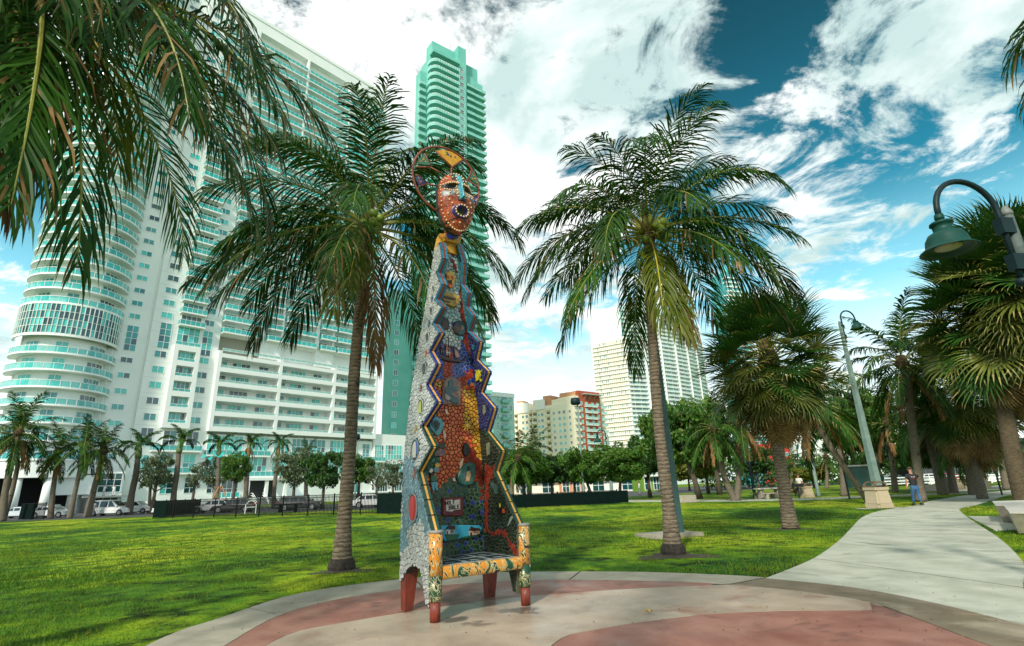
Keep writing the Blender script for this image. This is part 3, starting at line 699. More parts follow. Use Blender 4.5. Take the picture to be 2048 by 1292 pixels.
# --- zigzag trim tiles
TRM=dict(teal=(mat('trim_teal',(.03,.20,.30),.3,(.02,.14,.24),9,objrand=.25),mat('trim_rust',(.30,.06,.03),.35,(.22,.04,.02),9,objrand=.2)),
 blue=(mat('trim_blue',(.008,.018,.12),.28,(.012,.035,.22),9,objrand=.3),mat('trim_yellow',(.72,.40,.09),.35,(.62,.32,.06),9,objrand=.12)),
 green=(mat('trim_green',(.008,.045,.035),.3,(.012,.06,.04),9,objrand=.25),mat('trim_yellow',(.72,.40,.09),.35)))
for side,pr,wo in ((-1,PRL,wings[0]),(1,PRR,wings[1])):
    for i in range(len(pr)-1):
        (z0,y0),(z1,y1)=pr[i],pr[i+1]; zm=(z0+z1)/2; L=math.hypot(z1-z0,y1-y0)
        sch='green' if zm<(2.3 if side<0 else 2.3) else ('blue' if zm<3.68 else 'teal')
        ny,nz=-(z1-z0)/L,(y1-y0)/L
        if ny>0: ny,nz=-ny,-nz
        nt=max(1,round(L/.20))
        for (t0,t1,ci) in ((-.004,.034,0),(.036,.066,1),(.068,.106,0)):
            for k in range(nt):
                s0=k/nt+.012; s1=(k+1)/nt-.012
                def pt(s,t,d):
                    z=z0+(z1-z0)*s+nz*d; y=y0+(y1-y0)*s+ny*d; return (C0+side*(hw(z0+(z1-z0)*s)-t),y,z)
                rs=.014 if ci else .011
                v=[pt(s0,t0,-.004),pt(s1,t0,-.004),pt(s1,t1,-.004),pt(s0,t1,-.004),pt(s0,t0,rs),pt(s1,t0,rs),pt(s1,t1,rs),pt(s0,t1,rs)]
                c=np.mean(np.array(v),axis=0); mb=MB(); mb.add([tuple(np.array(p)-c) for p in v],[(0,3,2,1),(4,5,6,7),(0,1,5,4),(1,2,6,5),(2,3,7,6),(3,0,4,7)])
                link('trim_tile',fixn(mb.mesh('trim_tile',TRM[sch][ci])),wo,tuple(c))
        # narrow side border on the wing face
        mb=MB()
        for xoff,tt in ((-.006,0),(0,0)):
            pass
# --- portholes in the left wing
LINE=dict()
for i,(hy,hz,hr) in enumerate(HOLES):
    x=C0-hw(hz); mb=MB(); n=26; sz=1.25
    cols=[(.30,.012,.012),(.02,.06,.35),(.42,.45,.03)]
    mi=mat('porthole_lining_%d'%min(i,3),cols[i] if i<3 else (.05,.035,.02),.4,spec=.5)
    # rim ring, tapered lining and dark back
    def ringp(r,xx): return [(xx,hy+r*math.cos(2*PI*k/n),hz+r*sz*math.sin(2*PI*k/n)) for k in range(n)]
    prof=[(hr*1.0,x-.001),(hr*1.02,x-.016),(hr*.90,x-.018),(hr*.86,x-.004)]
    vs=[];[vs.extend(ringp(r,xx)) for r,xx in prof]; fs=[(a*n+k,a*n+(k+1)%n,(a+1)*n+(k+1)%n,(a+1)*n+k) for a in range(3) for k in range(n)]
    mb.add(vs,fs,0)
    vs=ringp(hr*.86,x-.004); mb.add(vs,[tuple(range(n))],1)
    # crescent of light colour: the far side of the drum seen through the hole
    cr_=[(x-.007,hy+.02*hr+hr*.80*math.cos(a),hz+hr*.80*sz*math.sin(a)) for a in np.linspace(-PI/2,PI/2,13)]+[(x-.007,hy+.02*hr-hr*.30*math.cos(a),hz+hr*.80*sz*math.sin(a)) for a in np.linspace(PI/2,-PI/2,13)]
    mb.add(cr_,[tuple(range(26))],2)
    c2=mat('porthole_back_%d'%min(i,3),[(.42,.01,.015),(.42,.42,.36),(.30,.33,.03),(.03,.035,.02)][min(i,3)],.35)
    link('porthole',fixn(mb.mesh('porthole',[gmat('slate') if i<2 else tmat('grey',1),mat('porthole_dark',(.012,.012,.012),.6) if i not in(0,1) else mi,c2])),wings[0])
# small cast figures on the left wing
for (hy,hz,kk) in ((.55,1.72,'a'),(.62,2.32,'b'),(.60,2.90,'c'),(.60,3.43,'d'),(.66,3.92,'e'),(.70,4.34,'e')):
    x=C0-hw(hz)-.004; mb=MB(); nn=5 if kk in 'de' else 7; R=.05 if kk=='a' else .035
    pts=[]
    for k in range(nn*2):
        a=2*PI*k/(nn*2)+.3; r_=R*(1.25 if k%2==0 else .5); pts.append((hy+r_*math.cos(a),hz+r_*1.5*math.sin(a)))
    mb.prism(pts,x-.016,x,0,'x'); c=dict(a=(.22,.12,.11),b=(.45,.33,.05),c=(.2,.12,.09),d=(.45,.1,.03),e=(.05,.14,.24))[kk]
    link('relief_star',fixn(mb.mesh('relief_star',mat('relief_'+kk,c,.4,tuple(q*.6 for q in c),30))),wings[0])
# --- legs
def squiggle(name,c1,c2,line=(.55,.5,.25),dark=(.015,.012,.01),s=7):
    m=bpy.data.materials.new(name); m.use_nodes=True; nt=m.node_tree; ns=nt.nodes; lk=nt.links; b=ns['Principled BSDF']; b.inputs['Roughness'].default_value=.3
    t=ns.new('ShaderNodeTexCoord'); n=ns.new('ShaderNodeTexNoise'); n.inputs['Scale'].default_value=s; n.inputs['Detail'].default_value=1.2; n.inputs['Distortion'].default_value=1.2
    mp=ns.new('ShaderNodeMapping'); mp.inputs['Scale'].default_value=(1.3,1.3,.9); lk.new(t.outputs['Object'],mp.inputs[0]); lk.new(mp.outputs[0],n.inputs[0])
    r=ns.new('ShaderNodeValToRGB'); r.color_ramp.interpolation='CONSTANT'; e=r.color_ramp.elements; e[0].position=0; e[0].color=(*c2,1); e[1].position=.40; e[1].color=(*line,1)
    for p,c in ((.425,dark),(.455,line),(.48,c1),(.56,line),(.585,dark),(.61,c1)): x=e.new(p); x.color=(*c,1)
    lk.new(n.outputs['Fac'],r.inputs[0]); lk.new(r.outputs[0],b.inputs['Base Color']); return m
M_sqo=squiggle('post_orange_squiggle',(.62,.22,.015),(.05,.03,.015)); M_sqg=squiggle('post_green_squiggle',(.01,.055,.025),(.008,.02,.012)); M_sqa=squiggle('apron_squiggle',(.60,.24,.02),(.01,.07,.035),s=5.5)
M_redleg=mat('red_leg_tile',(.24,.035,.016),.42,(.09,.02,.012),9,bump=.6,bscale=14,stretch=(3,3,.5))
M_grcap=mat('post_cap',(.25,.25,.23),.7)
for px_ in (0.0,1.33):
    up_z=.42 if px_==0 else .42
    mb=MB(); 
    mb.lathe([(.062,.0),(.064,.10),(.064,.215)],18,(px_,0,0),2)
    mb.lathe([(.066,.217),(.078,.25),(.083,.5)],18,(px_,0,0),1)
    mb.lathe([(.083,.502),(.086,.75),(.087,.985)],18,(px_,0,0),0)
    mb.lathe([(.092,.985),(.094,1.0),(.085,1.018)],18,(px_,0,0),3)
    mb.build('front_leg',[M_sqo,M_sqg,M_redleg,M_grcap],sc_,smooth=True)
for px_,dx in ((.02,.0),(1.30,.0)):
    mb=MB(); P0_=[(px_-.055,.80),(px_+.055,.80),(px_+.055,.93),(px_-.055,.93)]; P1_=[(px_-.10+.03,.76),(px_+.12,.76),(px_+.12,.96),(px_-.07,.96)]
    mb.add([(*p,0) for p in P0_]+[(*p,.56) for p in P1_],[(0,1,2,3),(7,6,5,4),(0,4,5,1),(1,5,6,2),(2,6,7,3),(3,7,4,0)])
    link('rear_leg',fixn(mb.mesh('rear_leg',M_redleg)),sc_)
# --- seat and apron
mb=MB(); mb.box(.08,1.25,-.01,.87,.50,.595)
seat=mb.build('seat',mat('seat_dark',(.02,.025,.025),.4),sc_)
M_sd=mat('seat_tile_dark',(.012,.025,.025),.3,objrand=.3); M_sl=mat('seat_tile_light',(.28,.33,.34),.35,objrand=.2); 
nx,ny=16,11
for i in range(nx):
    for j in range(ny):
        x0=.09+(1.16)*i/nx; x1=.09+1.16*(i+1)/nx; y0=.0+.865*j/ny; y1=.865*(j+1)/ny
        a,b=i%5,j%5; lt=(a==0 or b==0) or (a==2 and b==2) or (a==3 and b==2)
        if j>7 and False: continue
        mb=MB(); mb.box(x0+.004-(x0+x1)/2,x1-.004-(x0+x1)/2,y0+.004-(y0+y1)/2,y1-.004-(y0+y1)/2,-.002,.006)
        link('seat_tile',mb.mesh('seat_tile',M_sl if lt else M_sd),seat,((x0+x1)/2,(y0+y1)/2,.597))
mb=MB(); pr_=[]
for k in range(9):
    a=-PI/2+PI*k/8; pr_.append((-.035-.03*math.cos(a),.525+.075*math.sin(a)))
pr_=[(.0,.45)]+pr_+[(.0,.60)]
mb.prism(pr_,.075,1.255,0,'x'); link('seat_apron',fixn(mb.mesh('seat_apron',M_sqa)),sc_)
# --- plaques and reliefs on the back
YB=.862
def relief(name,pts,y0,d,m,parent=back,conv=True,top=None):
    """pts in photograph pixels traced on the back panel plane, turned into panel metres"""
    q=[pan(p,y0) for p in pts] if conv else pts
    mb=MB(); n=len(q); cx=sum(p[0] for p in q)/n; cz=sum(p[1] for p in q)/n
    fr=[(cx+(p[0]-cx)*.90,y0-d,cz+(p[1]-cz)*.90) for p in q]; mid=[(p[0],y0-d*.6,p[1]) for p in q]; bk=[(p[0],y0,p[1]) for p in q]
    mb.add(fr+mid+bk,[tuple(range(n))]+[(i,(i+1)%n,(i+1)%n+n,i+n) for i in range(n)]+[(i+n,(i+1)%n+n,(i+1)%n+2*n,i+2*n) for i in range(n)])
    return link(name,fixn(mb.mesh(name,m)),parent)
def pan(p,y):
    """photograph position -> (x,z) on the panel plane at depth y"""
    r=ray(*p); u=np.array([math.cos(SRZ),math.sin(SRZ),0]); w_=np.array([-u[1],u[0],0]); p0=np.array([SCP[0],SCP[1],0])+w_*y
    o=np.array([0,0,CAMH]); t=(p0-o).dot(w_)/r.dot(w_); q=o+r*t-np.array([SCP[0],SCP[1],0]); return (float(q.dot(u)),float(q[2]))
def ell(cx,cy,rx,ry,n=16,rot=0):
    return [(cx+rx*math.cos(a)*math.cos(rot)-ry*math.sin(a)*math.sin(rot),cy+rx*math.cos(a)*math.sin(rot)+ry*math.sin(a)*math.cos(rot)) for a in np.linspace(0,2*PI,n,endpoint=False)]
def sm(n,c,r=.4,c2=None): return mat(n,c,r,c2 or tuple(q*.65 for q in c),18,spec=.5)
Mk=sm('relief_black',(.012,.014,.016)); Mw=sm('relief_white',(.66,.66,.60)); Mo=sm('relief_orange',(.55,.09,.02)); My=sm('relief_yellow',(.70,.42,.05)); Mb=sm('relief_brown',(.05,.02,.012))
Mtq=sm('relief_turquoise',(.10,.36,.45)); Mgr=sm('relief_green',(.02,.13,.075)); Msk=sm('relief_skin_dark',(.055,.026,.018)); Mmar=sm('relief_maroon',(.16,.02,.025)); Mpk=sm('relief_pink',(.5,.28,.25)); Mslt=sm('relief_slate',(.06,.12,.14))
relief('mask_relief',kA([(470,340),(500,345),(520,380),(518,430),(500,475),(480,478),(460,450),(445,400),(448,360)]),YB,.04,My)
relief('mask_cheek',kA([(452,372),(480,372),(478,405),(462,400)]),YB-.038,.008,Mo); relief('mask_cheek',kA([(488,372),(514,380),(512,410),(494,405)]),YB-.038,.008,Mo)
relief('mask_chin',kA([(462,436),(508,436),(500,470),(484,474),(470,462)]),YB-.038,.008,Mo); relief('mask_mouth',kA([(468,412),(502,412),(498,440),(474,440)]),YB-.045,.008,Mk)
lips=relief('lip_relief',kA([(412,520),(460,514),(510,525),(552,556),(550,590),(530,635),(490,632),(420,610),(405,560)]),YB,.06,sm('relief_ochre',(.48,.32,.04),.45,(.2,.12,.02)))
relief('lip_gap',kA([(425,535),(470,545),(530,560),(535,570),(480,572),(430,556)]),YB-.058,.006,Mb)
relief('lip_gap',kA([(420,578),(470,580),(500,592),(470,592),(425,590)]),YB-.058,.006,Mb)
h1=relief('portrait_head',kA([(385,760),(400,722),(430,712),(465,725),(472,760),(475,790),(460,815),(440,810),(425,845),(398,840),(392,800)]),YB,.035,Mk)
relief('portrait_face',kA([(425,740),(465,745),(474,775),(464,808),(440,806),(425,830),(412,800)]),YB-.033,.008,Msk)
h2=relief('portrait_head',kA([(505,800),(520,750),(550,738),(590,752),(605,790),(598,830),(585,862),(548,860),(520,840)]),YB,.035,sm('relief_teal_black',(.01,.05,.055)))
relief('portrait_face',kA([(505,800),(528,760),(560,780),(565,815),(552,848),(525,838)]),YB-.033,.008,Msk); relief('portrait_ear',kA([(575,780),(592,782),(592,810),(580,822)]),YB-.035,.01,sm('relief_skin',(.2,.10,.07)))
relief('portrait_collar',kA([(400,850),(450,820),(470,860),(430,885)]),YB,.012,Mw); relief('portrait_collar',kA([(545,865),(590,870),(585,895),(550,890)]),YB,.012,Mtq)
# sailing ship
relief('ship_hull',k6([(372,130),(400,140),(480,160),(560,178),(625,150),(585,172),(560,192),(470,182),(392,165)]),YB,.04,Mb)
for a,b,c_ in ((kA([(405,945),(420,950),(425,1010),(410,1005)]),None,Mpk),(kA([(448,935),(478,938),(482,1030),(446,1020)]),None,Mpk),(kA([(515,950),(545,985),(560,1040),(522,1040)]),None,Mpk),(kA([(450,960),(480,964),(480,978),(450,974)]),None,Mo),(kA([(448,992),(482,996),(482,1010),(448,1004)]),None,Mw)):
    relief('ship_sail',a,YB-.004,.02 if c_ is Mpk else .028,c_)
for p0,p1 in (((470,870),(472,1040)),((505,940),(530,1050)),((410,940),(430,1030)),((385,945),(440,975)),((445,945),(492,950)),((510,950),(550,985))):
    q0,q1=[pan(p,YB-.02) for p in kA([p0,p1])]; mb=MB(); mb.tube([(q0[0],YB-.028,q0[1]),(q1[0],YB-.028,q1[1])],.006,5); mb.build('ship_mast',Mb,back)
# drummer plaque
pq=relief('musician_plaque',k6([(418,525),(418,400),(425,350),(450,318),(490,306),(530,318),(560,345),(568,380),(568,538)]),YB,.03,sm('plaque_clay',(.16,.09,.075),.5,(.28,.2,.17)))
relief('plaque_figure',k6([(470,340),(500,325),(515,350),(500,385),(545,390),(550,410),(500,430),(490,450),(520,470),(550,490),(548,525),(510,525),(470,490),(445,460),(440,420),(450,390),(468,378)]),YB-.028,.018,Mslt)
relief('plaque_cloth',k6([(438,440),(470,455),(490,480),(470,500),(445,485)]),YB-.036,.014,sm('relief_pale',(.4,.36,.34)))
# blue shell
relief('shell_relief',k8([(310,270),(330,232),(370,225),(410,240),(432,290),(420,330),(395,375),(372,383),(345,350),(318,325)]),YB,.03,Mtq)
relief('shell_core',k8([(335,255),(375,248),(405,280),(392,320),(370,345),(352,310),(330,290)]),YB-.028,.012,sm('relief_deep_teal',(.015,.08,.08))); relief('shell_hole',k8([(355,268),(380,262),(392,290),(380,320),(362,300)]),YB-.038,.008,Mk)
# dark fish and leaf pieces
relief('dark_relief',k8([(345,520),(400,480),(445,490),(440,545),(360,545)]),YB,.018,sm('relief_plum',(.08,.03,.04),.4,(.25,.15,.16))); relief('dark_relief',k8([(370,450),(440,430),(448,480),(400,480)]),YB,.014,sm('relief_olive_dark',(.03,.035,.02)))
ov=relief('oval_mask',k8(ell(609,490,27,57,18,.06)),YB,.035,Mk)
relief('sun_face',k8(ell(617,296,15,15,12)),YB-.05,.03,My)
for k in range(9):
    a=2*PI*k/9; relief('sun_ray',k8([(617+16*math.cos(a-.3),296+16*math.sin(a-.3)),(617+46*math.cos(a),296+46*math.sin(a)),(617+16*math.cos(a+.3),296+16*math.sin(a+.3))]),YB-.05,.016,My)
for pts in ([(440,165),(455,163),(470,200),(452,210)],[(430,395),(425,340),(440,328),(452,380),(440,420)],[(560,600),(575,565),(592,560),(580,620),(560,655)]):
    relief('pale_relief',k8(pts),YB,.014,sm('relief_peach',(.72,.52,.38)))
relief('pale_relief',k8([(495,410),(510,380),(528,385),(520,410)]),YB,.012,Mo); relief('pale_relief',k8([(500,725),(520,715),(532,745),(512,748)]),YB,.012,sm('relief_peach',(.72,.52,.38)))
# man in green shirt
relief('man_hat',k8([(308,670),(318,645),(335,640),(345,665),(325,680)]),YB,.03,Mw); relief('man_face',k8([(318,680),(336,668),(342,692),(325,696)]),YB,.026,Msk)
relief('man_shirt',k8([(322,700),(350,690),(372,705),(375,745),(350,752),(322,742)]),YB,.03,Mgr); relief('man_trousers',k8([(322,752),(376,748),(385,820),(368,826),(354,775),(352,832),(340,832)]),YB,.028,Mtq)
relief('man_sack',k8([(345,650),(365,615),(390,620),(395,650),(375,680),(352,676)]),YB,.03,sm('relief_steel',(.14,.28,.34))); relief('man_flower',k8(ell(378,618,20,20,10)),YB-.02,.02,My)
# green oval plaque with two figures
relief('green_plaque',k8([(535,720),(560,650),(600,605),(640,590),(678,602),(688,640),(682,720),(660,775),(600,785),(550,765)]),YB,.035,sm('relief_verdigris',(.03,.13,.10),.5,(.015,.07,.06)))
relief('plaque_figure',k8([(618,672),(640,662),(652,690),(638,750),(610,745),(618,700)]),YB-.033,.012,sm('relief_tan',(.5,.3,.14))); relief('plaque_figure',k8([(590,680),(606,672),(612,720),(596,740)]),YB-.033,.010,Mslt); relief('plaque_head',k8(ell(634,640,14,16,10)),YB-.033,.012,Mk)
# HOLY BIBLE book
bk=relief('book_cover',k7([(432,160),(596,152),(608,165),(604,300),(590,308),(440,312),(428,300)]),YB,.035,Mmar)
pg=relief('book_page',k7([(458,182),(516,172),(524,180),(582,170),(584,256),(530,262),(520,274),(468,270)]),YB-.033,.016,sm('relief_page',(.62,.56,.50),.5,(.5,.42,.38)))
relief('book_fold',k7([(470,276),(520,280),(530,268),(585,262),(586,280),(530,290),(520,300),(470,292)]),YB-.033,.012,sm('relief_maroon_dark',(.10,.012,.02)))
STROKES={'H':[[(0,0),(0,1)],[(.6,0),(.6,1)],[(0,.5),(.6,.5)]],'O':[[(.3,1),(.02,.75),(.02,.25),(.3,0),(.6,.25),(.6,.75),(.3,1)]],'L':[[(0,1),(0,0),(.55,0)]],'Y':[[(0,1),(.3,.5),(.6,1)],[(.3,.5),(.3,0)]],
 'B':[[(0,0),(0,1),(.45,.95),(.5,.72),(.35,.53),(0,.5)],[(.35,.53),(.6,.3),(.5,.05),(0,0)]],'I':[[(.1,0),(.1,1)]],'E':[[(.55,1),(0,1),(0,0),(.55,0)],[(0,.5),(.45,.5)]],
 'T':[[(.3,0),(.3,1)],[(0,1),(.6,1)]],'N':[[(0,0),(0,1),(.6,0),(.6,1)]],'P':[[(0,0),(0,1),(.5,.95),(.55,.7),(.4,.5),(0,.48)]],'G':[[(.6,.8),(.3,1),(.02,.7),(.02,.3),(.3,0),(.6,.2),(.6,.5),(.35,.5)]],
 'F':[[(.55,1),(0,1),(0,0)],[(0,.5),(.45,.5)]],'D':[[(0,0),(0,1),(.4,.95),(.6,.6),(.55,.2),(.3,0),(0,0)]],'C':[[(.6,.8),(.3,1),(.02,.7),(.02,.3),(.3,0),(.6,.2)]],'A':[[(0,0),(.3,1),(.6,0)],[(.12,.4),(.48,.4)]],'R':[[(0,0),(0,1),(.5,.95),(.55,.7),(.4,.5),(0,.48)],[(.3,.48),(.6,0)]],'S':[[(.55,.85),(.3,1),(.05,.8),(.3,.52),(.55,.25),(.3,0),(.03,.15)]]}
def word3(txt,fn,width,r,m,name,parent,sq=.8):
    """letters as thin rods; fn(s,t) maps word space (s along, t up) to local 3D"""
    s=0
    for ch in txt:
        if ch in STROKES:
            mb=MB()
            for st in STROKES[ch]: mb.tube([fn((s+a*sq),b) for a,b in st],r,5)
            mb.build(name,m,parent); s+=(.3 if ch=='I' else .85)*sq
        else: s+=.5
a0=pan(k7([(464,218)])[0],YB-.05); a1=pan(k7([(464,186)])[0],YB-.05); a2=pan(k7([(542,210)])[0],YB-.05)
hh=a1[1]-a0[1]; ww=(a2[0]-a0[0])/2.6; sl_=(a2[1]-a0[1])/2.6
word3('HOLY',lambda s,t:(a0[0]+ww*s*.95,YB-.053,a0[1]+hh*t+sl_*s*.95),1,.0062,Mk,'letter',bk)
b0=pan(k7([(492,256)])[0],YB-.05); b1=pan(k7([(492,224)])[0],YB-.05); b2=pan(k7([(582,247)])[0],YB-.05); hb=b1[1]-b0[1]; wb=(b2[0]-b0[0])/2.95; sb=(b2[1]-b0[1])/2.95
word3('BIBLE',lambda s,t:(b0[0]+wb*s,YB-.053,b0[1]+hb*t+sb*s),1,.0062,Mk,'letter',bk)
# two houses scene
sc2=relief('house_scene',k7([(418,390),(540,384),(740,388),(765,412),(745,455),(600,495),(460,522),(430,490)]),YB,.018,sm('relief_sky',(.03,.30,.46),.4,(.04,.36,.5)))
relief('house_bush',k7([(455,468),(580,462),(560,505),(480,520)]),YB-.017,.012,Mgr); relief('house_bush',k7([(590,488),(740,452),(720,480),(600,500)]),YB-.017,.010,Mgr)
relief('house_front',k7([(460,425),(500,425),(500,465),(460,460)]),YB-.017,.020,Mw); relief('house_side',k7([(500,420),(535,420),(535,460),(500,465)]),YB-.017,.016,sm('relief_beige',(.5,.42,.34)))
relief('house_roof',k7([(455,425),(488,388),(538,390),(540,420),(500,424),(488,408)]),YB-.017,.026,Mb); relief('house_door',k7([(472,434),(484,434),(484,462),(472,460)]),YB-.036,.006,Mmar)
for q in ([(505,430),(514,430),(514,450),(505,450)],[(519,430),(528,430),(528,450),(519,450)]): relief('house_window',k7(q),YB-.032,.005,Mk)
relief('house_front',k7([(655,435),(680,420),(690,470),(658,475)]),YB-.017,.020,sm('relief_cream',(.55,.38,.26))); relief('house_side',k7([(682,432),(745,428),(742,458),(690,470)]),YB-.017,.018,sm('relief_cream',(.55,.38,.26)))
relief('house_roof',k7([(655,430),(668,405),(676,392),(684,405),(745,412),(750,430),(690,436)]),YB-.017,.026,Mb); relief('house_door',k7([(668,448),(680,446),(682,472),(670,474)]),YB-.036,.006,Mk)
for i in range(3): relief('house_window',k7([(698+i*15,440),(704+i*15,439),(704+i*15,452),(698+i*15,453)]),YB-.034,.005,Mk)
# right wing inner reliefs: turtle, bottles
def wpan(p,side_t=TH):
    u=np.array([math.cos(SRZ),math.sin(SRZ),0]); w_=np.array([-u[1],u[0],0]); O=np.array([SCP[0],SCP[1],0]); o=np.array([0,0,CAMH]); r=ray(*p); z=3.
    for _ in range(25):
        p0=O+u*(C0+hw(z)-TH-.004); t=(p0-o).dot(u)/r.dot(u); q=o+r*t-O; z=.5*z+.5*q[2]
    return (float(q.dot(w_)),float(q[2]))
def wrel(name,pts,d,m):
    q=[wpan(p) for p in pts]; n=len(q); xs=[C0+hw(b)-TH-.004 for a,b in q]; mb=MB()
    mb.add([(xs[i]-d,q[i][0],q[i][1]) for i in range(n)]+[(xs[i],q[i][0],q[i][1]) for i in range(n)],[tuple(range(n))]+[(i,(i+1)%n,(i+1)%n+n,i+n) for i in range(n)])
    link(name,fixn(mb.mesh(name,m)),wings[1])
Myl=sm('relief_lemon',(.62,.55,.03))
wrel('turtle_shell',k6(ell(718,298,17,38,12,.05)),.03,Myl)
for q in ([(700,262),(692,250),(704,256),(708,270)],[(732,262),(744,252),(744,262),(734,274)],[(702,325),(694,342),(706,340),(712,326)],[(728,328),(736,348),(742,338),(734,322)],[(712,262),(716,248),(724,250),(726,264)]): wrel('turtle_limb',k6(q),.016,Myl)
Mpb=sm('relief_olive',(.20,.22,.14))
wrel('bottle_relief',k8([(758,130),(770,128),(776,190),(766,215),(756,190)]),.02,Mpb); wrel('bottle_relief',k8([(785,440),(808,432),(808,530),(790,540)]),.02,Mpb)
wrel('plant_relief',k8([(822,745),(845,770),(875,780),(870,850),(850,850),(838,800),(815,790)]),.014,sm('relief_sage',(.06,.12,.10)))
wrel('fish_relief',k7([(1022,310),(1028,330),(1000,380),(982,398),(1000,350),(1008,318)]),.014,sm('relief_mint',(.25,.33,.26)))
wrel('fish_relief',k7([(915,205),(925,205),(928,235),(918,238)]),.014,Myl); wrel('fish_relief',k7([(940,250),(955,250),(958,285),(944,285)]),.014,Mo); wrel('plaque_dark',k7([(895,210),(935,215),(940,300),(900,290)]),.008,Mk)
wrel('shell_piece',kA([(665,930),(688,935),(685,975),(668,975)]),.016,sm('relief_teal2',(.03,.15,.2)))
# collar and neck
mb=MB(); mb.lathe([(.235,5.28),(.225,5.40),(.20,5.52),(.15,5.62)],16,(C0-.02,.90,0),0,1,.35)
link('neck',fixn(mb.mesh('neck',tmat('gold',0))),sc_)
col=relief('collar',[ (p) for p in kA([(425,50),(445,28),(560,40),(575,75),(556,122),(430,95)])],.80,.03,tmat('gold',0),sc_)
relief('collar_fringe',kA([(452,40),(550,52),(548,75),(530,82),(524,68),(512,90),(500,72),(488,88),(478,66),(462,76)]),.765,.012,sm('relief_cobalt',(.03,.05,.35)),sc_)
# --- mask head
HX,HZ,HY=.52,5.96,.42
NU,NV=44,60
def outline(v):      # half width at v in [-1,1] (chin -1 .. brow +1)
    a=.325*math.sqrt(max(0,1-abs(v)**2.3)); return a*(1+.10*v) 
def hgt(u,v):        # relief in metres
    r2=min(1,u*u+v*v); h=.20*math.sqrt(max(0,1-r2))+.0
    ux=u*.32
    t=(v-(-.02))/.70
    if 0<=t<=1.25: h+=.085*math.exp(-(ux/.030)**2)*(1.05-.55*min(t,1))*(1 if t<1 else max(0,1-(t-1)*4))
    h+=.045*math.exp(-((v+.05)/.05)**2-(ux/.055)**2)
    for s in(-1,1):
        h-=.07*math.exp(-((v-.36)/.12)**2-((ux-s*.135)/.085)**2)
        h+=.035*math.exp(-((v-.52)/.06)**2-((ux-s*.14)/.10)**2)
        h+=.03*math.exp(-((v-.10)/.15)**2-((ux-s*.16)/.07)**2)
    q=math.hypot(ux/.115,(v+.42)/.17); h+=.06*math.exp(-((q-1)/.28)**2); h-=.05*math.exp(-(q/.6)**2)
    return h
vs=[];fs=[];mi=[]
for j in range(NV+1):
    v=-1+2*j/NV; w_=outline(v)
    for i in range(NU+1):
        u=-1+2*i/NU; vs.append((HX+u*w_,HY-hgt(u*min(1,w_/.3),v),HZ+.555*v))
def crackle(name,c,g=(.04,.015,.01),s=28):
    m=bpy.data.materials.new(name); m.use_nodes=True; nt=m.node_tree; ns=nt.nodes; lk=nt.links; b=ns['Principled BSDF']; b.inputs['Roughness'].default_value=.35
    t=ns.new('ShaderNodeTexCoord'); v=ns.new('ShaderNodeTexVoronoi'); v.feature='DISTANCE_TO_EDGE'; v.inputs['Scale'].default_value=s; lk.new(t.outputs['Object'],v.inputs[0])
    v2=ns.new('ShaderNodeTexVoronoi'); v2.inputs['Scale'].default_value=s; lk.new(t.outputs['Object'],v2.inputs[0]); hs=ns.new('ShaderNodeHueSaturation'); hs.inputs['Color'].default_value=(*c,1)
    mr=ns.new('ShaderNodeMapRange'); mr.inputs[3].default_value=.6; mr.inputs[4].default_value=1.25; sp=ns.new('ShaderNodeSeparateColor'); lk.new(v2.outputs['Color'],sp.inputs[0]); lk.new(sp.outputs[0],mr.inputs[0]); lk.new(mr.outputs[0],hs.inputs['Value'])
    r=ns.new('ShaderNodeValToRGB'); r.color_ramp.elements[0].position=.03; r.color_ramp.elements[1].position=.07; lk.new(v.outputs['Distance'],r.inputs[0])
    mx=ns.new('ShaderNodeMix'); mx.data_type='RGBA'; lk.new(r.outputs[0],mx.inputs[0]); mx.inputs[6].default_value=(*g,1); lk.new(hs.outputs[0],mx.inputs[7]); lk.new(mx.outputs[2],b.inputs['Base Color'])
    bp=ns.new('ShaderNodeBump'); bp.inputs['Strength'].default_value=.6; bp.inputs['Distance'].default_value=.004; lk.new(r.outputs[0],bp.inputs['Height']); lk.new(bp.outputs[0],b.inputs['Normal']); return m
mk=[crackle('mask_red_mosaic',(.46,.085,.022)),crackle('mask_cyan_mosaic',(.05,.40,.50),(.01,.05,.07),40),Mk,sm('mask_grey',(.17,.21,.22)),sm('mask_purple',(.04,.03,.16)),sm('mask_open',(.03,.06,.02))]
for j in range(NV):
    for i in range(NU):
        a=j*(NU+1)+i; fs.append((a,a+1,a+NU+2,a+NU+1))
        v=-1+2*(j+.5)/NV; x=(-1+2*(i+.5)/NU)*outline(v)
        k=0; q=math.hypot(x/.115,(v+.42)/.17)
        if abs(x)<(.05 if v<.55 else .06) and v>-.02: k=1
        if v<0.03 and v>-.10 and abs(x)<.075 and k==0: k=2
        for s in (-1,1):
            e=math.hypot((x-s*.165)/.125,(v-.38)/.13)
            if e<1: k=2
            if k==0 and .02<v<.24 and s*x>.06 and s*x<.30 and abs(v-.13+.2*(s*x-.18))<.09: k=3
        if k==0 and .60<v<.92 and abs(x)>.06 and abs(x)<.14: k=2
        if q<1.35: k=4
        if q<.62: k=5
        if v<-.62 and v>-.92 and abs(abs(x)-.12-.1*math.sin(v*14))<.028: k=2
        mi.append(k)
o0=len(vs)
n=(NU+1)*(NV+1)
mb=MB(); mb.add(vs,[]); mb.f=fs; mb.m=mi
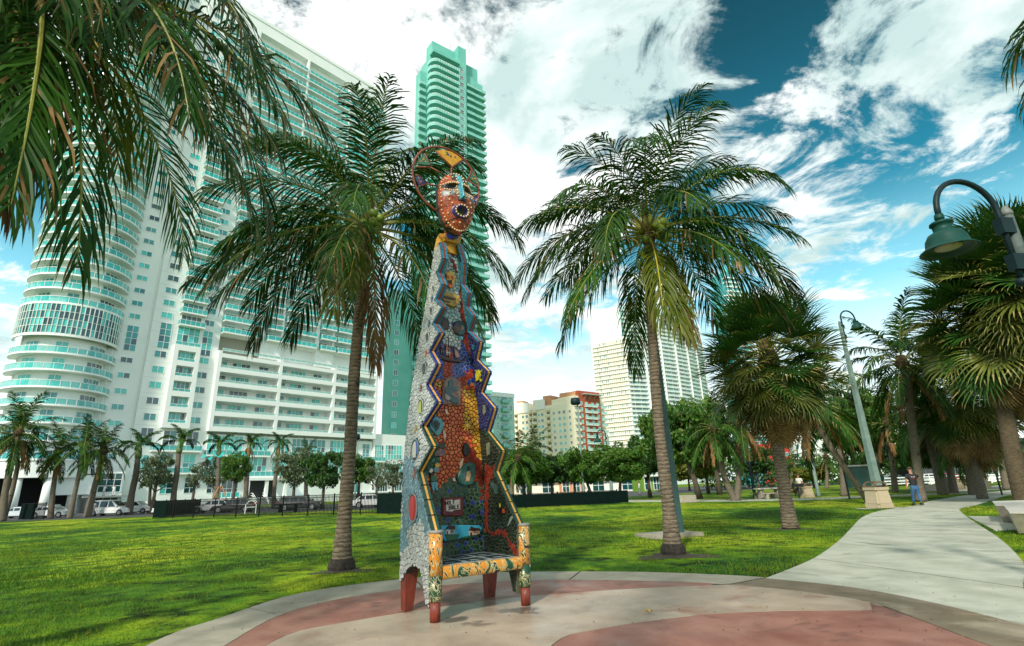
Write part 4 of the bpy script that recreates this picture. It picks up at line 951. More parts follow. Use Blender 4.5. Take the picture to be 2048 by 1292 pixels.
# side rim and back
rim=[j*(NU+1) for j in range(NV+1)]+[NV*(NU+1)+i for i in range(1,NU+1)]+[j*(NU+1)+NU for j in range(NV-1,-1,-1)]+[i for i in range(NU-1,0,-1)]
bkv=[(vs[i][0],HY+.07,vs[i][2]) for i in rim]; off=len(mb.v); mb.v+=bkv
for a in range(len(rim)): b=(a+1)%len(rim); mb.f.append((rim[a],rim[b],off+b,off+a)); mb.m.append(2)
mb.f.append(tuple(range(off,off+len(rim)))); mb.m.append(2)
me=mb.mesh('mask',mk); me=fixn(me); head=link('mask',me,sc_)
# cracked tile seams over the mask: bead studs
Mbd=mat('bead_cream',(.72,.52,.30),.35,spec=.5)
bead=MB(); bead.ball((0,0,0),.0165,7,5); bme=bead.mesh('bead',Mbd,True)
def putbead(x,v,out=.004):
    w_=max(outline(v),.01); u=x/w_; link('bead',bme,head,(HX+x,HY-hgt(u*min(1,w_/.3),v)-out,HZ+.555*v))
for k in range(46):
    a=2*PI*k/46; v=.93*math.sin(a); x=outline(v)*.93*(1 if math.cos(a)>0 else -1)*min(1,abs(math.cos(a))*1.0/ max(.35,math.sqrt(max(0,1-v*v)))); putbead(x,v)
for s in (-1,1):
    for k in range(8): t=k/7; putbead(s*(.05+.21*t),.52-.05*t-.08*(t-.5)**2)
    for k in range(7): t=k/6; putbead(s*(.06+.20*t),.26+.03*math.sin(t*PI)*-1)
    for k in range(3): putbead(s*(.08+.06*k),.12)
for k in range(14): a=2*PI*k/14; putbead(.115*math.cos(a),-.42+.17*math.sin(a))
for k in range(7): putbead(-.062,.05+.12*k); putbead(.062,.05+.12*k)
for x,v in ((-.2,-.1),(-.15,-.2),(.2,-.15),(.17,-.05),(-.22,.02),(.22,-.3),(-.1,-.75),(.1,-.78),(0,-.72),(-.2,-.5),(.2,-.5),(-.12,.72),(.14,.72),(-.2,.66),(.2,.64)): putbead(x,v)
# nose beads ridge skipped; halo of rust rods
HCX,HCZ,HR,HY2=.40,6.39,.615,.50
Mrust=mat('rust_rod',(.26,.06,.025),.5,(.16,.04,.02),20,bump=.6,bscale=60)
mb=MB(); pts=[(HCX+HR*math.cos(a),HY2,HCZ+HR*math.sin(a)*1.03) for a in np.linspace(0,2*PI,49)]; mb.tube(pts,.019,8); halo=mb.build('halo_ring',Mrust,sc_,True)
def B(x,y): return pan((820+x/6.15,290+y/6.15),HY2)
def rod(*pp,r=.015):
    mb=MB(); q=[B(*p) for p in pp]; mb.tube([(a,HY2,b) for a,b in q],r,7); mb.build('halo_rod',Mrust,halo,True)
for pp in (((65,280),(250,285)),((250,285),(440,385)),((175,115),(262,275)),((105,525),(200,485)),((65,370),(200,485)),((200,485),(340,520)),((310,80),(510,290)),((510,290),(650,190)),((510,290),(510,400)),((755,330),(715,440)),((715,440),(630,450)),((715,440),(850,550)),((755,650),(845,615)),((765,680),(780,780))): rod(*pp)
def wedge(pts,m,acc):
    q=[B(*p) for p in pts]; mb=MB(); mb.prism(q,HY2-.012,HY2+.012,0); o=link('halo_panel',fixn(mb.mesh('halo_panel',m)),halo)
    cx=sum(p[0] for p in q)/len(q); cz=sum(p[1] for p in q)/len(q)
    for k in range(7):
        f=.55*random.random(); p=q[k%len(q)]; x=cx+(p[0]-cx)*f; zc=cz+(p[1]-cz)*f; s=random.uniform(.010,.02)
        mb=MB(); mb.prism([(x-s,zc-s*.5),(x+s*.3,zc-s),(x+s,zc+s*.4),(x-s*.3,zc+s)],HY2-.02,HY2-.01,0); link('panel_chip',fixn(mb.mesh('panel_chip',acc[k%len(acc)])),o)
wedge([(325,85),(400,72),(500,95),(580,140),(635,190),(510,272)],tmat('gold',0),[sm('relief_cobalt',(.03,.05,.35)),Mgr,Myl,Mo])
wedge([(95,245),(120,170),(175,125),(245,262)],sm('panel_green',(.05,.18,.12)),[My,Mo,My])
wedge([(82,390),(185,480),(115,512),(92,460)],tmat('blue',0),[Mo,Mw,Mmar])
wedge([(765,345),(820,430),(840,515),(735,430)],sm('panel_green',(.05,.18,.12)),[My,Mo,Myl])
wedge([(775,655),(835,645),(830,700),(795,745)],tmat('blue',0),[Mo,Mw])
mb=MB(); mb.tube([(C0-.05,.88,5.5),(HX,.70,5.72),(HX,HY+.05,5.8)],.045,8); mb.build('head_bracket',Mrust,sc_)
# ================================================================ HERO COCONUT PALMS
def crownbits(t,top,r,seed,nuts=14,dead=2,L=4.2):
    rr=random.Random(seed); top=np.array(top)
    mb=MB(); mb.lathe([(r*.9,-.35),(r*1.7,-.05),(r*1.9,.25),(r*1.2,.6),(r*.5,1.1)],12,tuple(top)); mb.build('crown_shaft',M_fiber,t,True)
    nm=MB(); nm.ball((0,0,0),.105,9,7,0,(1,1,1.18)); nme=nm.mesh('coconut',M_nut,True)
    for k in range(nuts):
        a=rr.uniform(0,2*PI) if k>nuts*.6 else rr.gauss(-.9,.5); R=rr.uniform(.26,.50)
        link('coconut',nme,t,(top[0]+R*math.cos(a),top[1]+R*math.sin(a),top[2]+rr.uniform(-.25,.35)),(rr.uniform(-.5,.5),rr.uniform(-.5,.5),0))
    for k in range(3):
        a=rr.uniform(0,2*PI); p=[top+np.array([math.cos(a)*q,math.sin(a)*q,.15-.9*q*q]) for q in (0.1,.35,.6,.75)]
        mb=MB(); mb.tube(p,[.02,.015,.01,.004],5); mb.build('flower_stalk',M_rachis,t)
def herofronds(t,top,specs,seed,seg=1,llen=1.12,lwd=.038):
    for i,(az,e0,dr,L,st) in enumerate(specs):
        me=frondmesh('frond',L,e0,dr,seed*100+i,nl=int(66*L/4.2)*seg,ll=llen,lw=lwd,style=st,curl=random.Random(seed*7+i).uniform(-.25,.25),tipdead=.25 if e0<5 and st==0 else .06,hang=(1.15 if e0>-5 else 1.5) if st!=2 else 2.6,power=1.35 if e0>30 else 1.0)
        link('frond',me,t,tuple(np.array(top)+np.array([.1*math.cos(R_(az)),.1*math.sin(R_(az)),.1+.004*e0])),(0,0,R_(az)))
def coco(label,pts,rads,specs,seed,group='coconut palms round the sculpture',bark=None,nuts=14,burn=True,ll=1.12,lw=.038):
    b=pts[0]; t=thing('coconut_palm',label,'palm tree',(b[0],b[1],0),0,group)
    q=[(p[0]-b[0],p[1]-b[1],p[2]) for p in pts]; mb,_=trunkmesh(q,rads,18,seed=seed); mb.build('trunk',bark or M_bark,t,True)
    if burn:
        mb=MB(); mb.lathe([(rads[0]*1.22,-.02),(rads[0]*1.30,.06),(rads[0]*1.18,.16),(rads[0]*1.02,.22)],18); mb.build('trunk_base',M_burn,t)
        o=[c for c in bpy.data.objects if c.parent==t][-1]; 
    crownbits(t,q[-1],rads[-1],seed,nuts); herofronds(t,q[-1],specs,seed,1,ll,lw); return t
# right palm
rr_=random.Random(5)
def auto(n,tiers,L,seed,skip=None):
    r=random.Random(seed); out=[]
    for (e0,dr,cnt,off) in tiers:
        for k in range(cnt): out.append((off+360*k/cnt+r.uniform(-14,14),e0+r.uniform(-7,7),dr+r.uniform(-12,12),L*r.uniform(.9,1.08)*(.86 if e0>50 else 1),0))
    return out
p3=[UP(1347,1106,12.6)[:2]+(0,),UP(1338,1020,12.6),UP(1318,860,12.6),UP(1306,700,12.6),UP(1299,560,12.6),UP(1297,478,12.6)]
T3=[(76,76,4,20),(58,88,6,45),(36,92,7,10),(12,75,6,30),(-14,52,5,12)]
s3=auto(0,T3,4.0,31)+[(12,38,70,4.3,0),(168,30,95,4.2,0),(185,12,80,4.0,0),(-8,6,75,4.3,0),(150,62,100,3.8,0),(-95,-42,36,3.6,1),(-100,-30,60,3.4,1),(-75,-55,30,3.1,2),(-60,-62,25,2.8,2),(-20,-8,62,4.2,0),(-150,-12,66,3.9,0),(-40,10,95,3.8,0),(-125,20,100,3.6,0)]
coco('tall coconut palm with green nuts standing between the sculpture and the path',p3,[.215,.145,.125,.118,.11,.10],s3,3)
# left palm
p2=[UP(683,1140,12.0)[:2]+(0,),UP(688,1040,12.0),UP(700,900,12.0),UP(709,740,12.0),UP(722,590,12.0),UP(736,465,12.0)]
T2=[(74,86,4,20),(58,90,5,60),(38,92,6,15),(14,78,6,40),(-12,55,5,0)]
s2=auto(0,T2,4.1,22)+[(72,80,55,4.6,0),(180,28,95,4.5,0),(195,5,62,4.4,0),(210,-12,50,4.0,0),(172,-10,72,4.2,0),(-10,12,80,4.4,0),(8,35,95,4.4,0),(-35,-25,55,4.0,0),(-95,-35,50,3.2,1),(-80,-20,60,3.2,1),(-60,-58,28,3.8,2),(-150,30,110,3.8,0),(20,5,80,4.3,0)]
coco('ringed coconut palm on the lawn just left of the sculpture',p2,[.22,.15,.135,.13,.125,.105],s2,2)
# foreground palm at the left edge
cp1=np.array([-6.25,5.2,8.0])
p1_=[(-6.3,5.2,0),(-6.25,5.2,2.5),(-6.2,5.15,5),(-6.15,5.15,6.6),(tuple(cp1))]
T1=[(80,40,3,0),(55,80,5,30),(30,90,5,0),(5,80,5,25)]
s1=[q for q in auto(0,T1,4.8,11) if not(225<q[0]%360<305)]+[(-58,-50,30,5.3,0),(-50,-42,38,5.5,0),(-28,-35,45,5.6,0),(2,-2,58,4.9,0),(-6,-10,50,4.8,0),(-14,10,88,4.9,0),(-22,-12,62,5.2,0),(-50,-62,20,4.8,0),(-35,-30,50,5.5,0),(-45,-5,75,5.4,0),(8,-12,50,4.4,0),(-28,-6,70,4.4,0),(-48,-22,56,4.6,0),(-42,-56,26,5.2,0),(-38,-38,42,4.7,0),(-58,-52,32,4.8,0),(-15,-30,50,4.0,1),(-30,-50,36,3.9,2),(-20,-60,26,3.6,2),(20,-18,60,4.8,0),(-66,-64,18,4.9,0)]
coco('foreground coconut palm hanging its fronds into the upper left corner',p1_,[.24,.16,.155,.15,.15],s1,1,bark=M_bark_d,nuts=6,ll=1.15,lw=.030)
# palm just outside the top and one outside the right edge; only their frond tips come into view
t=thing('coconut_palm','palm frond tips hanging in at the top edge left of the tall tower','palm tree',(-1.7,-.6,0),0,'coconut palms round the sculpture')
mb,_=trunkmesh([(0,0,0),(0,0,3),(.1,-.1,6),(.1,-.1,8.2)],[.22,.17,.16,.13],14); mb.build('trunk',M_bark,t,True)
herofronds(t,(.1,-.1,8.2),[(a,e,d,L,0) for a,e,d,L in ((86,22,78,4.9),(215,45,60,3.2),(180,20,80,3.4),(250,35,80,4),(310,30,80,3.6))],9)
# ================================================================ SABAL (FAN) PALMS
def fanmesh(name,seed,style=0,R=.95,pet=1.1,nseg=34,droop=.6):
    r=np.random.default_rng(seed); mb=MB()
    n=8; P=[];
    for i in range(n): s=i/(n-1); P.append(np.array([pet*s,0,.16*math.sin(s*PI*.5)*pet-.10*pet*s*s]))
    mb.tube(P,[.02*(1-.5*i/n) for i in range(n)],5,0,caps=False)
    hub=P[-1]; cdir=np.array([1.,0,-.25]); cdir/=np.linalg.norm(cdir); V=[];F=[];M=[];o=0
    up=np.array([.25,0,1.]); up/=np.linalg.norm(up); sd=np.array([0,1.,0])
    for k in range(nseg):
        a=R_(-118+236*(k+.5)/nseg); cs=R*(.62+.38*math.cos(a*.62))*r.uniform(.92,1.06)
        d=cdir*math.cos(a)+sd*math.sin(a); d=d+up*(.10+.22*abs(math.sin(a)))+np.array([0,0,r.uniform(-.05,.05)]); d/=np.linalg.norm(d)
        wv=np.cross(d,up); wv/=np.linalg.norm(wv); g=np.array([0,0,-1.])
        q=[hub.copy()+cdir*(.10*math.cos(a)+.05)]; dd=d.copy()
        for i_,st in enumerate((.45,.25,.18,.12)):
            q.append(q[-1]+dd*cs*st); dd=dd+g*droop*(.12,.35,.8,1.0)[i_]*r.uniform(.6,1.5)*(2 if style==2 else 1); dd/=np.linalg.norm(dd)
        w=(.012,.052*R,.030,.013)
        fold=up*(.010 if k%2 else -.010)
        for i_ in range(4): V+= [q[i_]-wv*w[i_]/2+fold*(i_==1),q[i_]+wv*w[i_]/2-fold*(i_==1)]
        V.append(q[4])
        F+=[(o,o+1,o+3,o+2),(o+2,o+3,o+5,o+4),(o+4,o+5,o+7,o+6),(o+6,o+7,o+8)]
        M+=[1,1,1 if r.random()<.8 else 2,2 if r.random()<.35 else 1]; o+=9
    b=len(mb.v); mb.v+=[tuple(p) for p in V]; mb.f+=[tuple(i+b for i in f) for f in F]; mb.m+=M
    ms={0:[M_rachis,mat('fan_leaf',(.016,.065,.010),.42,(.045,.12,.014),1.5,spec=.38,trans=.2,objrand=.4),mat('fan_tip',(.28,.24,.05),.6,(.34,.28,.09),3,trans=.2)],
        1:[M_rachis,mat('fan_leaf_olive',(.07,.11,.015),.42,(.14,.15,.025),2,spec=.5,trans=.25,objrand=.3),mat('fan_tip',(.3,.25,.06),.6)],
        2:[M_rachis_d,mat('fan_leaf_dead',(.17,.10,.04),.85,(.30,.20,.09),3,spec=.15,trans=.1,objrand=.35),mat('fan_tip_dead',(.28,.19,.08),.8)]}[style]
    return mb.mesh(name,ms)
FAN={s:[fanmesh('fan_leaf',50+s*10+i,s,R=(.98,.95,.72)[s],droop=(.55,.9,1.6)[s]) for i in range(3)] for s in (0,1,2)}
def sabal(label,pts,rads,nl,scale,seed,group='cabbage palms with fan leaves',bark=None,skirt=14):
    r=random.Random(seed); b=pts[0]; t=thing('cabbage_palm',label,'palm tree',(b[0],b[1],0),0,group)
    q=[(p[0]-b[0],p[1]-b[1],p[2]) for p in pts]; mb,_=trunkmesh(q,rads,16,seed=seed); mb.build('trunk',bark or M_bark_g,t,True)
    top=np.array(q[-1]); mb=MB(); mb.lathe([(rads[-1]*1.0,-.9*scale),(rads[-1]*1.7,-.5*scale),(rads[-1]*2,.1),(rads[-1]*.8,.7*scale)],12,tuple(top)); mb.build('boot_crown',M_fiber,t,True)
    for k in range(nl+skirt):
        dead=k>=nl; s=(k+.5)/nl; el=(80-135*s**.85) if not dead else r.uniform(-88,-52); az=k*137.5+r.uniform(-15,15)
        st=2 if dead else (1 if s>.45 and r.random()<.65 else 0); me=r.choice(FAN[st])
        o=link('fan_leaf' if not dead else 'dead_fan_leaf',me,t,tuple(top+np.array([0,0,(.25-.55*s if not dead else -.55)*scale])))
        o.rotation_euler=(Matrix.Rotation(R_(az),4,'Z')@Matrix.Rotation(R_(-el),4,'Y')@Matrix.Rotation(R_(r.uniform(-25,25)),4,'X')).to_euler()
        o.scale=(scale*r.uniform(.85,1.12),)*3
    return t
y4=17.6
sabal('round dense-headed cabbage palm on the lawn left of the tall green lamp',[UP(1581,1054,y4)[:2]+(0,),UP(1572,1000,y4),UP(1556,900,y4),UP(1545,800,y4),UP(1538,725,y4)],[.25,.19,.18,.17,.17],105,1.15,4,skirt=26,bark=M_bark)
b=G(2052,1012); Y=b[1]
sabal('big cabbage palm behind the concrete bench at the right edge',[(b[0],b[1],0),UP(2030,930,Y),UP(2012,840,Y),UP(1998,720,Y),UP(1992,640,Y)],[.38,.33,.31,.3,.27],120,1.95,5,bark=M_bark_d,skirt=16)
b=G(2085,1014); Y=b[1]-1
sabal('cabbage palm cut off by the right edge below the near lamp',[(b[0]+.3,Y,0),UP(2090,900,Y),UP(2085,760,Y),UP(2075,600,Y),UP(2068,560,Y)],[.36,.3,.28,.26,.25],110,1.9,6,bark=M_bark_d,skirt=10)
b=G(1958,978); Y=32.
sabal('cabbage palm with a dark drooping head behind the twin litter bins',[(AT(1962,Y),Y,0),UP(1950,930,Y),UP(1932,860,Y),UP(1922,790,Y)],[.28,.22,.2,.2],90,1.8,7,skirt=26)
# frond tips at the right edge, palm outside the frame
t=thing('coconut_palm','dark palm frond tips poking in at the top right corner','palm tree',(9.9,5.2,0),0,'coconut palms round the sculpture')
mb,_=trunkmesh([(0,0,0),(0,0,3),(.1,-.1,6),(.1,-.1,8.3)],[.22,.17,.16,.13],14); mb.build('trunk',M_bark_d,t,True)
herofronds(t,(.1,-.1,8.3),[(a,e,d,L,0) for a,e,d,L in ((118,12,74,3.0),(135,30,95,3.0),(60,30,80,4),(0,30,80,4),(300,30,80,3.6),(90,45,80,3.4))],10)
# ================================================================ BACKGROUND PALMS (shared frond meshes)
FR=[frondmesh('frond',3.6,e,d,900+i,nl=40,ll=.85,lw=.065,tipdead=.04) for i,(e,d) in enumerate(((78,45),(60,85),(42,95),(22,90),(2,70),(-22,50),(-45,35)))]
FRD=frondmesh('frond',3.0,-50,35,990,nl=26,ll=.6,lw=.07,style=2,hang=2.5)
FRR=[frondmesh('frond',3.2,e,d,950+i,nl=40,ll=.75,lw=.085) for i,(e,d) in enumerate(((70,75),(50,100),(32,110)))]
def bpalm(label,pts,rad,sc,seed,group,kindp='coco',bark=None,dead=3,n=20):
    r=random.Random(seed); b=pts[0]; t=thing('coconut_palm' if kindp=='coco' else 'royal_palm',label,'palm tree',(b[0],b[1],0),0,group)
    q=[(p[0]-b[0],p[1]-b[1],p[2]) for p in pts]; mb,_=trunkmesh(q,[rad*1.35]+[rad]*(len(q)-2)+[rad*.8],9,seed=seed); mb.build('trunk',bark or M_bark_g,t,True)
    top=np.array(q[-1])
    mb=MB()
    if kindp=='coco': mb.lathe([(rad*.8,-.3),(rad*1.8,0),(rad*1.0,.6)],8,tuple(top))
    else: mb.lathe([(rad*1.0,-.1),(rad*1.15,.3),(rad*.8,1.1),(rad*.4,1.5)],8,tuple(top)); top=top+np.array([0,0,1.2])
    mb.build('crown_shaft',M_fiber if kindp=='coco' else mat('crownshaft_green',(.10,.17,.04),.4,(.15,.2,.06),5),t,True)
    lst=FR if kindp=='coco' else FRR
    for k in range(n if kindp=='coco' else 12):
        s=k/(n if kindp=='coco' else 12); i=min(len(lst)-1,int(s*len(lst)))
        link('frond',lst[i],t,tuple(top+np.array([0,0,.1])),(R_(r.uniform(-6,6)),R_(r.uniform(-6,6)),R_(k*137.5+r.uniform(-20,20))),sc*r.uniform(.9,1.1))
    for k in range(dead): link('dead_frond',FRD,t,tuple(top),(0,0,R_(r.uniform(0,360))),sc)
    return t
gl='palms along the drive in front of the white towers'
def bp(label,basepx,Y,pix,rad,sc,seed,group,kp='coco',bark=None,dead=3,n=20):
    pts=[UP(*basepx,Y)[:2]+(0,)]+[UP(x,y,Y) for x,y in pix]; return bpalm(label,pts,rad,sc,seed,group,kp,bark,dead,n)
bp('heavy-headed palm at the far left edge, leftmost of the drive palms',(8,1022),58,[(10,985),(22,925),(38,868)],.30,1.35,41,gl,dead=5)
bp('slim leaning palm close against the leftmost drive palm',(10,1023),60,[(24,985),(36,930),(30,880)],.22,.95,42,gl,dead=2)
bp('shaggy palm with a brown drooping side left of the round tower columns',(104,1022),62,[(106,980),(112,940),(116,905)],.24,1.05,43,gl,dead=7)
bp('bright green palm with a slim leaning stem before the garage opening',(142,1022),60,[(150,985),(160,940),(168,895)],.22,1.10,44,gl,dead=1)
bp('palm with arching fronds left of the white four-wheel drive',(176,1026),62,[(186,985),(196,950),(206,905)],.30,1.10,45,gl,dead=3)
bp('smooth-stemmed palm rising behind the white four-wheel drive',(258,1022),66,[(264,985),(272,950),(276,915)],.34,.95,46,gl,'royal',dead=2)
bp('smooth pale palm in front of the white base wall',(346,1020),68,[(348,985),(354,945),(358,905)],.32,.95,47,gl,'royal',dead=0)
bp('palm with an upright spear leaf held by wooden props',(435,1018),68,[(435,985),(437,945),(437,912)],.26,.85,48,gl,'royal',dead=0)
bp('palm with a brown collar of dead leaves by the entrance steps',(492,1015),70,[(492,985),(494,945),(496,910)],.30,.72,49,gl,'royal',dead=7)
bp('narrow palm wrapped in brown dead leaves right of the entrance steps',(548,1012),72,[(548,985),(552,945),(556,908)],.26,.70,50,gl,'royal',dead=8)
bp('small palm crown above the leafy trees left of the near ringed palm',(612,1010),78,[(612,960),(613,930),(614,908)],.25,.7,51,gl,dead=2)
bp('small palm low beside the garage corner behind the drive palms',(300,1018),72,[(300,985),(301,968),(300,952)],.18,.62,52,gl,dead=0)
gp='palms in the park beyond the path'
bp('tall palm behind the walking man with a pale ringed stem',(1843,1003),31.5,[(1838,960),(1825,860),(1815,760),(1805,730)],.22,1.28,61,gp,bark=M_bark_g,dead=4,n=24)
bp('palm with a brown-red hanging skirt right of the walking man',(1884,979),40,[(1874,940),(1858,880),(1846,830)],.26,1.15,62,gp,dead=12)
bp('grey leaning palm stem crossing behind the green notice board',(1737,990),32,[(1700,950),(1668,905),(1640,858),(1625,815)],.17,1.1,63,gp,dead=4)
bp('palm with a thin stem left of the green notice board',(1688,988),44,[(1684,940),(1680,880),(1674,830)],.2,1.1,64,gp,dead=5)
bp('palm forked from the same foot as its neighbour, leaning left',(1470,998),42,[(1450,960),(1436,905),(1428,860)],.2,1.0,65,gp,dead=4)
bp('palm forked from the same foot as its neighbour, leaning right',(1473,998),42,[(1478,950),(1484,900),(1483,850)],.2,1.0,66,gp,dead=5)
bp('palm with a thin pale foot between the tall lamp and the walking man',(1790,982),48,[(1786,940),(1780,890),(1772,850)],.2,1.15,67,gp,dead=4)
bp('palm arching over the black-screened fence, left of the cream block',(1058,990),62,[(1060,960),(1062,925),(1064,905)],.22,.95,68,gp,dead=1)
bp('drooping palm beside the mosaic chair arm behind the fence',(1022,1000),55,[(1024,960),(1028,935),(1036,920)],.2,.9,69,gp,dead=1)
bp('short palm in front of the low blue and red buildings',(1585,985),80,[(1584,950),(1583,930)],.2,.95,70,gp,dead=1)
bp('short palm right of the blue and red buildings',(1655,985),75,[(1654,950),(1652,915)],.2,.95,71,gp,dead=1)
bp('palm leaning near the far litter bins',(1906,976),42,[(1898,930),(1888,880),(1880,840)],.22,1.15,72,gp,dead=3)
bp('palm with a pale stem in front of the twin litter bins',(1945,977),38,[(1938,940),(1930,900),(1925,860)],.24,1.15,73,gp,dead=3)
bp('dark palm filling the gap behind the tall lamp',(1735,985),55,[(1735,940),(1732,890),(1730,850)],.22,1.4,74,gp,dead=3,n=26)
bp('palm at the far right behind the cabbage palms',(2012,972),46,[(2004,930),(1996,890),(1990,860)],.22,1.2,75,gp,dead=3)
# ================================================================ BROADLEAF TREES
def crownmesh(name,seed,R=2.2,H=1.6,n=2600,leaf=.17,clumps=20,m=None):
    r=np.random.default_rng(seed); C=[]
    while len(C)<clumps:
        p=r.uniform(-1,1,3)
        if .25<np.linalg.norm(p)<1: C.append(p*np.array([R,R,H]))
    C=np.array(C); cr=r.uniform(.22,.46,clumps)*R*.75
    idx=r.integers(0,clumps,n); d=r.normal(size=(n,3)); d/=np.linalg.norm(d,axis=1,keepdims=True); P=C[idx]+d*(cr[idx]*r.uniform(.45,1.05,n)**.6)[:,None]*np.array([1,1,.7])
    a=r.normal(size=(n,3)); a/=np.linalg.norm(a,axis=1,keepdims=True); b=np.cross(a,r.normal(size=(n,3))); b/=np.linalg.norm(b,axis=1,keepdims=True)
    s=(leaf*r.uniform(.6,1.3,n))[:,None]; V=np.stack([P-a*s,P-b*s*.45,P+a*s,P+b*s*.45],1).reshape(-1,3); F=np.arange(n*4).reshape(n,4)
    return npmesh(name,V,F,m,np.where(r.random(n)<.3,1,0))
LM={'mid':[mat('tree_leaf',(.03,.11,.012),.5,(.08,.19,.02),.8,spec=.4,trans=.3,objrand=.2),mat('tree_leaf_light',(.09,.18,.03),.5,(.14,.22,.03),.8,spec=.4,trans=.35)],
    'dark':[mat('tree_leaf_dark',(.014,.05,.012),.5,(.035,.085,.018),.8,spec=.4,trans=.2,objrand=.2),mat('tree_leaf',(.03,.09,.016),.5)],
    'olive':[mat('tree_leaf_olive',(.055,.09,.035),.55,(.10,.14,.05),1,spec=.35,trans=.3,objrand=.2),mat('tree_leaf_silver',(.12,.16,.09),.5,(.16,.2,.12),1)],
    'yel':[mat('tree_leaf_yellow',(.14,.18,.02),.55,(.26,.24,.03),1,trans=.35),mat('tree_leaf_light',(.09,.18,.03),.5)]}
CR={k:[crownmesh('crown',7+i+len(k)*3,m=LM[k],n=(2600 if k!='olive' else 1500),leaf=(.17 if k!='olive' else .14)) for i in range(2)] for k in LM}
M_tb=mat('tree_bark',(.05,.04,.03),.9,(.12,.10,.075),9,bump=.5); M_tbp=mat('tree_bark_pale',(.18,.17,.14),.85,(.28,.26,.21),9,bump=.4)
def tree(label,basepx,Y,topy,cw,kindt,seed,group,bark=None,n=3,lean=0,base=None):
    """broadleaf tree: cw crown width in photo px, topy crown top row"""
    r=random.Random(seed); b=UP(*basepx,Y)[:2]; s=Y/1054*1.05; H=UP(basepx[0],topy,Y)[2]; Rw=cw*s/2
    t=thing('broadleaf_tree',label,'tree',(b[0],b[1],0),0,group)
    hc=max(H-Rw*1.1,H*.42); mb=MB(); lx=lean*s; th=.06+.028*H*.7
    mb.tube([(0,0,-.05),(lx*.2,0,hc*.3),(lx*.6,0,hc*.65),(lx,0,hc)],[th*1.4,th,th*.85,th*.6],8)
    mb.build('trunk',bark or M_tb,t,True)
    for k in range(5):
        a=r.uniform(0,2*PI); z0=hc*r.uniform(.55,.95); L=Rw*r.uniform(.55,.85); mb=MB()
        p0=np.array([lx*z0/hc*.9,0,z0]); p2_=np.array([lx+L*math.cos(a),L*math.sin(a),min(H*.85,z0+L*r.uniform(.6,1.2))]); pm=(p0+p2_)/2+np.array([0,0,-.12*L])
        mb.tube([p0,pm,p2_],[th*.45,th*.3,th*.1],6); mb.build('limb',bark or M_tb,t,True)
    hh=(H-max(.40*H,hc*.75))/2
    for k in range(n):
        me=CR[kindt][k%2]; a=2*PI*k/n+seed; off=Rw*.34 if n>1 else 0
        o=link('crown',me,t,(lx+off*math.cos(a),off*math.sin(a),H-hh*(1.0+.15*r.random())),(0,0,r.uniform(0,6)))
        k_=Rw*(.72 if n>1 else 1)/2.2; o.scale=(k_,k_,hh/1.6*.98)
    return t
gt='small street trees along the drive'; gk='park trees beyond the lawn'
tree('small sparse tree beside the parked car at the fence corner',(304,1020),66,905,74,'olive',1,gt,n=3)
tree('small sparse tree left of the propped palm',(383,1016),67,925,52,'olive',2,gt,M_tb,n=2)
tree('pale-stemmed tree behind the wooden props',(425,1016),72,905,70,'olive',3,gt,M_tbp,n=2)
tree('small round tree left of the entrance steps',(464,1015),66,900,56,'mid',4,gt,n=3)
tree('grey-green bushy tree in front of the glazed ground floor, third from the near ringed palm',(585,1012),62,895,86,'olive',5,gt,n=4)
tree('dark rounded tree directly left of the near ringed palm',(645,1010),60,900,84,'dark',6,gt,n=4)
tree('dark green tree directly right of the near ringed palm',(716,1008),64,905,60,'mid',7,gt,n=3)
tree('thin light green tree in front of the shop sign',(752,1008),62,925,52,'olive',8,gt,n=2)
tree('light green tree at the sculpture edge by the shop sign',(785,1006),60,920,60,'olive',9,gt,n=3)
tree('leafy light green tree beside the mosaic chair behind the screened fence',(1048,1000),58,893,110,'mid',10,gk,n=4)
tree('darker bushy tree behind the screened fence under the cream block',(1105,998),66,910,80,'dark',11,gk,n=4)
tree('spreading tree left of the black fence end',(1185,1000),56,893,100,'mid',12,gk,n=4,lean=-10)
tree('forked dark tree at the end of the black fence',(1240,1000),54,885,120,'mid',13,gk,n=5,lean=5)
tree('rounded tree behind the tall palm stem',(1300,992),60,870,100,'dark',14,gk,n=4)
tree('tall bright tree right of the dark light mast',(1400,1000),50,795,150,'mid',15,gk,n=6,lean=-22)
tree('tall dark tree behind the forked palms',(1440,990),62,810,120,'dark',16,gk,n=5)
tree('low dark tree left of the cabbage palm stem',(1418,992),70,880,90,'yel',17,gk,n=3)
tree('dark tree far behind the picnic table',(1520,984),90,890,100,'dark',18,gk,n=3)
tree('rounded yellow-flowering tree left of the leaning stem',(1630,982),78,930,80,'yel',19,gk,n=4)
tree('tall feathery green tree right of the tall lamp',(1765,980),52,780,110,'mid',20,gk,n=6)
tree('dark tall tree behind the notice board',(1720,982),60,800,110,'dark',21,gk,n=5)
tree('crooked pale-trunked tree right of the walking man',(1900,975),43,840,120,'mid',22,gk,M_tbp,n=5,lean=-14)
tree('dark mass of foliage tree above the far bins',(1960,972),52,850,150,'dark',23,gk,n=6)
tree('dark tree under the cabbage palms at the right',(2010,970),60,870,130,'dark',24,gk,n=5)
tree('far dark tree left of the walking man',(1800,978),75,880,120,'dark',25,gk,n=4)
tree('far light tree in the sunny gap beyond the picnic table',(1380,985),95,915,120,'yel',26,gk,n=4)
tree('tree behind the far end of the black fence',(1150,995),72,905,90,'dark',27,gk,n=4)
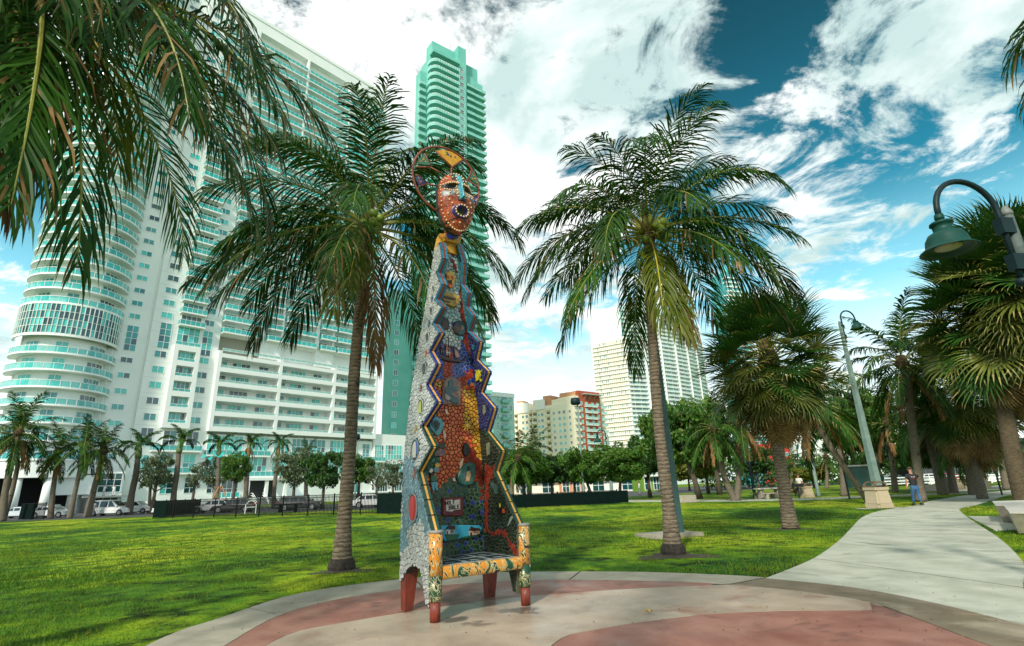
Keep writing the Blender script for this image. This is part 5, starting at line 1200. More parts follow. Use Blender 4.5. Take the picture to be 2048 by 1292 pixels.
# hedge-like far woodland under the crowns
mb=None
r=np.random.default_rng(77); n=26000; xs=r.uniform(-62,135,n); yy=92+r.uniform(-4,8,n)+np.abs(xs-20)*.35; 
hgt_=3.2+2.2*vnoise(xs+200,yy*0+10,.12,9)+1.2*vnoise(xs+200,yy*0+30,.5,8); zz_=r.uniform(0,1,n)**.8*hgt_
keep=(xs>34); xs,yy,zz_=xs[keep],yy[keep],zz_[keep]; n=len(xs)
a=r.normal(size=(n,3)); a/=np.linalg.norm(a,axis=1,keepdims=True); b=np.cross(a,r.normal(size=(n,3))); b/=np.linalg.norm(b,axis=1,keepdims=True); P=np.stack([xs,yy,zz_],1); s=r.uniform(.2,.5,n)[:,None]
kind(link('far_shrubbery',npmesh('far_shrubbery',np.stack([P-a*s,P-b*s*.5,P+a*s,P+b*s*.5],1).reshape(-1,3),np.arange(n*4).reshape(n,4),LM['dark'],np.where(r.random(n)<.4,1,0))),'stuff')
# undergrowth clump of white stems at the garage
# ================================================================ BUILDINGS
M_wh=mat('white_render',(.75,.81,.78),.75,(.83,.87,.84),.22,bump=.05,bscale=3)
M_wh2=mat('white_trim',(.80,.84,.81),.6)
M_teal=mat('sea_green_render',(.12,.43,.36),.7,(.17,.50,.42),.2)
M_tealt=mat('sea_green_trim',(.20,.55,.47),.6)
M_crm=mat('cream_render',(.86,.76,.56),.75,(.88,.80,.63),.3); M_crmt=mat('cream_trim',(.86,.82,.72),.7)
M_brick=mat('red_render',(.42,.095,.04),.8,(.34,.07,.03),.6); M_peach=mat('peach_render',(.62,.30,.15),.8)
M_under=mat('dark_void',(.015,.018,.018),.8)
GL=[mat('glass_light',(.05,.46,.42),.12,(.09,.58,.52),1.5,spec=.8,objrand=.25),mat('glass_mid',(.015,.20,.21),.08,(.03,.32,.31),1.2,spec=.9,objrand=.3),mat('glass_dark',(.006,.045,.055),.06,(.01,.09,.10),1.2,spec=1,objrand=.3)]
GB=mat('balcony_glass',(.02,.42,.40),.1,(.05,.52,.49),.6,spec=.8,alpha=.78,objrand=.15); GBT=mat('balcony_glass_pale',(.30,.62,.56),.15,alpha=.7)
_c={}
def cached(k,fn):
    if k not in _c: _c[k]=fn()
    return _c[k]
def winframe(w,h,nx,nz,b=.09,m=None):
    def f():
        mb=MB(); 
        for i in range(nx+1): x=-w/2+w*i/nx; q=b/2 if 0<i<nx else b*.6; mb.box(x-q,x+q,-.07,.06,0,h)
        for j in range(nz+1): z=h*j/nz; mb.box(-w/2,w/2,-.065,.055,z-b/2,z+b/2)
        return mb.mesh('window',m or M_wh2)
    return cached(('wf',w,h,nx,nz,b,(m or M_wh2).name),f)
def panemesh(w,h,g):
    return cached(('p',round(w,3),round(h,3),g),lambda:(MB().add([(-w/2,0,0),(w/2,0,0),(w/2,0,h),(-w/2,0,h)],[(0,1,2,3)])).mesh('pane',GL[g]))
def window(par,x,z,w,h,nx=2,nz=1,y=-.01,rnd=random,panes=True,rz=0,m=None,g=None):
    """a window: frame part with one glass pane object per light (or one mesh when far)"""
    if panes:
        o=link('window',winframe(w,h,nx,nz,m=m),par,(x,y,z),(0,0,rz)); base=rnd.choice((0,0,0,1,1,2)) if g is None else g
        for i in range(nx):
            for j in range(nz):
                gg=base if rnd.random()<.75 else rnd.choice((0,1,2)); link('pane',panemesh(w/nx-.08,h/nz-.08,gg),o,(-w/2+w*(i+.5)/nx,-.02,h*j/nz+.04))
    else:
        gg=rnd.choice((0,0,1,1,2)) if g is None else g
        def f():
            mb=MB(); fr=winframe(w,h,nx,nz,m=m); mb.v=[tuple(v.co) for v in fr.vertices]; mb.f=[tuple(p.vertices) for p in fr.polygons]; mb.m=[0]*len(mb.f)
            mb.add([(-w/2,-.02,0),(w/2,-.02,0),(w/2,-.02,h),(-w/2,-.02,h)],[(0,1,2,3)],1); return mb.mesh('window',[m or M_wh2,GL[gg]])
        o=link('window',cached(('wj',w,h,nx,nz,gg,(m or M_wh2).name),f),par,(x,y,z),(0,0,rz))
    return o
def railmesh(w,h=1.05,n=4,d=0,m=None,g=None,post=.05):
    def f():
        mb=MB(); m_=[m or M_wh2,g or GB]
        mb.box(-w/2,w/2,-.04,.04,h-.07,h); mb.box(-w/2,w/2,-.03,.03,.02,.09)
        for i in range(n+1): x=-w/2+w*i/n; mb.box(x-post/2,x+post/2,-.03,.03,.09,h-.07)
        mb.box(-w/2,w/2,-.008,.008,.10,h-.08,1)
        if d:
            for x in (-w/2,w/2): mb.box(x-.04,x+.04,0,d,h-.07,h); mb.box(x-.008,x+.008,0.03,d,.10,h-.08,1)
        return mb.mesh('railing',m_)
    return cached(('r',w,h,n,d,(m or M_wh2).name,(g or GB).name),f)
def balcony(par,x,z,w,d,n=4,y=0,t=.22,m=None,g=None,rh=1.05,rz=0):
    def f():
        mb=MB(); mb.box(-w/2,w/2,-d,0,-t,0); return mb.mesh('balcony',m or M_wh2)
    o=link('balcony',cached(('b',w,d,t,(m or M_wh2).name),f),par,(x,y,z),(0,0,rz)); link('railing',railmesh(w-.08,rh,n,d-.08,m,g),o,(0,-d+.06,0)); return o
def bthing(name,label,vpx,ax,ay,Y,group=None,cat='building',d=None):
    if d is None:
        r=ray(vpx,976-.0357*(vpx-1024)); d=(r[0],r[1]) if vpx>-500 else (r[0],r[1])
    X=AT(ax,Y,ay); return thing(name,label,cat,(X,Y,0),math.atan2(d[1],d[0]),group)
def box(par,name,x0,x1,y0,y1,z0,z1,m):
    mb=MB(); mb.box(x0,x1,y0,y1,z0,z1); return mb.build(name,m,par)
rw=random.Random(99)
# ---------------- the long white slab tower
SB=thing('slab_tower','long white residential tower with stacked balconies receding to the right behind the left palms','building',(-68.27,99,0),math.atan2(.7490838,.66247526),'white residential towers')
PF=2.63; zf=lambda k:35.0+PF*k; NF=30
mb=MB(); mb.box(-2.5,48.4,1.6,16,0,119.6); mb.box(-2.5,9.9,0,1.6,0,119.6); mb.box(9.9,48.4,0,1.6,115.6,119.6); mb.box(47.6,48.4,0,1.6,31,115.6); mb.box(48.4,49.4,3,14,0,112)
mb.box(9.9,48.4,0.0,1.6,0,13.9)
mb.build('wall',M_wh,SB)
box(SB,'parapet',-2.7,48.6,-.15,.0,118.9,119.9,M_wh2)
# shallow horizontal scoring
mb=MB()
for k in range(5,40): mb.box(-2.5,9.8,-.004,0,3*k if k<12 else zf(k-12),(3*k if k<12 else zf(k-12))+.03)
kind(mb.build('score_line',mat('joint_grey',(.35,.42,.40),.8),SB),'stuff')
for k in range(5):
    z=15.9+3.02*k
    window(SB,-.3,z,2.0,1.3,2,1,rnd=rw); window(SB,7.4,z-.1,2.0,1.25,2,1,rnd=rw)
window(SB,-.1,29.8,2.0,5.2,2,4,rnd=rw,g=1); window(SB,7.55,29.5,1.9,5.3,2,4,rnd=rw,g=0); window(SB,-.3,11.2,2.0,3.3,2,2,rnd=rw); window(SB,-.3,7.0,2.0,2.6,2,2,rnd=rw)
window(SB,3.5,10.9,2.2,3.3,2,2,rnd=rw); window(SB,7.4,11.0,2.1,3.2,2,2,rnd=rw); window(SB,3.5,6.6,2.2,3.3,2,2,rnd=rw); window(SB,7.4,6.6,2.1,3.3,2,2,rnd=rw)
balcony(SB,4.8,10.4,8.4,1.3,6); balcony(SB,4.8,6.3,8.4,1.3,6)
for x in (4.2,8.2): window(SB,x,2.7,2.0,2.9,2,3,rnd=rw,g=2)
window(SB,12.2,2.6,2.0,2.8,2,3,rnd=rw,g=2)
# box frame with five openings
fr=MB(); fr.box(1.6,2.4,-1.2,0,14.6,30.8); fr.box(5.5,6.3,-1.2,0,14.6,30.8)
for k in range(6): z=14.6+3.02*k; fr.box(2.4,5.5,-1.2,0,z,z+.95 if k<5 else z+.9)
fr.build('balcony_frame',M_wh2,SB)
for k in range(5):
    z=15.55+3.02*k; window(SB,3.95,z,3.0,2.0,4,1,rnd=rw,y=-.02); link('railing',railmesh(3.08,.62,3),SB,(3.95,-1.12,z))
window(SB,4.0,31.6,4.0,3.3,4,2,rnd=rw,g=0); link('railing',railmesh(4.5,.75,4),SB,(3.95,-1.1,30.8))
# upper rows of the left part
for k in range(NF):
    z=zf(k); near=k<12
    window(SB,-.3 if k<6 else -.1,z+.95,2.0,1.2,2,1,rnd=rw,panes=near); window(SB,7.5,z+.95,1.9,1.2,2,1,rnd=rw,panes=near)
    balcony(SB,4.15,z,4.7,1.4,5); window(SB,4.1,z+.05,3.7,2.2,4,1,rnd=rw,panes=False,g=rw.choice((0,1,1,2)))
    mb=MB()
    # wide balconies
    if k<18: segs=((10,18.2),(19.4,22.6),(23.4,31),(32.2,36),(36.6,47.4))
    else: segs=((9.9,22.6),(23.2,35.4),(36.0,47.6))
    for a,b in segs:
        balcony(SB,(a+b)/2,z,round(b-a,2),1.5,max(2,int((b-a)/1.15)),y=.9 if k>=18 else .2+1.4-1.4)
    for a,b,n in ((10.9,13.2,3),(14.6,17.6,4),(19.8,22.2,3),(24.2,27,3),(28.2,30.6,3),(32.6,35,3),(37.2,40.4,4),(42,45.8,4)):
        window(SB,(a+b)/2,z+.05,round(b-a,2),2.15,n,1,y=1.56,rnd=rw,panes=False,g=rw.choice((0,0,1)))
for x in (22.65,35.45): box(SB,'divider_wall',x,x+.5,-.3,1.6,35,115.6,M_wh2)
box(SB,'divider_wall',18.3,19.3,-.1,1.6,35,zf(18),M_wh2); box(SB,'divider_wall',31.1,32.1,-.1,1.6,35,zf(18),M_wh2)
# five-storey white grid in front
gr=MB()
for x0,x1 in ((9.7,10.4),(22.6,23.3),(35.9,36.6),(47.8,48.5)): gr.box(x0,x1,-1.3,1.6,14.4,30.9)
for k in range(6):
    z=14.4+3.02*k
    for x0,x1 in ((10.4,22.6),(23.3,35.9),(36.6,47.8)): gr.box(x0,x1,-1.3,1.6,z,z+.85)
gr.build('balcony_grid',M_wh2,SB)
for k in range(5):
    z=15.25+3.02*k
    for x0 in (10.4,23.3,36.6):
        W=12.2 if x0<30 else 11.2
        link('railing',railmesh(round(W,2),.55,8,g=GBT),SB,(x0+W/2,-1.22,z))
        for a,w,n in ((1.2,1.9,2),(5.1,3.7,4),(9.9,2.1,2)): window(SB,x0+a*(W/12.2),z,w,1.9,n,1,y=1.55,rnd=rw)
# tall recessed terrace above the grid
box(SB,'terrace_ceiling',9.9,48,.0,1.6,34.6,34.98,M_wh2)
for x in (18.5,31.5,44.0): box(SB,'terrace_wall',x,x+4.6 if x<40 else x+3.9,.02,1.6,30.9,34.6,M_wh)
for x0 in (10.4,23.3,36.6): link('railing',railmesh(12.2 if x0<30 else 11.2,.6,9,g=GBT),SB,(x0+(6.1 if x0<30 else 5.6),-1.2,30.9))
mb=MB(); mb.lathe([(.55,0),(.55,3.7)],14,(16.9,.9,30.9)); mb.build('column',M_wh2,SB,True)
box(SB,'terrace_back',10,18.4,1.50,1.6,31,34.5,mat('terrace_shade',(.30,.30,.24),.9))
# two-storey glazing below
for x0,x1,n in ((10.2,17.0,8),(18.6,22.3,4),(23.6,26.8,4),(27.6,31.4,4),(31.6,35.6,4),(36.8,41.2,5)):
    for z in (10.35,6.1): window(SB,(x0+x1)/2,z,round(x1-x0,2),3.35,n,2,y=-.02,rnd=rw,g=rw.choice((0,1)))
for x0,x1 in ((9.9,17.2),(18.4,22.6),(27.4,35.9),(36.6,42)): balcony(SB,(x0+x1)/2,9.75,round(x1-x0,2),1.2,int((x1-x0)/1.1)); 
for x0,x1 in ((18.4,26.6),(9.9,17.2)): balcony(SB,(x0+x1)/2,5.6,round(x1-x0,2),1.2,int((x1-x0)/1.1))
for x,w in ((15.4,3.4),): balcony(SB,x,1.6,w,1.2,4)
window(SB,15.4,1.7,3.2,3.3,3,2,rnd=rw,g=2)
# entrance: dark recess, canopy slab, columns, steps with handrails
box(SB,'entrance_canopy',17.8,26.5,-2.4,0,4.8,5.35,M_wh2)
box(SB,'entrance_doors',18.6,24.3,-.06,-.01,1.5,4.8,M_under)
for x in (18.2,22.0,26.0): mb=MB(); mb.box(x-.3,x+.3,-2.2,-1.6,1.4,4.8); mb.build('column',M_wh2,SB)
box(SB,'terrace_plinth',13.5,32,-3.0,0,0,1.4,M_wh)
stp=MB()
for k in range(8): stp.box(19.0,23.5,-3.0-.32*(8-k),-3.0-.32*(7-k),0,.17*(k+1))
stp.build('steps',mat('step_grey',(.22,.23,.22),.85),SB)
for x in (18.9,21.2,23.6):
    mb=MB()
    for zz in (.5,.95): mb.tube([(x,-5.5,zz),(x,-3.0,zz+1.35),(x,-2.2,zz+1.35)],.05,6)
    for q in np.linspace(0,1,5): mb.tube([(x,-5.5+2.5*q,1.35*q),(x,-5.5+2.5*q,.95+1.35*q)],.035,5)
    mb.build('handrail',M_wh2,SB)
# podium wing
box(SB,'podium',48.5,58.8,-.4,12,0,15.8,M_wh2)
window(SB,46.6,9.6,2.0,3.6,2,3,y=-.02,rnd=rw,g=1); window(SB,50.2,9.4,2.6,3.6,4,3,y=-.42,rnd=rw,g=0); window(SB,54.6,9.6,5.2,3.5,6,3,y=-.42,rnd=rw,g=0)
window(SB,49.8,5.6,2.6,3.0,3,3,y=-.42,rnd=rw,g=0); window(SB,54.6,6.2,5.6,2.3,6,2,y=-.42,rnd=rw,g=0)
balcony(SB,48.2,9.0,7.0,1.2,6,y=-.2)
for x in (44.2,51.6,56.6): window(SB,x,1.8,2.8,2.2,4,1,y=-.42 if x>48 else -.02,rnd=rw,g=2)
for x,w in ((44.2,3.2),(51.6,4.2),(56.6,3.4)): box(SB,'doorway',x-w/2,x+w/2,-.46 if x>48 else -.06,-.44 if x>48 else -.04,.05,1.35,M_under)
box(SB,'fascia',42.5,58.6,-.75,-.4,1.35,1.75,M_wh2)
mb=MB(); mb.add([(48.5,-.44,2.3),(49.1,-.44,2.3),(49.2,-.44,3.0),(48.8,-.44,3.5),(48.4,-.44,3.0)],[(0,1,2,3,4)]); mb.build('crest_sign',mat('sign_blue',(.02,.03,.25),.5),SB)
mb=MB(); mb.add([(48.65,-.47,2.6),(48.95,-.47,2.6),(48.95,-.47,3.1),(48.65,-.47,3.1)],[(0,1,2,3)]); mb.build('crest_mark',mat('sign_yellow',(.7,.5,.05),.5),SB)
# ---------------- round corner tower
RT=thing('round_tower','white tower with curved wrap-around glass balconies at the left edge','building',(-68.27,99,0),math.atan2(.7490838,.66247526),'white residential towers')
CXr,CYr=-14.0,2.8; RB,RW_=7.4,5.9
def arc(r,a0,a1,n): return [(CXr+r*math.cos(R_(a)),CYr+r*math.sin(R_(a))) for a in np.linspace(a0,a1,n)]
def arcslab(r0,r1,a0,a1,z0,z1,n=30):
    mb=MB(); o=arc(r1,a0,a1,n); i=arc(r0,a0,a1,n); vs=[(*p,z0) for p in o]+[(*p,z1) for p in o]+[(*p,z0) for p in i]+[(*p,z1) for p in i]; fs=[]
    for k in range(n-1):
        fs+=[(k,k+1,n+k+1,n+k),(2*n+k,3*n+k,3*n+k+1,2*n+k+1),(k,2*n+k,2*n+k+1,k+1),(n+k,n+k+1,3*n+k+1,3*n+k)]
    fs+=[(0,n,3*n,2*n),(n-1,3*n-1,4*n-1,2*n-1)]
    mb.add(vs,fs); return mb
def arcrail(r,a0,a1,h=1.1,n=30,np_=20):
    mb=arcslab(r-.05,r+.05,a0,a1,h-.08,h,n); b=arcslab(r-.04,r+.04,a0,a1,.0,.08,n); mb.add(b.v,b.f)
    for a in np.linspace(a0,a1,np_): x,y=CXr+r*math.cos(R_(a)),CYr+r*math.sin(R_(a)); mb.box(x-.04,x+.04,y-.04,y+.04,.08,h-.08)
    g=arc(r,a0,a1,n); mb.add([(*p,.08) for p in g]+[(*p,h-.08) for p in g],[(k,k+1,n+k+1,n+k) for k in range(n-1)],1); return mb
w1=arcslab(RW_-.6,RW_,-205,5,6.0,117.5,40); w1.box(-8.6,-2.8,.6,14,0,118.5); w1.box(-20,-8.6,3.2,14,6,117.5); wl_=link('wall',fixn(w1.mesh('wall',M_wh)),RT)
box(RT,'shadow_gap',-2.8,-2.5,.75,14,0,118.5,M_wh2)
# horizontal scoring and a ladder of vents along the gap
mb=MB(); 
lev=[8.4,11.27,14.15,17.0,19.9,22.75,25.6]+[34.3+PF*k for k in range(31)]
AS=link('balcony',fixn(arcslab(RW_-.1,RB,-200,-2,-.22,0).mesh('balcony',M_wh2)),RT,(0,0,lev[0])); rm=fixn(arcrail(RB-.06,-200,-2).mesh('railing',[M_wh2,GB]))
sm_=AS.data
def arcwin(a0,a1,h,npan,g):
    def f():
        r=RW_+.03; n=npan*2+1; mb=MB(); p=arc(r,a0,a1,n); mb.add([(*q,0) for q in p]+[(*q,h) for q in p],[(k,k+1,n+k+1,n+k) for k in range(n-1)],1)
        for a in np.linspace(a0,a1,npan+1): x,y=CXr+(r+.03)*math.cos(R_(a)),CYr+(r+.03)*math.sin(R_(a)); mb.box(x-.04,x+.04,y-.04,y+.04,0,h)
        b=arcslab(r,r+.08,a0,a1,h-.08,h,n); mb.add(b.v,b.f); return fixn(mb.mesh('window',[M_wh2,GL[g]]))
    return cached(('aw',a0,a1,h,npan,g),f)
for i,z in enumerate(lev):
    o=AS if i==0 else link('balcony',sm_,RT,(0,0,z)); link('railing',rm,o)
    for a0,a1,n_ in ((-66,-34,4),(-112,-96,2),(-160,-136,3)): link('window',arcwin(a0,a1,2.2,n_,rw.choice((0,1,1,2))),RT,(0,0,z+.02))
    # short privacy wall at the right end
link('end_wall',fixn(arcslab(RW_-.1,RW_+.9,-26,-22,8.4,28.4,3).mesh('end_wall',M_wh)),RT)
# double-height curved curtain wall
cw_=MB(); b=arcslab(RB-.3,RB,-195,-4,28.45,28.9,36); cw_.add(b.v,b.f)
b=arcslab(RB-.3,RB,-195,-4,34.0,34.28,36); cw_.add(b.v,b.f)
for a in np.linspace(-195,-4,38): x,y=CXr+(RB)*math.cos(R_(a)),CYr+RB*math.sin(R_(a)); cw_.box(x-.06,x+.06,y-.06,y+.06,28.9,34)
for z in (30.15,31.4,32.7): b=arcslab(RB-.06,RB+.02,-195,-4,z,z+.06,36); cw_.add(b.v,b.f)
cw=link('curtain_wall',fixn(cw_.mesh('curtain_wall',M_wh2)),RT)
for i in range(37):
    a0=-195+191*i/37; a1=a0+191/37
    for j in range(4):
        z0=(28.9,30.2,31.45,32.75)[j]; z1=(30.15,31.4,32.7,34)[j]; p,q=arc(RB-.1,a0,a1,2); mb=MB(); mb.add([(*p,z0),(*q,z0),(*q,z1),(*p,z1)],[(0,1,2,3)]); mb.build('pane',GL[rw.choice((1,2,2,1,0))],cw)
for i,z in enumerate([9.6,12.4,15.4,18.35,21.25,24.2,27.1]): window(RT,-5.4,z-1.0+.2,1.9,1.0,2,1,y=.58,rnd=rw)
window(RT,-5.3,28.6,1.9,4.9,2,4,y=.58,rnd=rw,g=1)
for k in range(31): window(RT,-5.4 if k<8 else -5.2,34.9+PF*k,1.8,1.0,2,1,y=.58,rnd=rw,panes=k<8)
# base: beam ring, columns, dark garage, lobby glazing
bb=arcslab(RW_-.6,RB-.2,-200,-2,5.6,8.18,30); link('base_beam',fixn(bb.mesh('base_beam',M_wh)),RT)
for a in (-150,-118,-84,-46,-14): x,y=CXr+(RB-1)*math.cos(R_(a)),CYr+(RB-1)*math.sin(R_(a)); mb=MB(); mb.lathe([(.72,0),(.60,5.7)],14,(x,y,0)); mb.build('column',M_wh,RT,True)
box(RT,'garage_back',-24,-9,6.5,7.0,0,6.4,M_under); box(RT,'garage_ceiling',-24,-6.6,-2,7,6.02,6.2,M_under)
box(RT,'garage_lintel',-13.5,-7.2,-2.6,-2.0,2.9,6.0,M_wh); box(RT,'lobby_wall',-8.3,-2.9,-1.6,-1.0,2.5,6.6,M_wh)
window(RT,-5.4,3.2,4.3,3.1,4,3,y=-1.64,rnd=rw,g=2); window(RT,-5.4,.1,4.3,2.2,4,1,y=-1.2,rnd=rw,g=2)
box(RT,'canopy',-8.6,-2.2,-3.6,-1.6,2.35,2.6,mat('canopy_grey',(.25,.28,.27),.7))
# low white base wall right of the tower, parked by the fence
lw=thing('base_wall','low white sloping wall in front of the tower behind the smooth pale palm','wall',(-68.27,99,0),math.atan2(.7490838,.66247526))
mb=MB(); mb.prism([(0.2,0),(10.5,0),(10.5,1.9),(8.2,2.05),(5,2.35),(1.8,2.0),(.2,1.4)],-4.6,-4.2); mb.build('wall_face',M_wh2,lw); mb=MB(); mb.box(10.6,17.5,-5.2,-4.2,0,1.35); mb.build('planter',M_wh,lw)
# ---------------- sea-green tower
TT=bthing('green_tower','slender sea-green tower with rounded balconies rising behind the sculpture head',2500,932,97,165)
mb=MB(); mb.box(-14.6,-3.4,1.6,9,0,156.5); mb.box(-13.6,0,2.2,7,156.5,164.5); mb.box(-3.6,0,0,26,0,166); mb.box(0,4.2,1.8,26,0,156); mb.box(4.2,8.4,2.6,24,0,153); mb.box(0,7.0,2.8,20,153,162); mb.box(-17.2,-14.6,4.4,8,0,150.5); mb.box(-25,-17.2,4.4,9,0,62)
mb.build('wall',M_teal,TT)
def rbal(w,d,r,z,x,par,n=6):
    def f():
        P=[(w/2,0),(w/2,-d)]+[(-w/2+r-r*math.sin(t),-d+(d if False else 0)+r-r*math.cos(t)) for t in np.linspace(0,PI/2,7)]+[(-w/2,1.4)]
        mb=MB(); mb.prism(P,-.3,0,0,'z'); Q=P[1:]
        for i in range(len(Q)-1):
            (x0,y0),(x1,y1)=Q[i],Q[i+1]; mb.add([(x0,y0,.9),(x1,y1,.9),(x1,y1,1.0),(x0,y0,1.0)],[(0,1,2,3)],1); mb.add([(x0,y0,.05),(x1,y1,.05),(x1,y1,.9),(x0,y0,.9)],[(0,1,2,3)],2)
        nn=9
        for i in range(nn+1): xx=w/2-(w-r)*i/nn; mb.box(xx-.05,xx+.05,-d-.04,-d+.04,0,1.0,1)
        return fixn(mb.mesh('balcony',[M_tealt,M_wh2,GBT]))
    return link('balcony',cached(('rb',w,d,r),f),par,(x,1.6,z))
FP=3.12
for k in range(4,50):
    z=FP*k
    if z<155: rbal(11.4,2.8,2.6,z,-9.3,TT)
    if k>24 or k<12 or True: window(TT,-2.0,z+.6,1.7,2.0,3,2,y=-.01,rnd=rw,panes=False,g=rw.choice((1,2)))
    if z<152: balcony(TT,2.3,z,3.7,1.5,4,y=1.8,m=M_tealt,g=GBT); window(TT,2.3,z,3.2,2.3,4,1,y=1.78,rnd=rw,panes=False,g=rw.choice((0,1)))
    if z<150: balcony(TT,6.6,z,5.2,2.2,4,y=2.6,m=M_tealt,g=GBT); window(TT,6.2,z,3.6,2.3,4,1,y=2.58,rnd=rw,panes=False,g=rw.choice((0,1)))
    if z<146: balcony(TT,-16.6,z,2.4,1.6,4,y=4.4,m=M_tealt,g=GBT); window(TT,-16.6,z,2.0,2.3,2,1,y=4.38,rnd=rw,panes=False,g=rw.choice((0,1))); 
    if z<60: window(TT,-23.2,z+.5,1.4,1.6,2,1,y=4.38,rnd=rw,panes=False)
    window(TT,-9.0,z,9.0,2.4,9,1,y=1.58,rnd=rw,panes=False,g=rw.choice((0,1,1)))
box(TT,'roof_band',-14.9,-3.4,-1.2,1.6,156.2,157.4,M_teal)
mb=MB(); mb.prism([(4.2,1.8),(8.8,2.0),(9.9,5),(9.6,9),(4.2,9)],150.2,154.6,0,'z'); link('roof_band',fixn(mb.mesh('roof_band',M_teal)),TT)
for x in (-5.5,-.8): mb=MB(); mb.tube([(x,2.5,164.5 if x<-3 else 166),(x,2.5,168.5)],.06,5); mb.build('antenna',M_under,TT)
# ---------------- teal-white block right of the sculpture
TB=bthing('mint_block','mint and white balcony block peeping out right of the mosaic chair',2500,985,780,200)
box(TB,'wall',-22,10,0,22,0,36.5,mat('mint_render',(.40,.62,.56),.75)); box(TB,'roof_band',-22.2,10.2,-.3,0,35.2,36.8,M_wh2)
for k in range(1,11):
    z=3.3*k
    for x in (-17,-12,-7,-1.5,2.2,8.4): window(TB,x,z+.4,1.2,2.0,2,2,y=-.01,rnd=rw,panes=False,g=rw.choice((0,1)))
    for x in (-4.3,5.3): balcony(TB,x,z,3.4,1.4,3,m=M_tealt,g=GBT); window(TB,x,z,2.6,2.2,2,1,y=-.01,rnd=rw,panes=False,g=1)
# ---------------- cream and red block
CB=thing('cream_block','cream apartment block with a red-orange end wall in the distance right of the sculpture','building',(29.176,260,0),math.atan2(-.55842315,.82955626))
# local +x runs right/near along the left face; facade outward is -y after turn
mb=MB(); mb.box(-36,0,0,14,0,41.0); mb.box(-13,0,.4,14,41,43.6); mb.box(-34,-30,.3,10,41,44.4); mb.box(-24,-17.5,.3,10,41,44.6); mb.build('wall',M_crm,CB)
mb=MB(); mb.box(-18.5,-13.8,1.2,12,41,46.2); mb.box(-35.2,-31.8,1.6,8,44.4,45.6); mb.box(-9,0,2,13,43.6,46.6); mb.build('roof_house',M_peach,CB)
mb=MB(); mb.box(-33.5,-26.5,-.5,0,38.6,43.6); mb.box(-22.3,-16.6,-.5,0,39.4,44.0); mb.build('roof_panel',mat('white_panel',(.82,.80,.74),.7),CB)
for k in range(13):
    z=2.2+3.02*k
    for x,n in ((-1.9-.4,3),(-6.0,2),(-8.6,2),(-11.8,2),(-18.6,2),(-20.6,2),(-28,2),(-30.4,2)):
        if k<12: window(CB,x,z+.6,1.9 if n==3 else 1.35,1.4,n,1,y=-.01,rnd=rw,panes=False,g=rw.choice((0,1,2)),m=M_wh2)
    for x,w in ((-15.0,2.2),(-23.0,2.6),(-25.6,1.8),(-34.5,2.0)):
        balcony(CB,x,z,w,1.3,3,m=M_crmt,g=mat('balcony_cream',(.75,.66,.5),.7)); 
        if k<12: link('recess',cached(('rec',w),lambda:(MB().add([(-w/2+.2,-.012,0),(w/2-.2,-.012,0),(w/2-.2,-.012,2.3),(-w/2+.2,-.012,2.3)],[(0,1,2,3)])).mesh('recess',mat('recess_ochre',(.22,.15,.05),.8))),CB,(x,0,z))
RD=thing('red_end_block','red-orange tower end with paired white balconies and a steel canopy on top','building',(31.9,261.2,0),math.atan2(.62344819,.78186466))
mb=MB(); mb.box(0,15.7,.6,14,0,47.0); mb.build('wall',M_brick,RD); mb=MB(); mb.box(-3.6,0,.4,12,0,44.2); mb.box(15.7,20.0,2.2,13,0,44.2); mb.build('side_wall',M_crm,RD)
mb=MB(); mb.box(2.6,15.6,-2.0,.6,45.0,45.4)
for x in (4,7.5,11,14.6): mb.tube([(x,.6,42.6),(x,-1.6,45)],.12,5)
mb.build('canopy',mat('steel_grey',(.45,.47,.45),.5,metal=.3),RD)
for k in range(13):
    z=2.6+3.05*k
    for x in (1.8,13.6): window(RD,x,z+.5,1.7,1.9,2,2,y=.59,rnd=rw,panes=False,g=rw.choice((0,0,1)))
    for x in (6.0,10.3):
        balcony(RD,x,z,3.6,1.4,5,y=.6,m=M_wh2,g=GBT); window(RD,x-.5,z,1.7,2.2,2,1,y=.59,rnd=rw,panes=False,g=0)
    balcony(RD,-1.9,z,3.2,1.2,3,y=.4,m=M_crmt,g=mat('balcony_cream',(.75,.66,.5),.7)); window(RD,-1.9,z,1.8,2.1,2,1,y=.39,rnd=rw,panes=False,g=1)
    balcony(RD,18.4,z,3.9,1.8,3,y=2.2,m=M_wh2,g=GBT); window(RD,17.6,z,2,2.1,2,1,y=2.19,rnd=rw,panes=False,g=0)
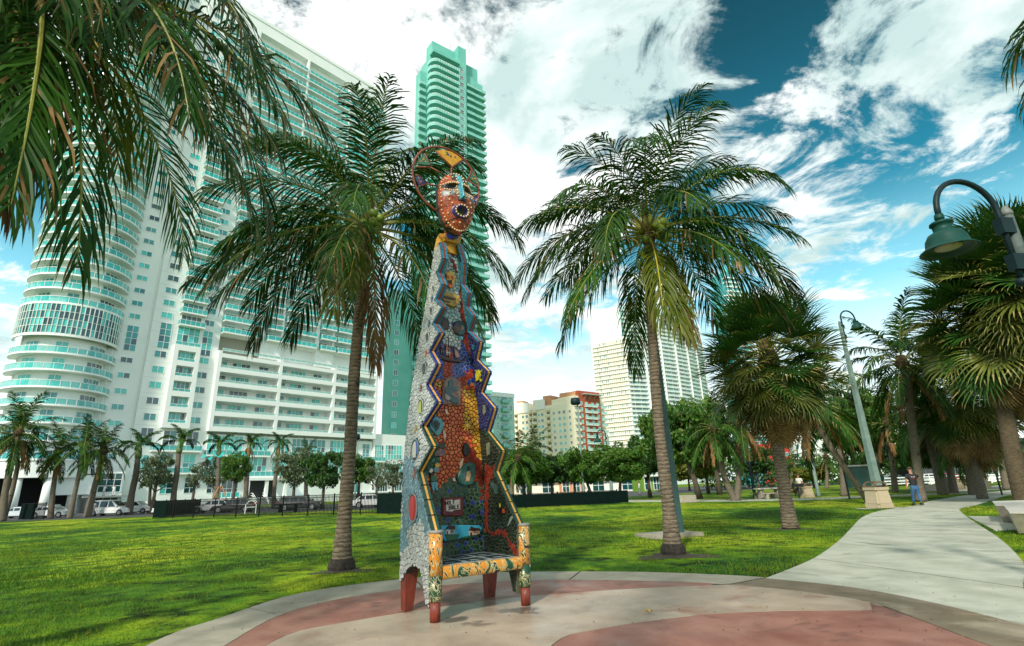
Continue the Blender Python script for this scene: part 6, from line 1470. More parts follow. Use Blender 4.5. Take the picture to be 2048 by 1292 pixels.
# ---------------- big curved white tower behind the right palm
CT=thing('curved_tower','broad white high-rise with a curved face of continuous balconies behind the right palm','building',(83.36,370,0),math.atan2(.60195048,.79853342),'white residential towers')
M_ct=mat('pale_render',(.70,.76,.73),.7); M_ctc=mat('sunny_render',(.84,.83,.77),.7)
n=19; xs_=np.linspace(-3,92,n); ys_=[8*((x-45)/48)**2-8 for x in xs_]
P=[(x,-y*-1+0) for x,y in zip(xs_,ys_)]
mb=MB(); mb.prism([(x,y+2.0) for x,y in P]+[(92,34),(-3,34)],0,127,0,'z'); link('wall',fixn(mb.mesh('wall',M_ct)),CT)
mb=MB(); mb.box(28,50,8,24,127,136.5); mb.box(60,80,10,24,127,134); mb.build('roof_house',M_ct,CT)
def ctfloor():
    mb=MB()
    for i in range(n-1):
        (x0,y0),(x1,y1)=P[i],P[i+1]
        mb.add([(x0,y0,-.35),(x1,y1,-.35),(x1,y1,.05),(x0,y0,.05),(x0,y0+2,-.35),(x1,y1+2,-.35),(x1,y1+2,.05),(x0,y0+2,.05)],[(0,1,2,3),(0,4,5,1),(3,2,6,7)],0)
        mb.add([(x0,y0+.05,.05),(x1,y1+.05,.05),(x1,y1+.05,.95),(x0,y0+.05,.95)],[(0,1,2,3)],1); mb.add([(x0,y0,.93),(x1,y1,.93),(x1,y1,1.05),(x0,y0,1.05)],[(0,1,2,3)],0)
    return mb.mesh('balcony_row',[M_wh2,mat('balcony_glass_white',(.55,.68,.66),.2,alpha=.75)])
def ctglass(g):
    mb=MB(); r=random.Random(g)
    for i in range(n-1):
        (x0,y0),(x1,y1)=P[i],P[i+1]
        for j in range(6):
            if j==5: continue
            a=(j+.1)/6; b=(j+.9)/6; mb.add([(x0+(x1-x0)*a,y0+(y1-y0)*a+1.95,.1),(x0+(x1-x0)*b,y0+(y1-y0)*b+1.95,.1),(x0+(x1-x0)*b,y0+(y1-y0)*b+1.95,2.6),(x0+(x1-x0)*a,y0+(y1-y0)*a+1.95,2.6)],[(0,1,2,3)],r.choice((0,1,1,2)))
    return mb.mesh('window_row',GL)
fl=ctfloor(); gs=[ctglass(i) for i in range(4)]
for k in range(2,41): link('balcony_row',fl,CT,(0,0,3.1*k)); link('window_row',gs[k%4],CT,(0,0,3.1*k))
for i in (3,6,9,12,15,18): (x,y)=P[i]; box(CT,'fin_wall',x-.45,x+.45,y-.5,y+2,6,127,M_wh2)
# sunlit side wing
CS=thing('sunlit_wing','cream sunlit flank of the broad curved high-rise','building',(81,368.5,0),math.atan2(-.55842315,.82955626),'white residential towers')
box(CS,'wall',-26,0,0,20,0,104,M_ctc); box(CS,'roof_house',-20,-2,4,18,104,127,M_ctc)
for k in range(1,33):
    z=3.1*k
    mb=MB(); 
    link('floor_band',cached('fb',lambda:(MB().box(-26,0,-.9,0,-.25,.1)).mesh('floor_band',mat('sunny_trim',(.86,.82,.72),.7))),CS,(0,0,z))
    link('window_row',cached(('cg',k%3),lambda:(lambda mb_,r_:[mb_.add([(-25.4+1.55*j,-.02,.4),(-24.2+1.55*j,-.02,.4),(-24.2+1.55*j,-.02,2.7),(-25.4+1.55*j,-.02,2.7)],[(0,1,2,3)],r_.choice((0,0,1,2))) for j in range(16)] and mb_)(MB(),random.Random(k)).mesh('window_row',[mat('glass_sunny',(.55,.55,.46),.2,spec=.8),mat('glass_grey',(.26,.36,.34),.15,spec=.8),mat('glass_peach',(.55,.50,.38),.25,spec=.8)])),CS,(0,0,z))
# ---------------- far glass tower peeking between fronds
t=thing('glass_tower','distant teal glass tower tip with white curved balconies between the palm heads','building',(AT(1468,420,560),420,0),R_(20))
ztop=UP(1468,545,420)[2]
mb=MB(); mb.box(-11,7,0,18,0,ztop-14); mb.box(-9,4,0,16,ztop-14,ztop); mb.build('wall',GL[1],t)
for k in range(46):
    z=ztop-6-4.0*k
    if z<20: break
    link('floor_band',cached('gtb',lambda:(MB().prism([(-12,0),(-8,-1.8),(-3,-1),(2,-2.2),(8.5,-1),(9.5,2),(7,3),(-12,3)],-.3,.5,0,'z')).mesh('floor_band',M_wh2)),t,(0 if k>3 else -1,0,z),None,(1 if k>3 else .75,1,1))
for x in (-9,-3,3.6): box(t,'mullion',x-.25,x+.25,-.3,0,20,ztop-1,M_wh2)
mb=MB(); mb.prism([(-9,ztop),(4,ztop),(-2,ztop+9)],6,7); mb.build('roof_blade',GL[0],t)
# ---------------- white building behind the tall lamp
t=thing('white_block','white stepped apartment block behind the tall green lamp','building',(AT(1668,250,840),250,0),R_(28),'white residential towers')
zt=UP(1700,752,255)[2]
mb=MB(); mb.box(0,14,0,18,0,zt); mb.box(14,34,2,18,0,zt+4); mb.box(-12,0,3,18,0,zt*.45); mb.build('wall',M_wh2,t)
for k in range(1,int(zt/3.0)):
    z=3.0*k
    for x in (2.2,6.2): balcony(t,x,z,3.4,1.6,3,m=M_wh2,g=GBT); window(t,x,z,2.4,2.1,2,1,y=-.01,rnd=rw,panes=False,g=2)
    for x in (16.5,19.5,22.5,25.5,28.5): window(t,x,z+.2,2.3,2.2,2,1,y=1.98,rnd=rw,panes=False,g=2)
    window(t,11,z+.4,1.6,1.6,2,1,y=-.01,rnd=rw,panes=False,g=1)
# ---------------- low coloured buildings left of the leaning stem
t=thing('red_white_building','low red and white building far behind the round fan palm stem','building',(AT(1560,170,920),170,0),R_(25))
z=UP(1570,884,170)[2]; box(t,'wall',0,5,0,8,0,z,mat('signal_red',(.55,.04,.03),.6)); 
for k in range(3): window(t,2.5,z-1.6-2.6*k,3.6,1.0,4,1,y=-.01,rnd=rw,panes=False)
t=thing('teal_white_building','white and teal glass building right of the red one','building',(AT(1588,172,920),172,0),R_(25))
z=UP(1600,882,172)[2]; box(t,'wall',0,9.5,0,10,0,z,M_wh2)
for k in range(6): window(t,6.6,z-2.4-2.6*k,3.6,1.8,3,1,y=-.01,rnd=rw,panes=False,g=0); window(t,2.3,z-2.4-2.6*k,1.2,1.4,1,1,y=-.01,rnd=rw,panes=False,g=1)
t=thing('blue_building','blue-striped building low between the palm stems','building',(AT(1512,175,930),175,0),R_(25)); z=UP(1520,900,175)[2]
box(t,'wall',0,8,0,8,0,z,mat('pool_blue',(.04,.35,.5),.5)); 
for k in range(5): box(t,'stripe',-.1,8.1,-.1,0,z-2.6*k-1.0,z-2.6*k-.2,M_wh2)
# ---------------- low shops seen under the trees
gsh='low shop fronts seen under the park trees'
def shop(label,px0,px1,Y,topy,m,rz,g2=1,seed=1):
    x0=AT(px0,Y);x1=AT(px1,Y); W=(x1-x0)/math.cos(rz) ; z=UP(px0,topy,Y)[2]; t=thing('shop_front',label,'building',(x0,Y,0),rz,gsh)
    box(t,'wall',0,W,0,6,0,z,m); r=random.Random(seed); n=max(2,int(W/4.5))
    for i in range(n):
        xc=W*(i+.5)/n; window(t,xc,.3,min(2.6,W/n*.65),2.3,2,2,y=-.01,rnd=r,panes=False,g=2); 
        if z>5: window(t,xc,3.6,1.6,1.5,2,1,y=-.01,rnd=r,panes=False)
    box(t,'awning',0,W,-1.2,0,2.75,2.95,M_wh2)
shop('cream shop front under the trees right of the chair arm',1030,1120,118,950,M_crm,R_(8),seed=1)
shop('orange-red shop front beside the green pole under the trees',1122,1165,118,952,M_peach,R_(8),seed=2)
shop('pale yellow shop front at the end of the black fence',1168,1290,120,955,M_crmt,R_(8),seed=3)
shop('lime green kiosk with a window right of the fence end',1288,1325,104,955,mat('lime',(.16,.32,.03),.7),R_(8),seed=4)
shop('teal kiosk next to the lime green one',1326,1352,105,962,mat('teal_paint',(.04,.30,.26),.6),R_(8),seed=5)
t=thing('pavilion','long low pavilion with orange columns and dark openings at the far right','building',(AT(1850,82,940),82,0),R_(-4),None)
box(t,'roof',-2,38,-2,8,5.0,5.7,mat('roof_teal',(.10,.30,.27),.6)); box(t,'back_wall',-1,37,6,7,0,5,M_under); box(t,'low_wall',-2,38,-1.6,-1.2,0,.5,M_wh)
for i in range(9):
    mb=MB(); mb.box(-.28,.28,-.3,.3,0,5); mb.build('column',M_peach if i%2 else M_wh2,t,loc=(1+4.4*i,-1,0))
for i in range(8): window(t,3.2+4.4*i,1.2,3.4,2.6,3,1,y=5.9,rnd=rw,panes=False,g=2)
wf=thing('white_fence','white post-and-rail fence running along the far right of the park','fence',(AT(1740,74,960),74,0),R_(-5))
for i in range(34): mb=None; link('post',cached('wfp',lambda:(MB().box(-.06,.06,-.06,.06,0,1.1)).mesh('post',M_wh2)),wf,(1.5*i,0,0))
for z in (.25,.6,1.0): mb=MB(); mb.box(0,49.5,-.03,.03,z,z+.12); mb.build('rail',M_wh2,wf)
# ================================================================ STREET FURNITURE
M_lampg=mat('lamp_green',(.003,.040,.032),.5,(.004,.055,.042),3,spec=.25); M_lampd=mat('lamp_dark_green',(.004,.016,.02),.5,(.006,.022,.026),4,spec=.25)
M_pole=mat('pole_grey_green',(.13,.20,.18),.65,(.19,.27,.24),2.5,bump=.2); M_poled=mat('pole_weathered',(.025,.045,.04),.7,(.10,.13,.12),5,bump=.3,bscale=12)
M_lens=mat('lamp_lens',(.30,.30,.22),.25,(.36,.35,.27),14,bump=.6,bscale=50); M_inner=mat('lamp_inner',(.02,.045,.04),.5)
M_bolt=mat('bolt',(.35,.36,.35),.4,metal=.6)
def bell_lamp(label,loc,rz,H,armR,headR,arm_h,polew,group,tilt=0,pm=None,square=False):
    t=thing('street_lamp',label,'street lamp',loc,rz,group); pm=pm or M_pole
    mb=MB()
    if square: mb.add([(sx*polew*k,sy*polew*k,z) for k,z in ((1.0,0),(.34,H)) for sx,sy in ((-1,-1),(1,-1),(1,1),(-1,1))],[(0,3,2,1),(4,5,6,7),(0,1,5,4),(1,2,6,5),(2,3,7,6),(3,0,4,7)])
    else: mb.lathe([(polew*1.25,0),(polew*1.25,.08),(polew,.3),(polew*.72,H)],14)
    po=link('pole',fixn(mb.mesh('pole',pm,not square)),t)
    mb=MB(); mb.lathe([(polew*(.4 if square else .78),H),(polew*(.4 if square else .78),H+.05),(polew*.3,H+.14)],12); mb.build('pole_cap',mat('cap_grey',(.16,.18,.17),.6),t,True)
    # arm: vertical pipe clamped to the pole, gooseneck over to -x
    r=armR; zt=H+arm_h; o=polew*(.36 if square else .72)+.09*headR/.4
    pts=[(-o,0,H-1.0*headR/.34),(-o,0,zt-r)]+[(-o-r+r*math.cos(a),0,zt-r+r*math.sin(a)) for a in np.linspace(.15,PI*.97,16)]
    end=pts[-1]; pts.append((end[0]-.01,0,end[2]-.35*r)); mb=MB(); mb.tube(pts,.040*headR/.34,12); mb.build('arm',M_lampd,t,True)
    mb=MB(); mb.lathe([(.04,-.10),(.07,-.06),(.07,0)],10,pts[0]); mb.build('arm_finial',M_lampd,t,True)
    for z in (H-.75*headR/.34,H-.18*headR/.34):
        mb=MB(); mb.box(-o-.07,-.0,-.06,.06,z-.11,z+.11); mb.build('clamp',M_lampd,t)
    hx,hz=pts[-1][0],pts[-1][2]; s=headR/.34
    h=MB(); h.lathe([(.055*s,.06*s),(.062*s,.0),(.05*s,-.03*s)],14,(hx,0,hz)); h.lathe([(.05*s,-.03*s),(.075*s,-.06*s),(.14*s,-.07*s),(.145*s,-.10*s),(.12*s,-.11*s),(.115*s,-.21*s),(.13*s,-.215*s),(.20*s,-.25*s),(.245*s,-.33*s),(.262*s,-.43*s),(.285*s,-.455*s),(.345*s,-.50*s),(.345*s,-.512*s),(.28*s,-.47*s),(.24*s,-.44*s)],28,(hx,0,hz),0)
    sh=link('shade',fixn(h.mesh('shade',M_lampg,True)),t)
    mb=MB(); mb.lathe([(.25*s,-.435*s),(.24*s,-.43*s)],24,(hx,0,hz),0); mb.build('shade_inside',M_inner,sh)
    mb=MB(); mb.lathe([(.17*s,-.436*s),(.165*s,-.458*s),(.12*s,-.475*s),(.03*s,-.482*s)],22,(hx,0,hz)); mb.build('lens',M_lens,sh,True)
    return t
gL='green bell-shaded park lamps'
x,y,z=UP(2012,432,6.4); bell_lamp('near green bell lamp on a curved arm at the right edge',(x+.02,y,0),R_(8),z,.46,.31,.50,.085,gL,pm=M_poled)
b=(18.05,28.0); zt=UP(1690,640,28.)[2]
bell_lamp('tall tapering lamp with a green bell head behind the litter bin',(b[0]+.05,b[1],0),R_(180+8),zt-.2,.42,.34,.75,.17,gL,square=True)
x,y,z=UP(1215,872,70); bell_lamp('far small bell lamp above the trees before the red block',(x,y,0),0,z,.55,.55,.8,.16,gL)
def floodpole(label,basepx,Y,toppy,w,group,m=None,head=True,lean=0):
    x,y,_=UP(*basepx,Y); z=UP(basepx[0],toppy,Y)[2]; t=thing('light_pole',label,'light pole',(x,y,0),0,group)
    mb=MB(); mb.lathe([(w*1.2,0),(w,.2),(w*.55,z)],12); mb.build('pole',m or M_pole,t,True)
    if head: mb=MB(); mb.lathe([(.05,.25),(w*3.4,.22),(w*3.9,-.05),(w*3.9,-.30),(w*3.2,-.45)],16,(-w*1.6,0,z)); mb.build('lamp_head',M_lampd,t,True)
    return t
gP='round-headed light poles'
floodpole('slim pole with a dark drum head in front of the red block',(1168,990),55,800,.13,gP)
floodpole('slim pole with a pale drum head right of the near ringed palm',(709,1004),72,872,.13,gP)
floodpole('short green pole without head behind the black fence',(1222,990),64,950,.12,gP,head=False)
gG='slim green poles among the palms'
floodpole('slim teal pole right of the picnic table',(1638,993),44.5,830,.14,gG,head=False)
floodpole('slim dark teal pole left of the picnic table',(1510,994),48,880,.14,gG,m=M_lampd,head=False)
floodpole('slim teal pole leaning into view behind the far bins',(1928,972),60,880,.18,gG,head=False)
# square tapering dark mast behind the right palm, on a concrete pad
x,y,_=UP(1352,1068,16.7); t=thing('light_mast','dark green tapering square mast on a concrete pad right behind the tall palm','light pole',(x,y,0),R_(20))
mb=MB(); mb.add([(sx*k,sy*k,z) for k,z in ((.17,.08),(.085,7.6)) for sx,sy in ((-1,-1),(1,-1),(1,1),(-1,1))],[(0,3,2,1),(4,5,6,7),(0,1,5,4),(1,2,6,5),(2,3,7,6),(3,0,4,7)]); mb.build('mast',mat('mast_teal',(.025,.07,.075),.55,(.04,.10,.10),4,bump=.2),t)
mb=MB(); mb.box(-1.05,.55,-.55,.55,0,.10); mb.build('pad',M_ring,t)
# litter bins
M_agg=mat('bin_aggregate',(.36,.29,.19),.85,(.50,.42,.29),40,bump=.5,bscale=60); M_bronze=mat('bin_bronze',(.10,.07,.04),.5,(.16,.12,.07),8)
def bin_(label,loc,s,group='stone litter bins with domed lids'):
    t=thing('litter_bin',label,'litter bin',loc,R_(12),group,s)
    mb=MB(); k=.33; mb.add([(sx*q,sy*q,z) for q,z in ((.335,0),(.345,.16),(.325,.17),(.29,.62),(.32,.64),(.325,.74)) for sx,sy in ((-1,-1),(1,-1),(1,1),(-1,1))],[(0,3,2,1)]+[(4*i+a,4*i+(a+1)%4,4*i+4+(a+1)%4,4*i+4+a) for i in range(5) for a in range(4)]+[(20,21,22,23)])
    me=mb.mesh('body',M_agg); bm=bmesh.new(); bm.from_mesh(me); bmesh.ops.bevel(bm,geom=[e for e in bm.edges if abs(e.verts[0].co.z-e.verts[1].co.z)>.05],offset=.05,segments=3,affect='EDGES'); bm.to_mesh(me); bm.free(); link('body',me,t)
    mb=MB(); 
    pr=[(.31*math.cos(a),.72+.24*math.sin(a)) for a in np.linspace(0,PI,13)]; 
    for y0 in (-.26,.20):
        ou=pr; inn=[(.24*math.cos(a),.74+.17*math.sin(a)) for a in np.linspace(PI,0,13)]; mb.prism(ou+inn,y0,y0+.06)
    mb.box(-.04,.04,-.25,.25,.90,.955); mb.box(-.31,-.26,-.24,.24,.72,.80); mb.box(.26,.31,-.24,.24,.72,.80); link('lid_hoops',fixn(mb.mesh('lid_hoops',M_bronze)),t)
    mb=MB(); mb.box(-.26,.26,-.2,.2,.70,.755); mb.build('liner',M_under,t); return t
x,y,_=UP(1760,1016,26.4); bin_('large beige stone litter bin at the path edge by the tall lamp',(x,y,.03),1.25)
mb=MB(); mb.add([(x-1.0,y-.35,.018),(x+1.1,y-.45,.018),(x+1.1,y+.5,.018),(x-1.0,y+.5,.018)],[(0,1,2,3)]); pd=mb.build('bin_pad',M_path); pd['kind']='structure'
x,y,_=UP(1615,994,44); bin_('beige litter bin beside the barbecue grill',(x,y,0),1.15)
x,y,_=UP(1928,974,50); bin_('left one of the two far beige bins',(x,y,0),1.15)
x,y,_=UP(1966,975,50); bin_('right one of the two far beige bins',(x,y,0),1.25)
# concrete benches / blocks
M_ben=mat('bench_concrete',(.30,.26,.21),.8,(.40,.36,.30),6,bump=.3,bscale=40); M_bent=mat('bench_top',(.42,.41,.36),.75,(.50,.48,.43),5,bump=.2,bscale=40)
def bench(label,pts,z,m=M_ben):
    cx=sum(p[0] for p in pts)/len(pts); cy=sum(p[1] for p in pts)/len(pts); t=thing('concrete_bench',label,'bench',(cx,cy,.03),0,'tapered concrete benches')
    q=[(p[0]-cx,p[1]-cy) for p in pts]; n=len(q); mb=MB(); mb.add([(a*.86,b*.80,0) for a,b in q]+[(a,b,z-.03) for a,b in q],[tuple(range(n))[::-1],tuple(range(n,2*n))]+[(i,(i+1)%n,(i+1)%n+n,i+n) for i in range(n)]); link('body',fixn(mb.mesh('body',m)),t)
    mb=MB(); mb.prism([(a*1.005,b*1.005) for a,b in q],z-.03,z,0,'z'); link('top',fixn(mb.mesh('top',M_bent)),t)
g=lambda px,py,z=.5:G(px,py,z)
bench('long tapered concrete bench right of the path, the farther one',[g(1985,1004),g(2120,1000),g(2125,1012),g(1992,1012)],.50)
bench('tapered concrete bench cut by the right edge, the nearer one',[g(2008,1013),g(2150,1010),g(2160,1028),g(2020,1027)],.50)
def block(label,px,py,w,d,h,Y):
    x,y,_=UP(px,py,Y); t=thing('concrete_block',label,'bench',(x,y,0),R_(8),'low concrete seats'); mb=MB(); mb.box(-w/2,w/2,-d/2,d/2,0,h); me=mb.mesh('seat_block',M_ben); bm=bmesh.new(); bm.from_mesh(me); bmesh.ops.bevel(bm,geom=bm.edges[:],offset=.03,segments=2,affect='EDGES'); bm.to_mesh(me); bm.free(); link('seat_block',me,t)
block('low concrete seat beyond the walking man',1860,974,2.6,.7,.55,48); block('low concrete seat by the cross path right of the dark mast',1365,1003,2.0,.6,.55,42)
# picnic table
x,y,_=UP(1540,995,45); t=thing('picnic_table','concrete picnic table with benches left of the beige bin','table',(x,y,0),R_(5))
mb=MB(); mb.box(-1.1,1.1,-.4,.4,.72,.82); mb.build('table_top',M_bent,t)
for sx in (-.7,.7): mb=MB(); mb.box(sx-.15,sx+.15,-.25,.25,0,.72); mb.build('leg',M_ben,t)
for sy in (-.85,.85): mb=MB(); mb.box(-1.1,1.1,sy-.16,sy+.16,.38,.46); mb.box(-.8,-.6,sy-.12,sy+.12,0,.38); mb.box(.6,.8,sy-.12,sy+.12,0,.38); mb.build('bench',M_ben,t)
# barbecue grill
x,y,_=UP(1599,994,43.5); t=thing('park_grill','black barbecue box on a post left of the beige bin','grill',(x,y,0)); mb=MB(); mb.box(-.05,.05,-.05,.05,0,.8); mb.build('post',M_under,t); mb=MB(); mb.box(-.34,.34,-.22,.22,.80,1.08); mb.tube([(-.3,-.26,1.0),(.3,-.26,1.0)],.02,6); mb.build('fire_box',M_under,t)
# notice board
x,y,_=UP(1725,996,37); t=thing('notice_board','dark green notice board on two posts behind the leaning palm stem','sign',(x,y,0),R_(-12))
mb=MB(); mb.box(-.75,.75,-.06,.06,.75,2.1); mb.build('panel',mat('board_green',(.008,.05,.045),.35,(.012,.07,.06),2),t); mb=MB(); mb.box(-.85,.85,-.16,.16,2.1,2.2); mb.build('board_roof',mat('board_cap',(.3,.34,.32),.5),t)
for sx in (-.78,.78): mb=MB(); mb.box(sx-.045,sx+.045,-.045,.045,0,2.1); mb.build('post',M_lampd,t)
# small posts
for lab,px,py,Y in (('thin dark sign post between the notice board and the tall lamp foot',1772,990,38),('thin green sign post right of the far bins',2003,985,36)):
    x,y,_=UP(px,py,Y); t=thing('sign_post',lab,'post',(x,y,0),R_(10)); mb=MB(); mb.box(-.035,.035,-.035,.035,0,1.5); mb.build('post',M_lampd,t); mb=MB(); mb.box(-.12,.12,-.05,-.035,1.2,1.5); mb.build('sign_plate',M_lampg,t)
# ================================================================ BLACK FENCE
M_fen=mat('fence_black',(.004,.006,.006),.5,spec=.2); M_scr=mat('fence_screen',(.003,.010,.009),.9,(.005,.014,.012),3,spec=.05)
def fence(label,A,B,h,screens,group='black metal fence round the dog run',step=.13):
    A=np.array(A);B=np.array(B); L=np.linalg.norm(B-A); rz=math.atan2(B[1]-A[1],B[0]-A[0]); t=thing('metal_fence',label,'fence',(A[0],A[1],0),rz,group)
    n=int(L/2.4); pm=cached(('fp',h),lambda:(MB().box(-.035,.035,-.035,.035,0,h+.08)).mesh('post',M_fen))
    for i in range(n+1): link('post',pm,t,(L*i/n,0,0))
    for z in (.12,h-.2,h-.03): mb=MB(); mb.box(0,L,-.02,.02,z,z+.04); mb.build('rail',M_fen,t)
    pk=cached(('pk',h),lambda:(MB().box(-.020,.020,-.012,.012,.05,h)).mesh('picket',M_fen)); m=int(L/step); lim=min(m,210)
    for i in range(lim): link('picket',pk,t,(L*(i+.5)/m,0,0))
    if m>lim:
        mb=MB()
        for i in range(lim,m): x=L*(i+.5)/m; mb.box(x-.010,x+.010,-.010,.010,.05,h)
        kind(mb.build('pickets',M_fen,t),'stuff')
    for a,b in screens: mb=MB(); mb.box(a,b,-.045,-.03,.06,h-.05); mb.build('screen_panel',M_scr,t)
fA=G(306,1037); fB=G(700,1031); fC=G(838,1027.5); fD=G(1030,1017); fE=G(1236,1007)
v=np.array(fC)-np.array(fA); LC=np.linalg.norm(v)
fence('long black picket fence across the lawn left of the sculpture',fA,fC,1.5,[(0,1.6),(LC-3.6,LC)])
fence('black-screened fence run behind the chair and towards the right palm',fC,fE,1.05,[(0,17.5)])
fF=(fA[0]-3.4,fA[1]+13); fence('dark screened short fence side going back from the left corner',fF,fA,1.5,[(0,13.4)])
a=G(52,1028); fence('small dark screened enclosure among the drive palms',(AT(50,62),62),(AT(98,60),60),1.7,[(0,3)])
# things inside the dog run
gI='steel hoops and tables in the dog run'
for i,(px,lab) in enumerate(((500,'white dog-shaped play hoop behind the fence left of the near palm'),(575,'dark bench table behind the fence'),)):
    x,y,_=UP(px,1030,54); t=thing('dog_run_item',lab,'play equipment' if i==0 else 'table',(x,y,0))
    if i==0:
        mb=MB(); 
        for q in (-.5,.5): mb.tube([(q,0,0),(q,0,.8),(q*.6,0,1.1),(0,0,1.2)],.05,6)
        mb.tube([(-.5,0,.6),(.5,0,.6)],.04,6); mb.tube([(0,0,1.2),(.35,0,1.35)],.08,6); mb.build('hoop',M_wh2,t)
    else:
        mb=MB(); mb.box(-1.2,1.2,-.4,.4,.7,.8); mb.box(-1.2,1.2,-.95,-.65,.4,.46); mb.box(-.8,-.7,-.3,.3,0,.7); mb.box(.7,.8,-.3,.3,0,.7); mb.build('table_frame',M_scr,t)
# props of the young palm
x,y,_=UP(436,1018,67); t=thing('palm_props','wooden tripod props holding the young palm upright','props',(x,y,0))
for a in (0,2.1,4.2): mb=MB(); mb.tube([(1.5*math.cos(a),1.5*math.sin(a),0),(.2*math.cos(a),.2*math.sin(a),2.9)],.06,6); mb.build('prop',mat('prop_wood',(.45,.25,.12),.8),t)
# ================================================================ CARS
M_tyre=mat('tyre',(.012,.012,.013),.8); M_rim=mat('rim',(.35,.37,.38),.35,metal=.7); M_cgl=mat('car_glass',(.01,.02,.025),.08,spec=.9); M_tail=mat('tail_light',(.45,.01,.01),.3); M_headl=mat('head_light',(.6,.62,.62),.15)
def car(label,loc,rz,col,L=4.6,W=1.85,H=1.65,kindc='suv',group='cars parked along the drive'):
    t=thing('parked_car',label,'car',loc,rz,group); mp=mat('car_paint_%02d%02d%02d'%tuple(int(c*99) for c in col),col,.25,coat=.6,spec=.5)
    if kindc=='suv': low=[(-.5,.30),(-.5,.62),(-.47,.92),(-.42,.97),(.18,1.0),(.42,.90),(.49,.72),(.50,.34)]; cab=[(-.46,.95),(-.40,1.0*H/1.0*.97),(.05,H),(.15,H*.965),(.30,.98)]; cab=[(-.47,.94),(-.40,H*.97),(-.2,H),(.06,H*.985),(.26,.98)]
    else: low=[(-.5,.28),(-.5,.60),(-.47,.82),(-.30,.86),(.20,.86),(.44,.70),(.49,.55),(.50,.30)]; cab=[(-.40,.84),(-.24,H*.97),(-.1,H),(.05,H*.97),(.24,.85)]
    def arch(cx,r=.36):
        return [(cx/L+r/L*math.cos(a),.30+r*math.sin(a)) for a in np.linspace(0,PI,9)]
    fx=L*.31; rx=-L*.30
    poly=low+[( .5,.30)][:0]+arch(fx)+arch(rx)
    mb=MB(); mb.prism([(p[0]*L,p[1]) for p in poly],-W/2,W/2)
    me=mb.mesh('body',mp); fixn(me); bm=bmesh.new(); bm.from_mesh(me)
    for v in bm.verts:
        if v.co.z>.75: v.co.y*=.94
    bmesh.ops.bevel(bm,geom=[e for e in bm.edges if abs(abs(e.verts[0].co.y)-abs(e.verts[1].co.y))<.06 and e.verts[0].co.y*e.verts[1].co.y>0 and min(e.verts[0].co.z,e.verts[1].co.z)>.5],offset=.05,segments=2,affect='EDGES'); bm.to_mesh(me); bm.free(); body=link('body',me,t)
    c=[(p[0]*L,p[1]) for p in cab]; n=len(c); mb=MB(); hb=W/2*.93; ht=W/2*.78
    zz=lambda z:hb+(ht-hb)*(z-c[0][1])/(H-c[0][1])
    mb.add([(x,-zz(z),z) for x,z in c]+[(x,zz(z),z) for x,z in c],[tuple(range(n)),tuple(range(2*n-1,n-1,-1))]+[(i+n,(i+1)%n+n,(i+1)%n,i) for i in range(n)]); link('cabin',fixn(mb.mesh('cabin',mp)),t)
    # side glass, split by pillars
    for s in (-1,1):
        for a,b in ((.10,.36),(.40,.63),(.67,.90)):
            x0=c[0][0]+(c[-1][0]-c[0][0])*a; x1=c[0][0]+(c[-1][0]-c[0][0])*b; zb=c[0][1]+.06; zt=H-.14
            def clampx(x,z):
                f=(z-c[0][1])/(H-c[0][1]); xl=c[0][0]+(c[1][0]-c[0][0])*f+.12; xr=c[-1][0]+(c[-2][0]-c[-1][0])*f-.12; return min(max(x,xl),xr)
            q=[(clampx(x0,zb),zb),(clampx(x1,zb),zb),(clampx(x1,zt),zt),(clampx(x0,zt),zt)]
            mb=MB(); mb.add([(x,s*(zz(z)+.012),z) for x,z in q],[(0,1,2,3)]); mb.build('side_window',M_cgl,t)
    for (x0,z0),(x1,z1),nm in ((c[0],c[1],'rear_window'),(c[-1],c[-2],'windscreen')):
        sg=-1 if nm=='rear_window' else 1; a=.12;b=.88; mb=MB(); p=[(x0+(x1-x0)*q+sg*.02,z0+(z1-z0)*q+.01) for q in (a,b)]
        mb.add([(p[0][0],-hb*.85,p[0][1]),(p[0][0],hb*.85,p[0][1]),(p[1][0],ht*.9,p[1][1]),(p[1][0],-ht*.9,p[1][1])],[(0,1,2,3)]); mb.build(nm,M_cgl,t)
    for x in (fx,rx):
        for s in (-1,1):
            w_=MB(); w_.tube([(x,s*(W/2-.22),.33),(x,s*(W/2+.005),.33)],.33,18); wo=w_.build('wheel',M_tyre,t); r_=MB(); r_.tube([(x,s*(W/2),.33),(x,s*(W/2+.015),.33)],.21,14); r_.build('rim',M_rim,wo)
    for s in (-1,1):
        mb=MB(); mb.box(-L/2-.02,-L/2+.10,s*W*.36-.16,s*W*.36+.14,.72,.92); mb.build('tail_light',M_tail,t)
        mb=MB(); mb.box(L/2-.16,L/2+.0,s*W*.36-.16,s*W*.36+.14,.58,.72); mb.build('headlight',M_headl,t)
        mb=MB(); mb.box(c[-1][0]-.25,c[-1][0]-.08,s*(W/2+.02)-.08,s*(W/2+.02)+.08,c[-1][1],c[-1][1]+.14); mb.build('mirror',mp,t)
    mb=MB(); mb.box(-L/2+.02,L/2-.02,-W/2+.05,W/2-.05,.20,.32); mb.build('underbody',M_tyre,t); return t
def cx_(px,Y,py=1015): return (AT(px,Y,py),Y,0.01)
WH=(.72,.74,.74)
car('white four-wheel drive parked between the two smooth palm stems',cx_(224,66),R_(4),WH,4.8,1.95,1.78)
car('white off-roader half hidden behind the stem, nose to the right',cx_(272,72),R_(8),(.66,.68,.68),4.2,1.85,1.62)
car('small white car low behind the garage planter, nose to the right',cx_(107,66),R_(4),(.62,.66,.68),4.3,1.75,1.35,'sedan')
car('silver hatchback seen from behind with red tail lights in the garage mouth',cx_(108,84,1008),R_(100),(.40,.43,.44),4.2,1.8,1.5)
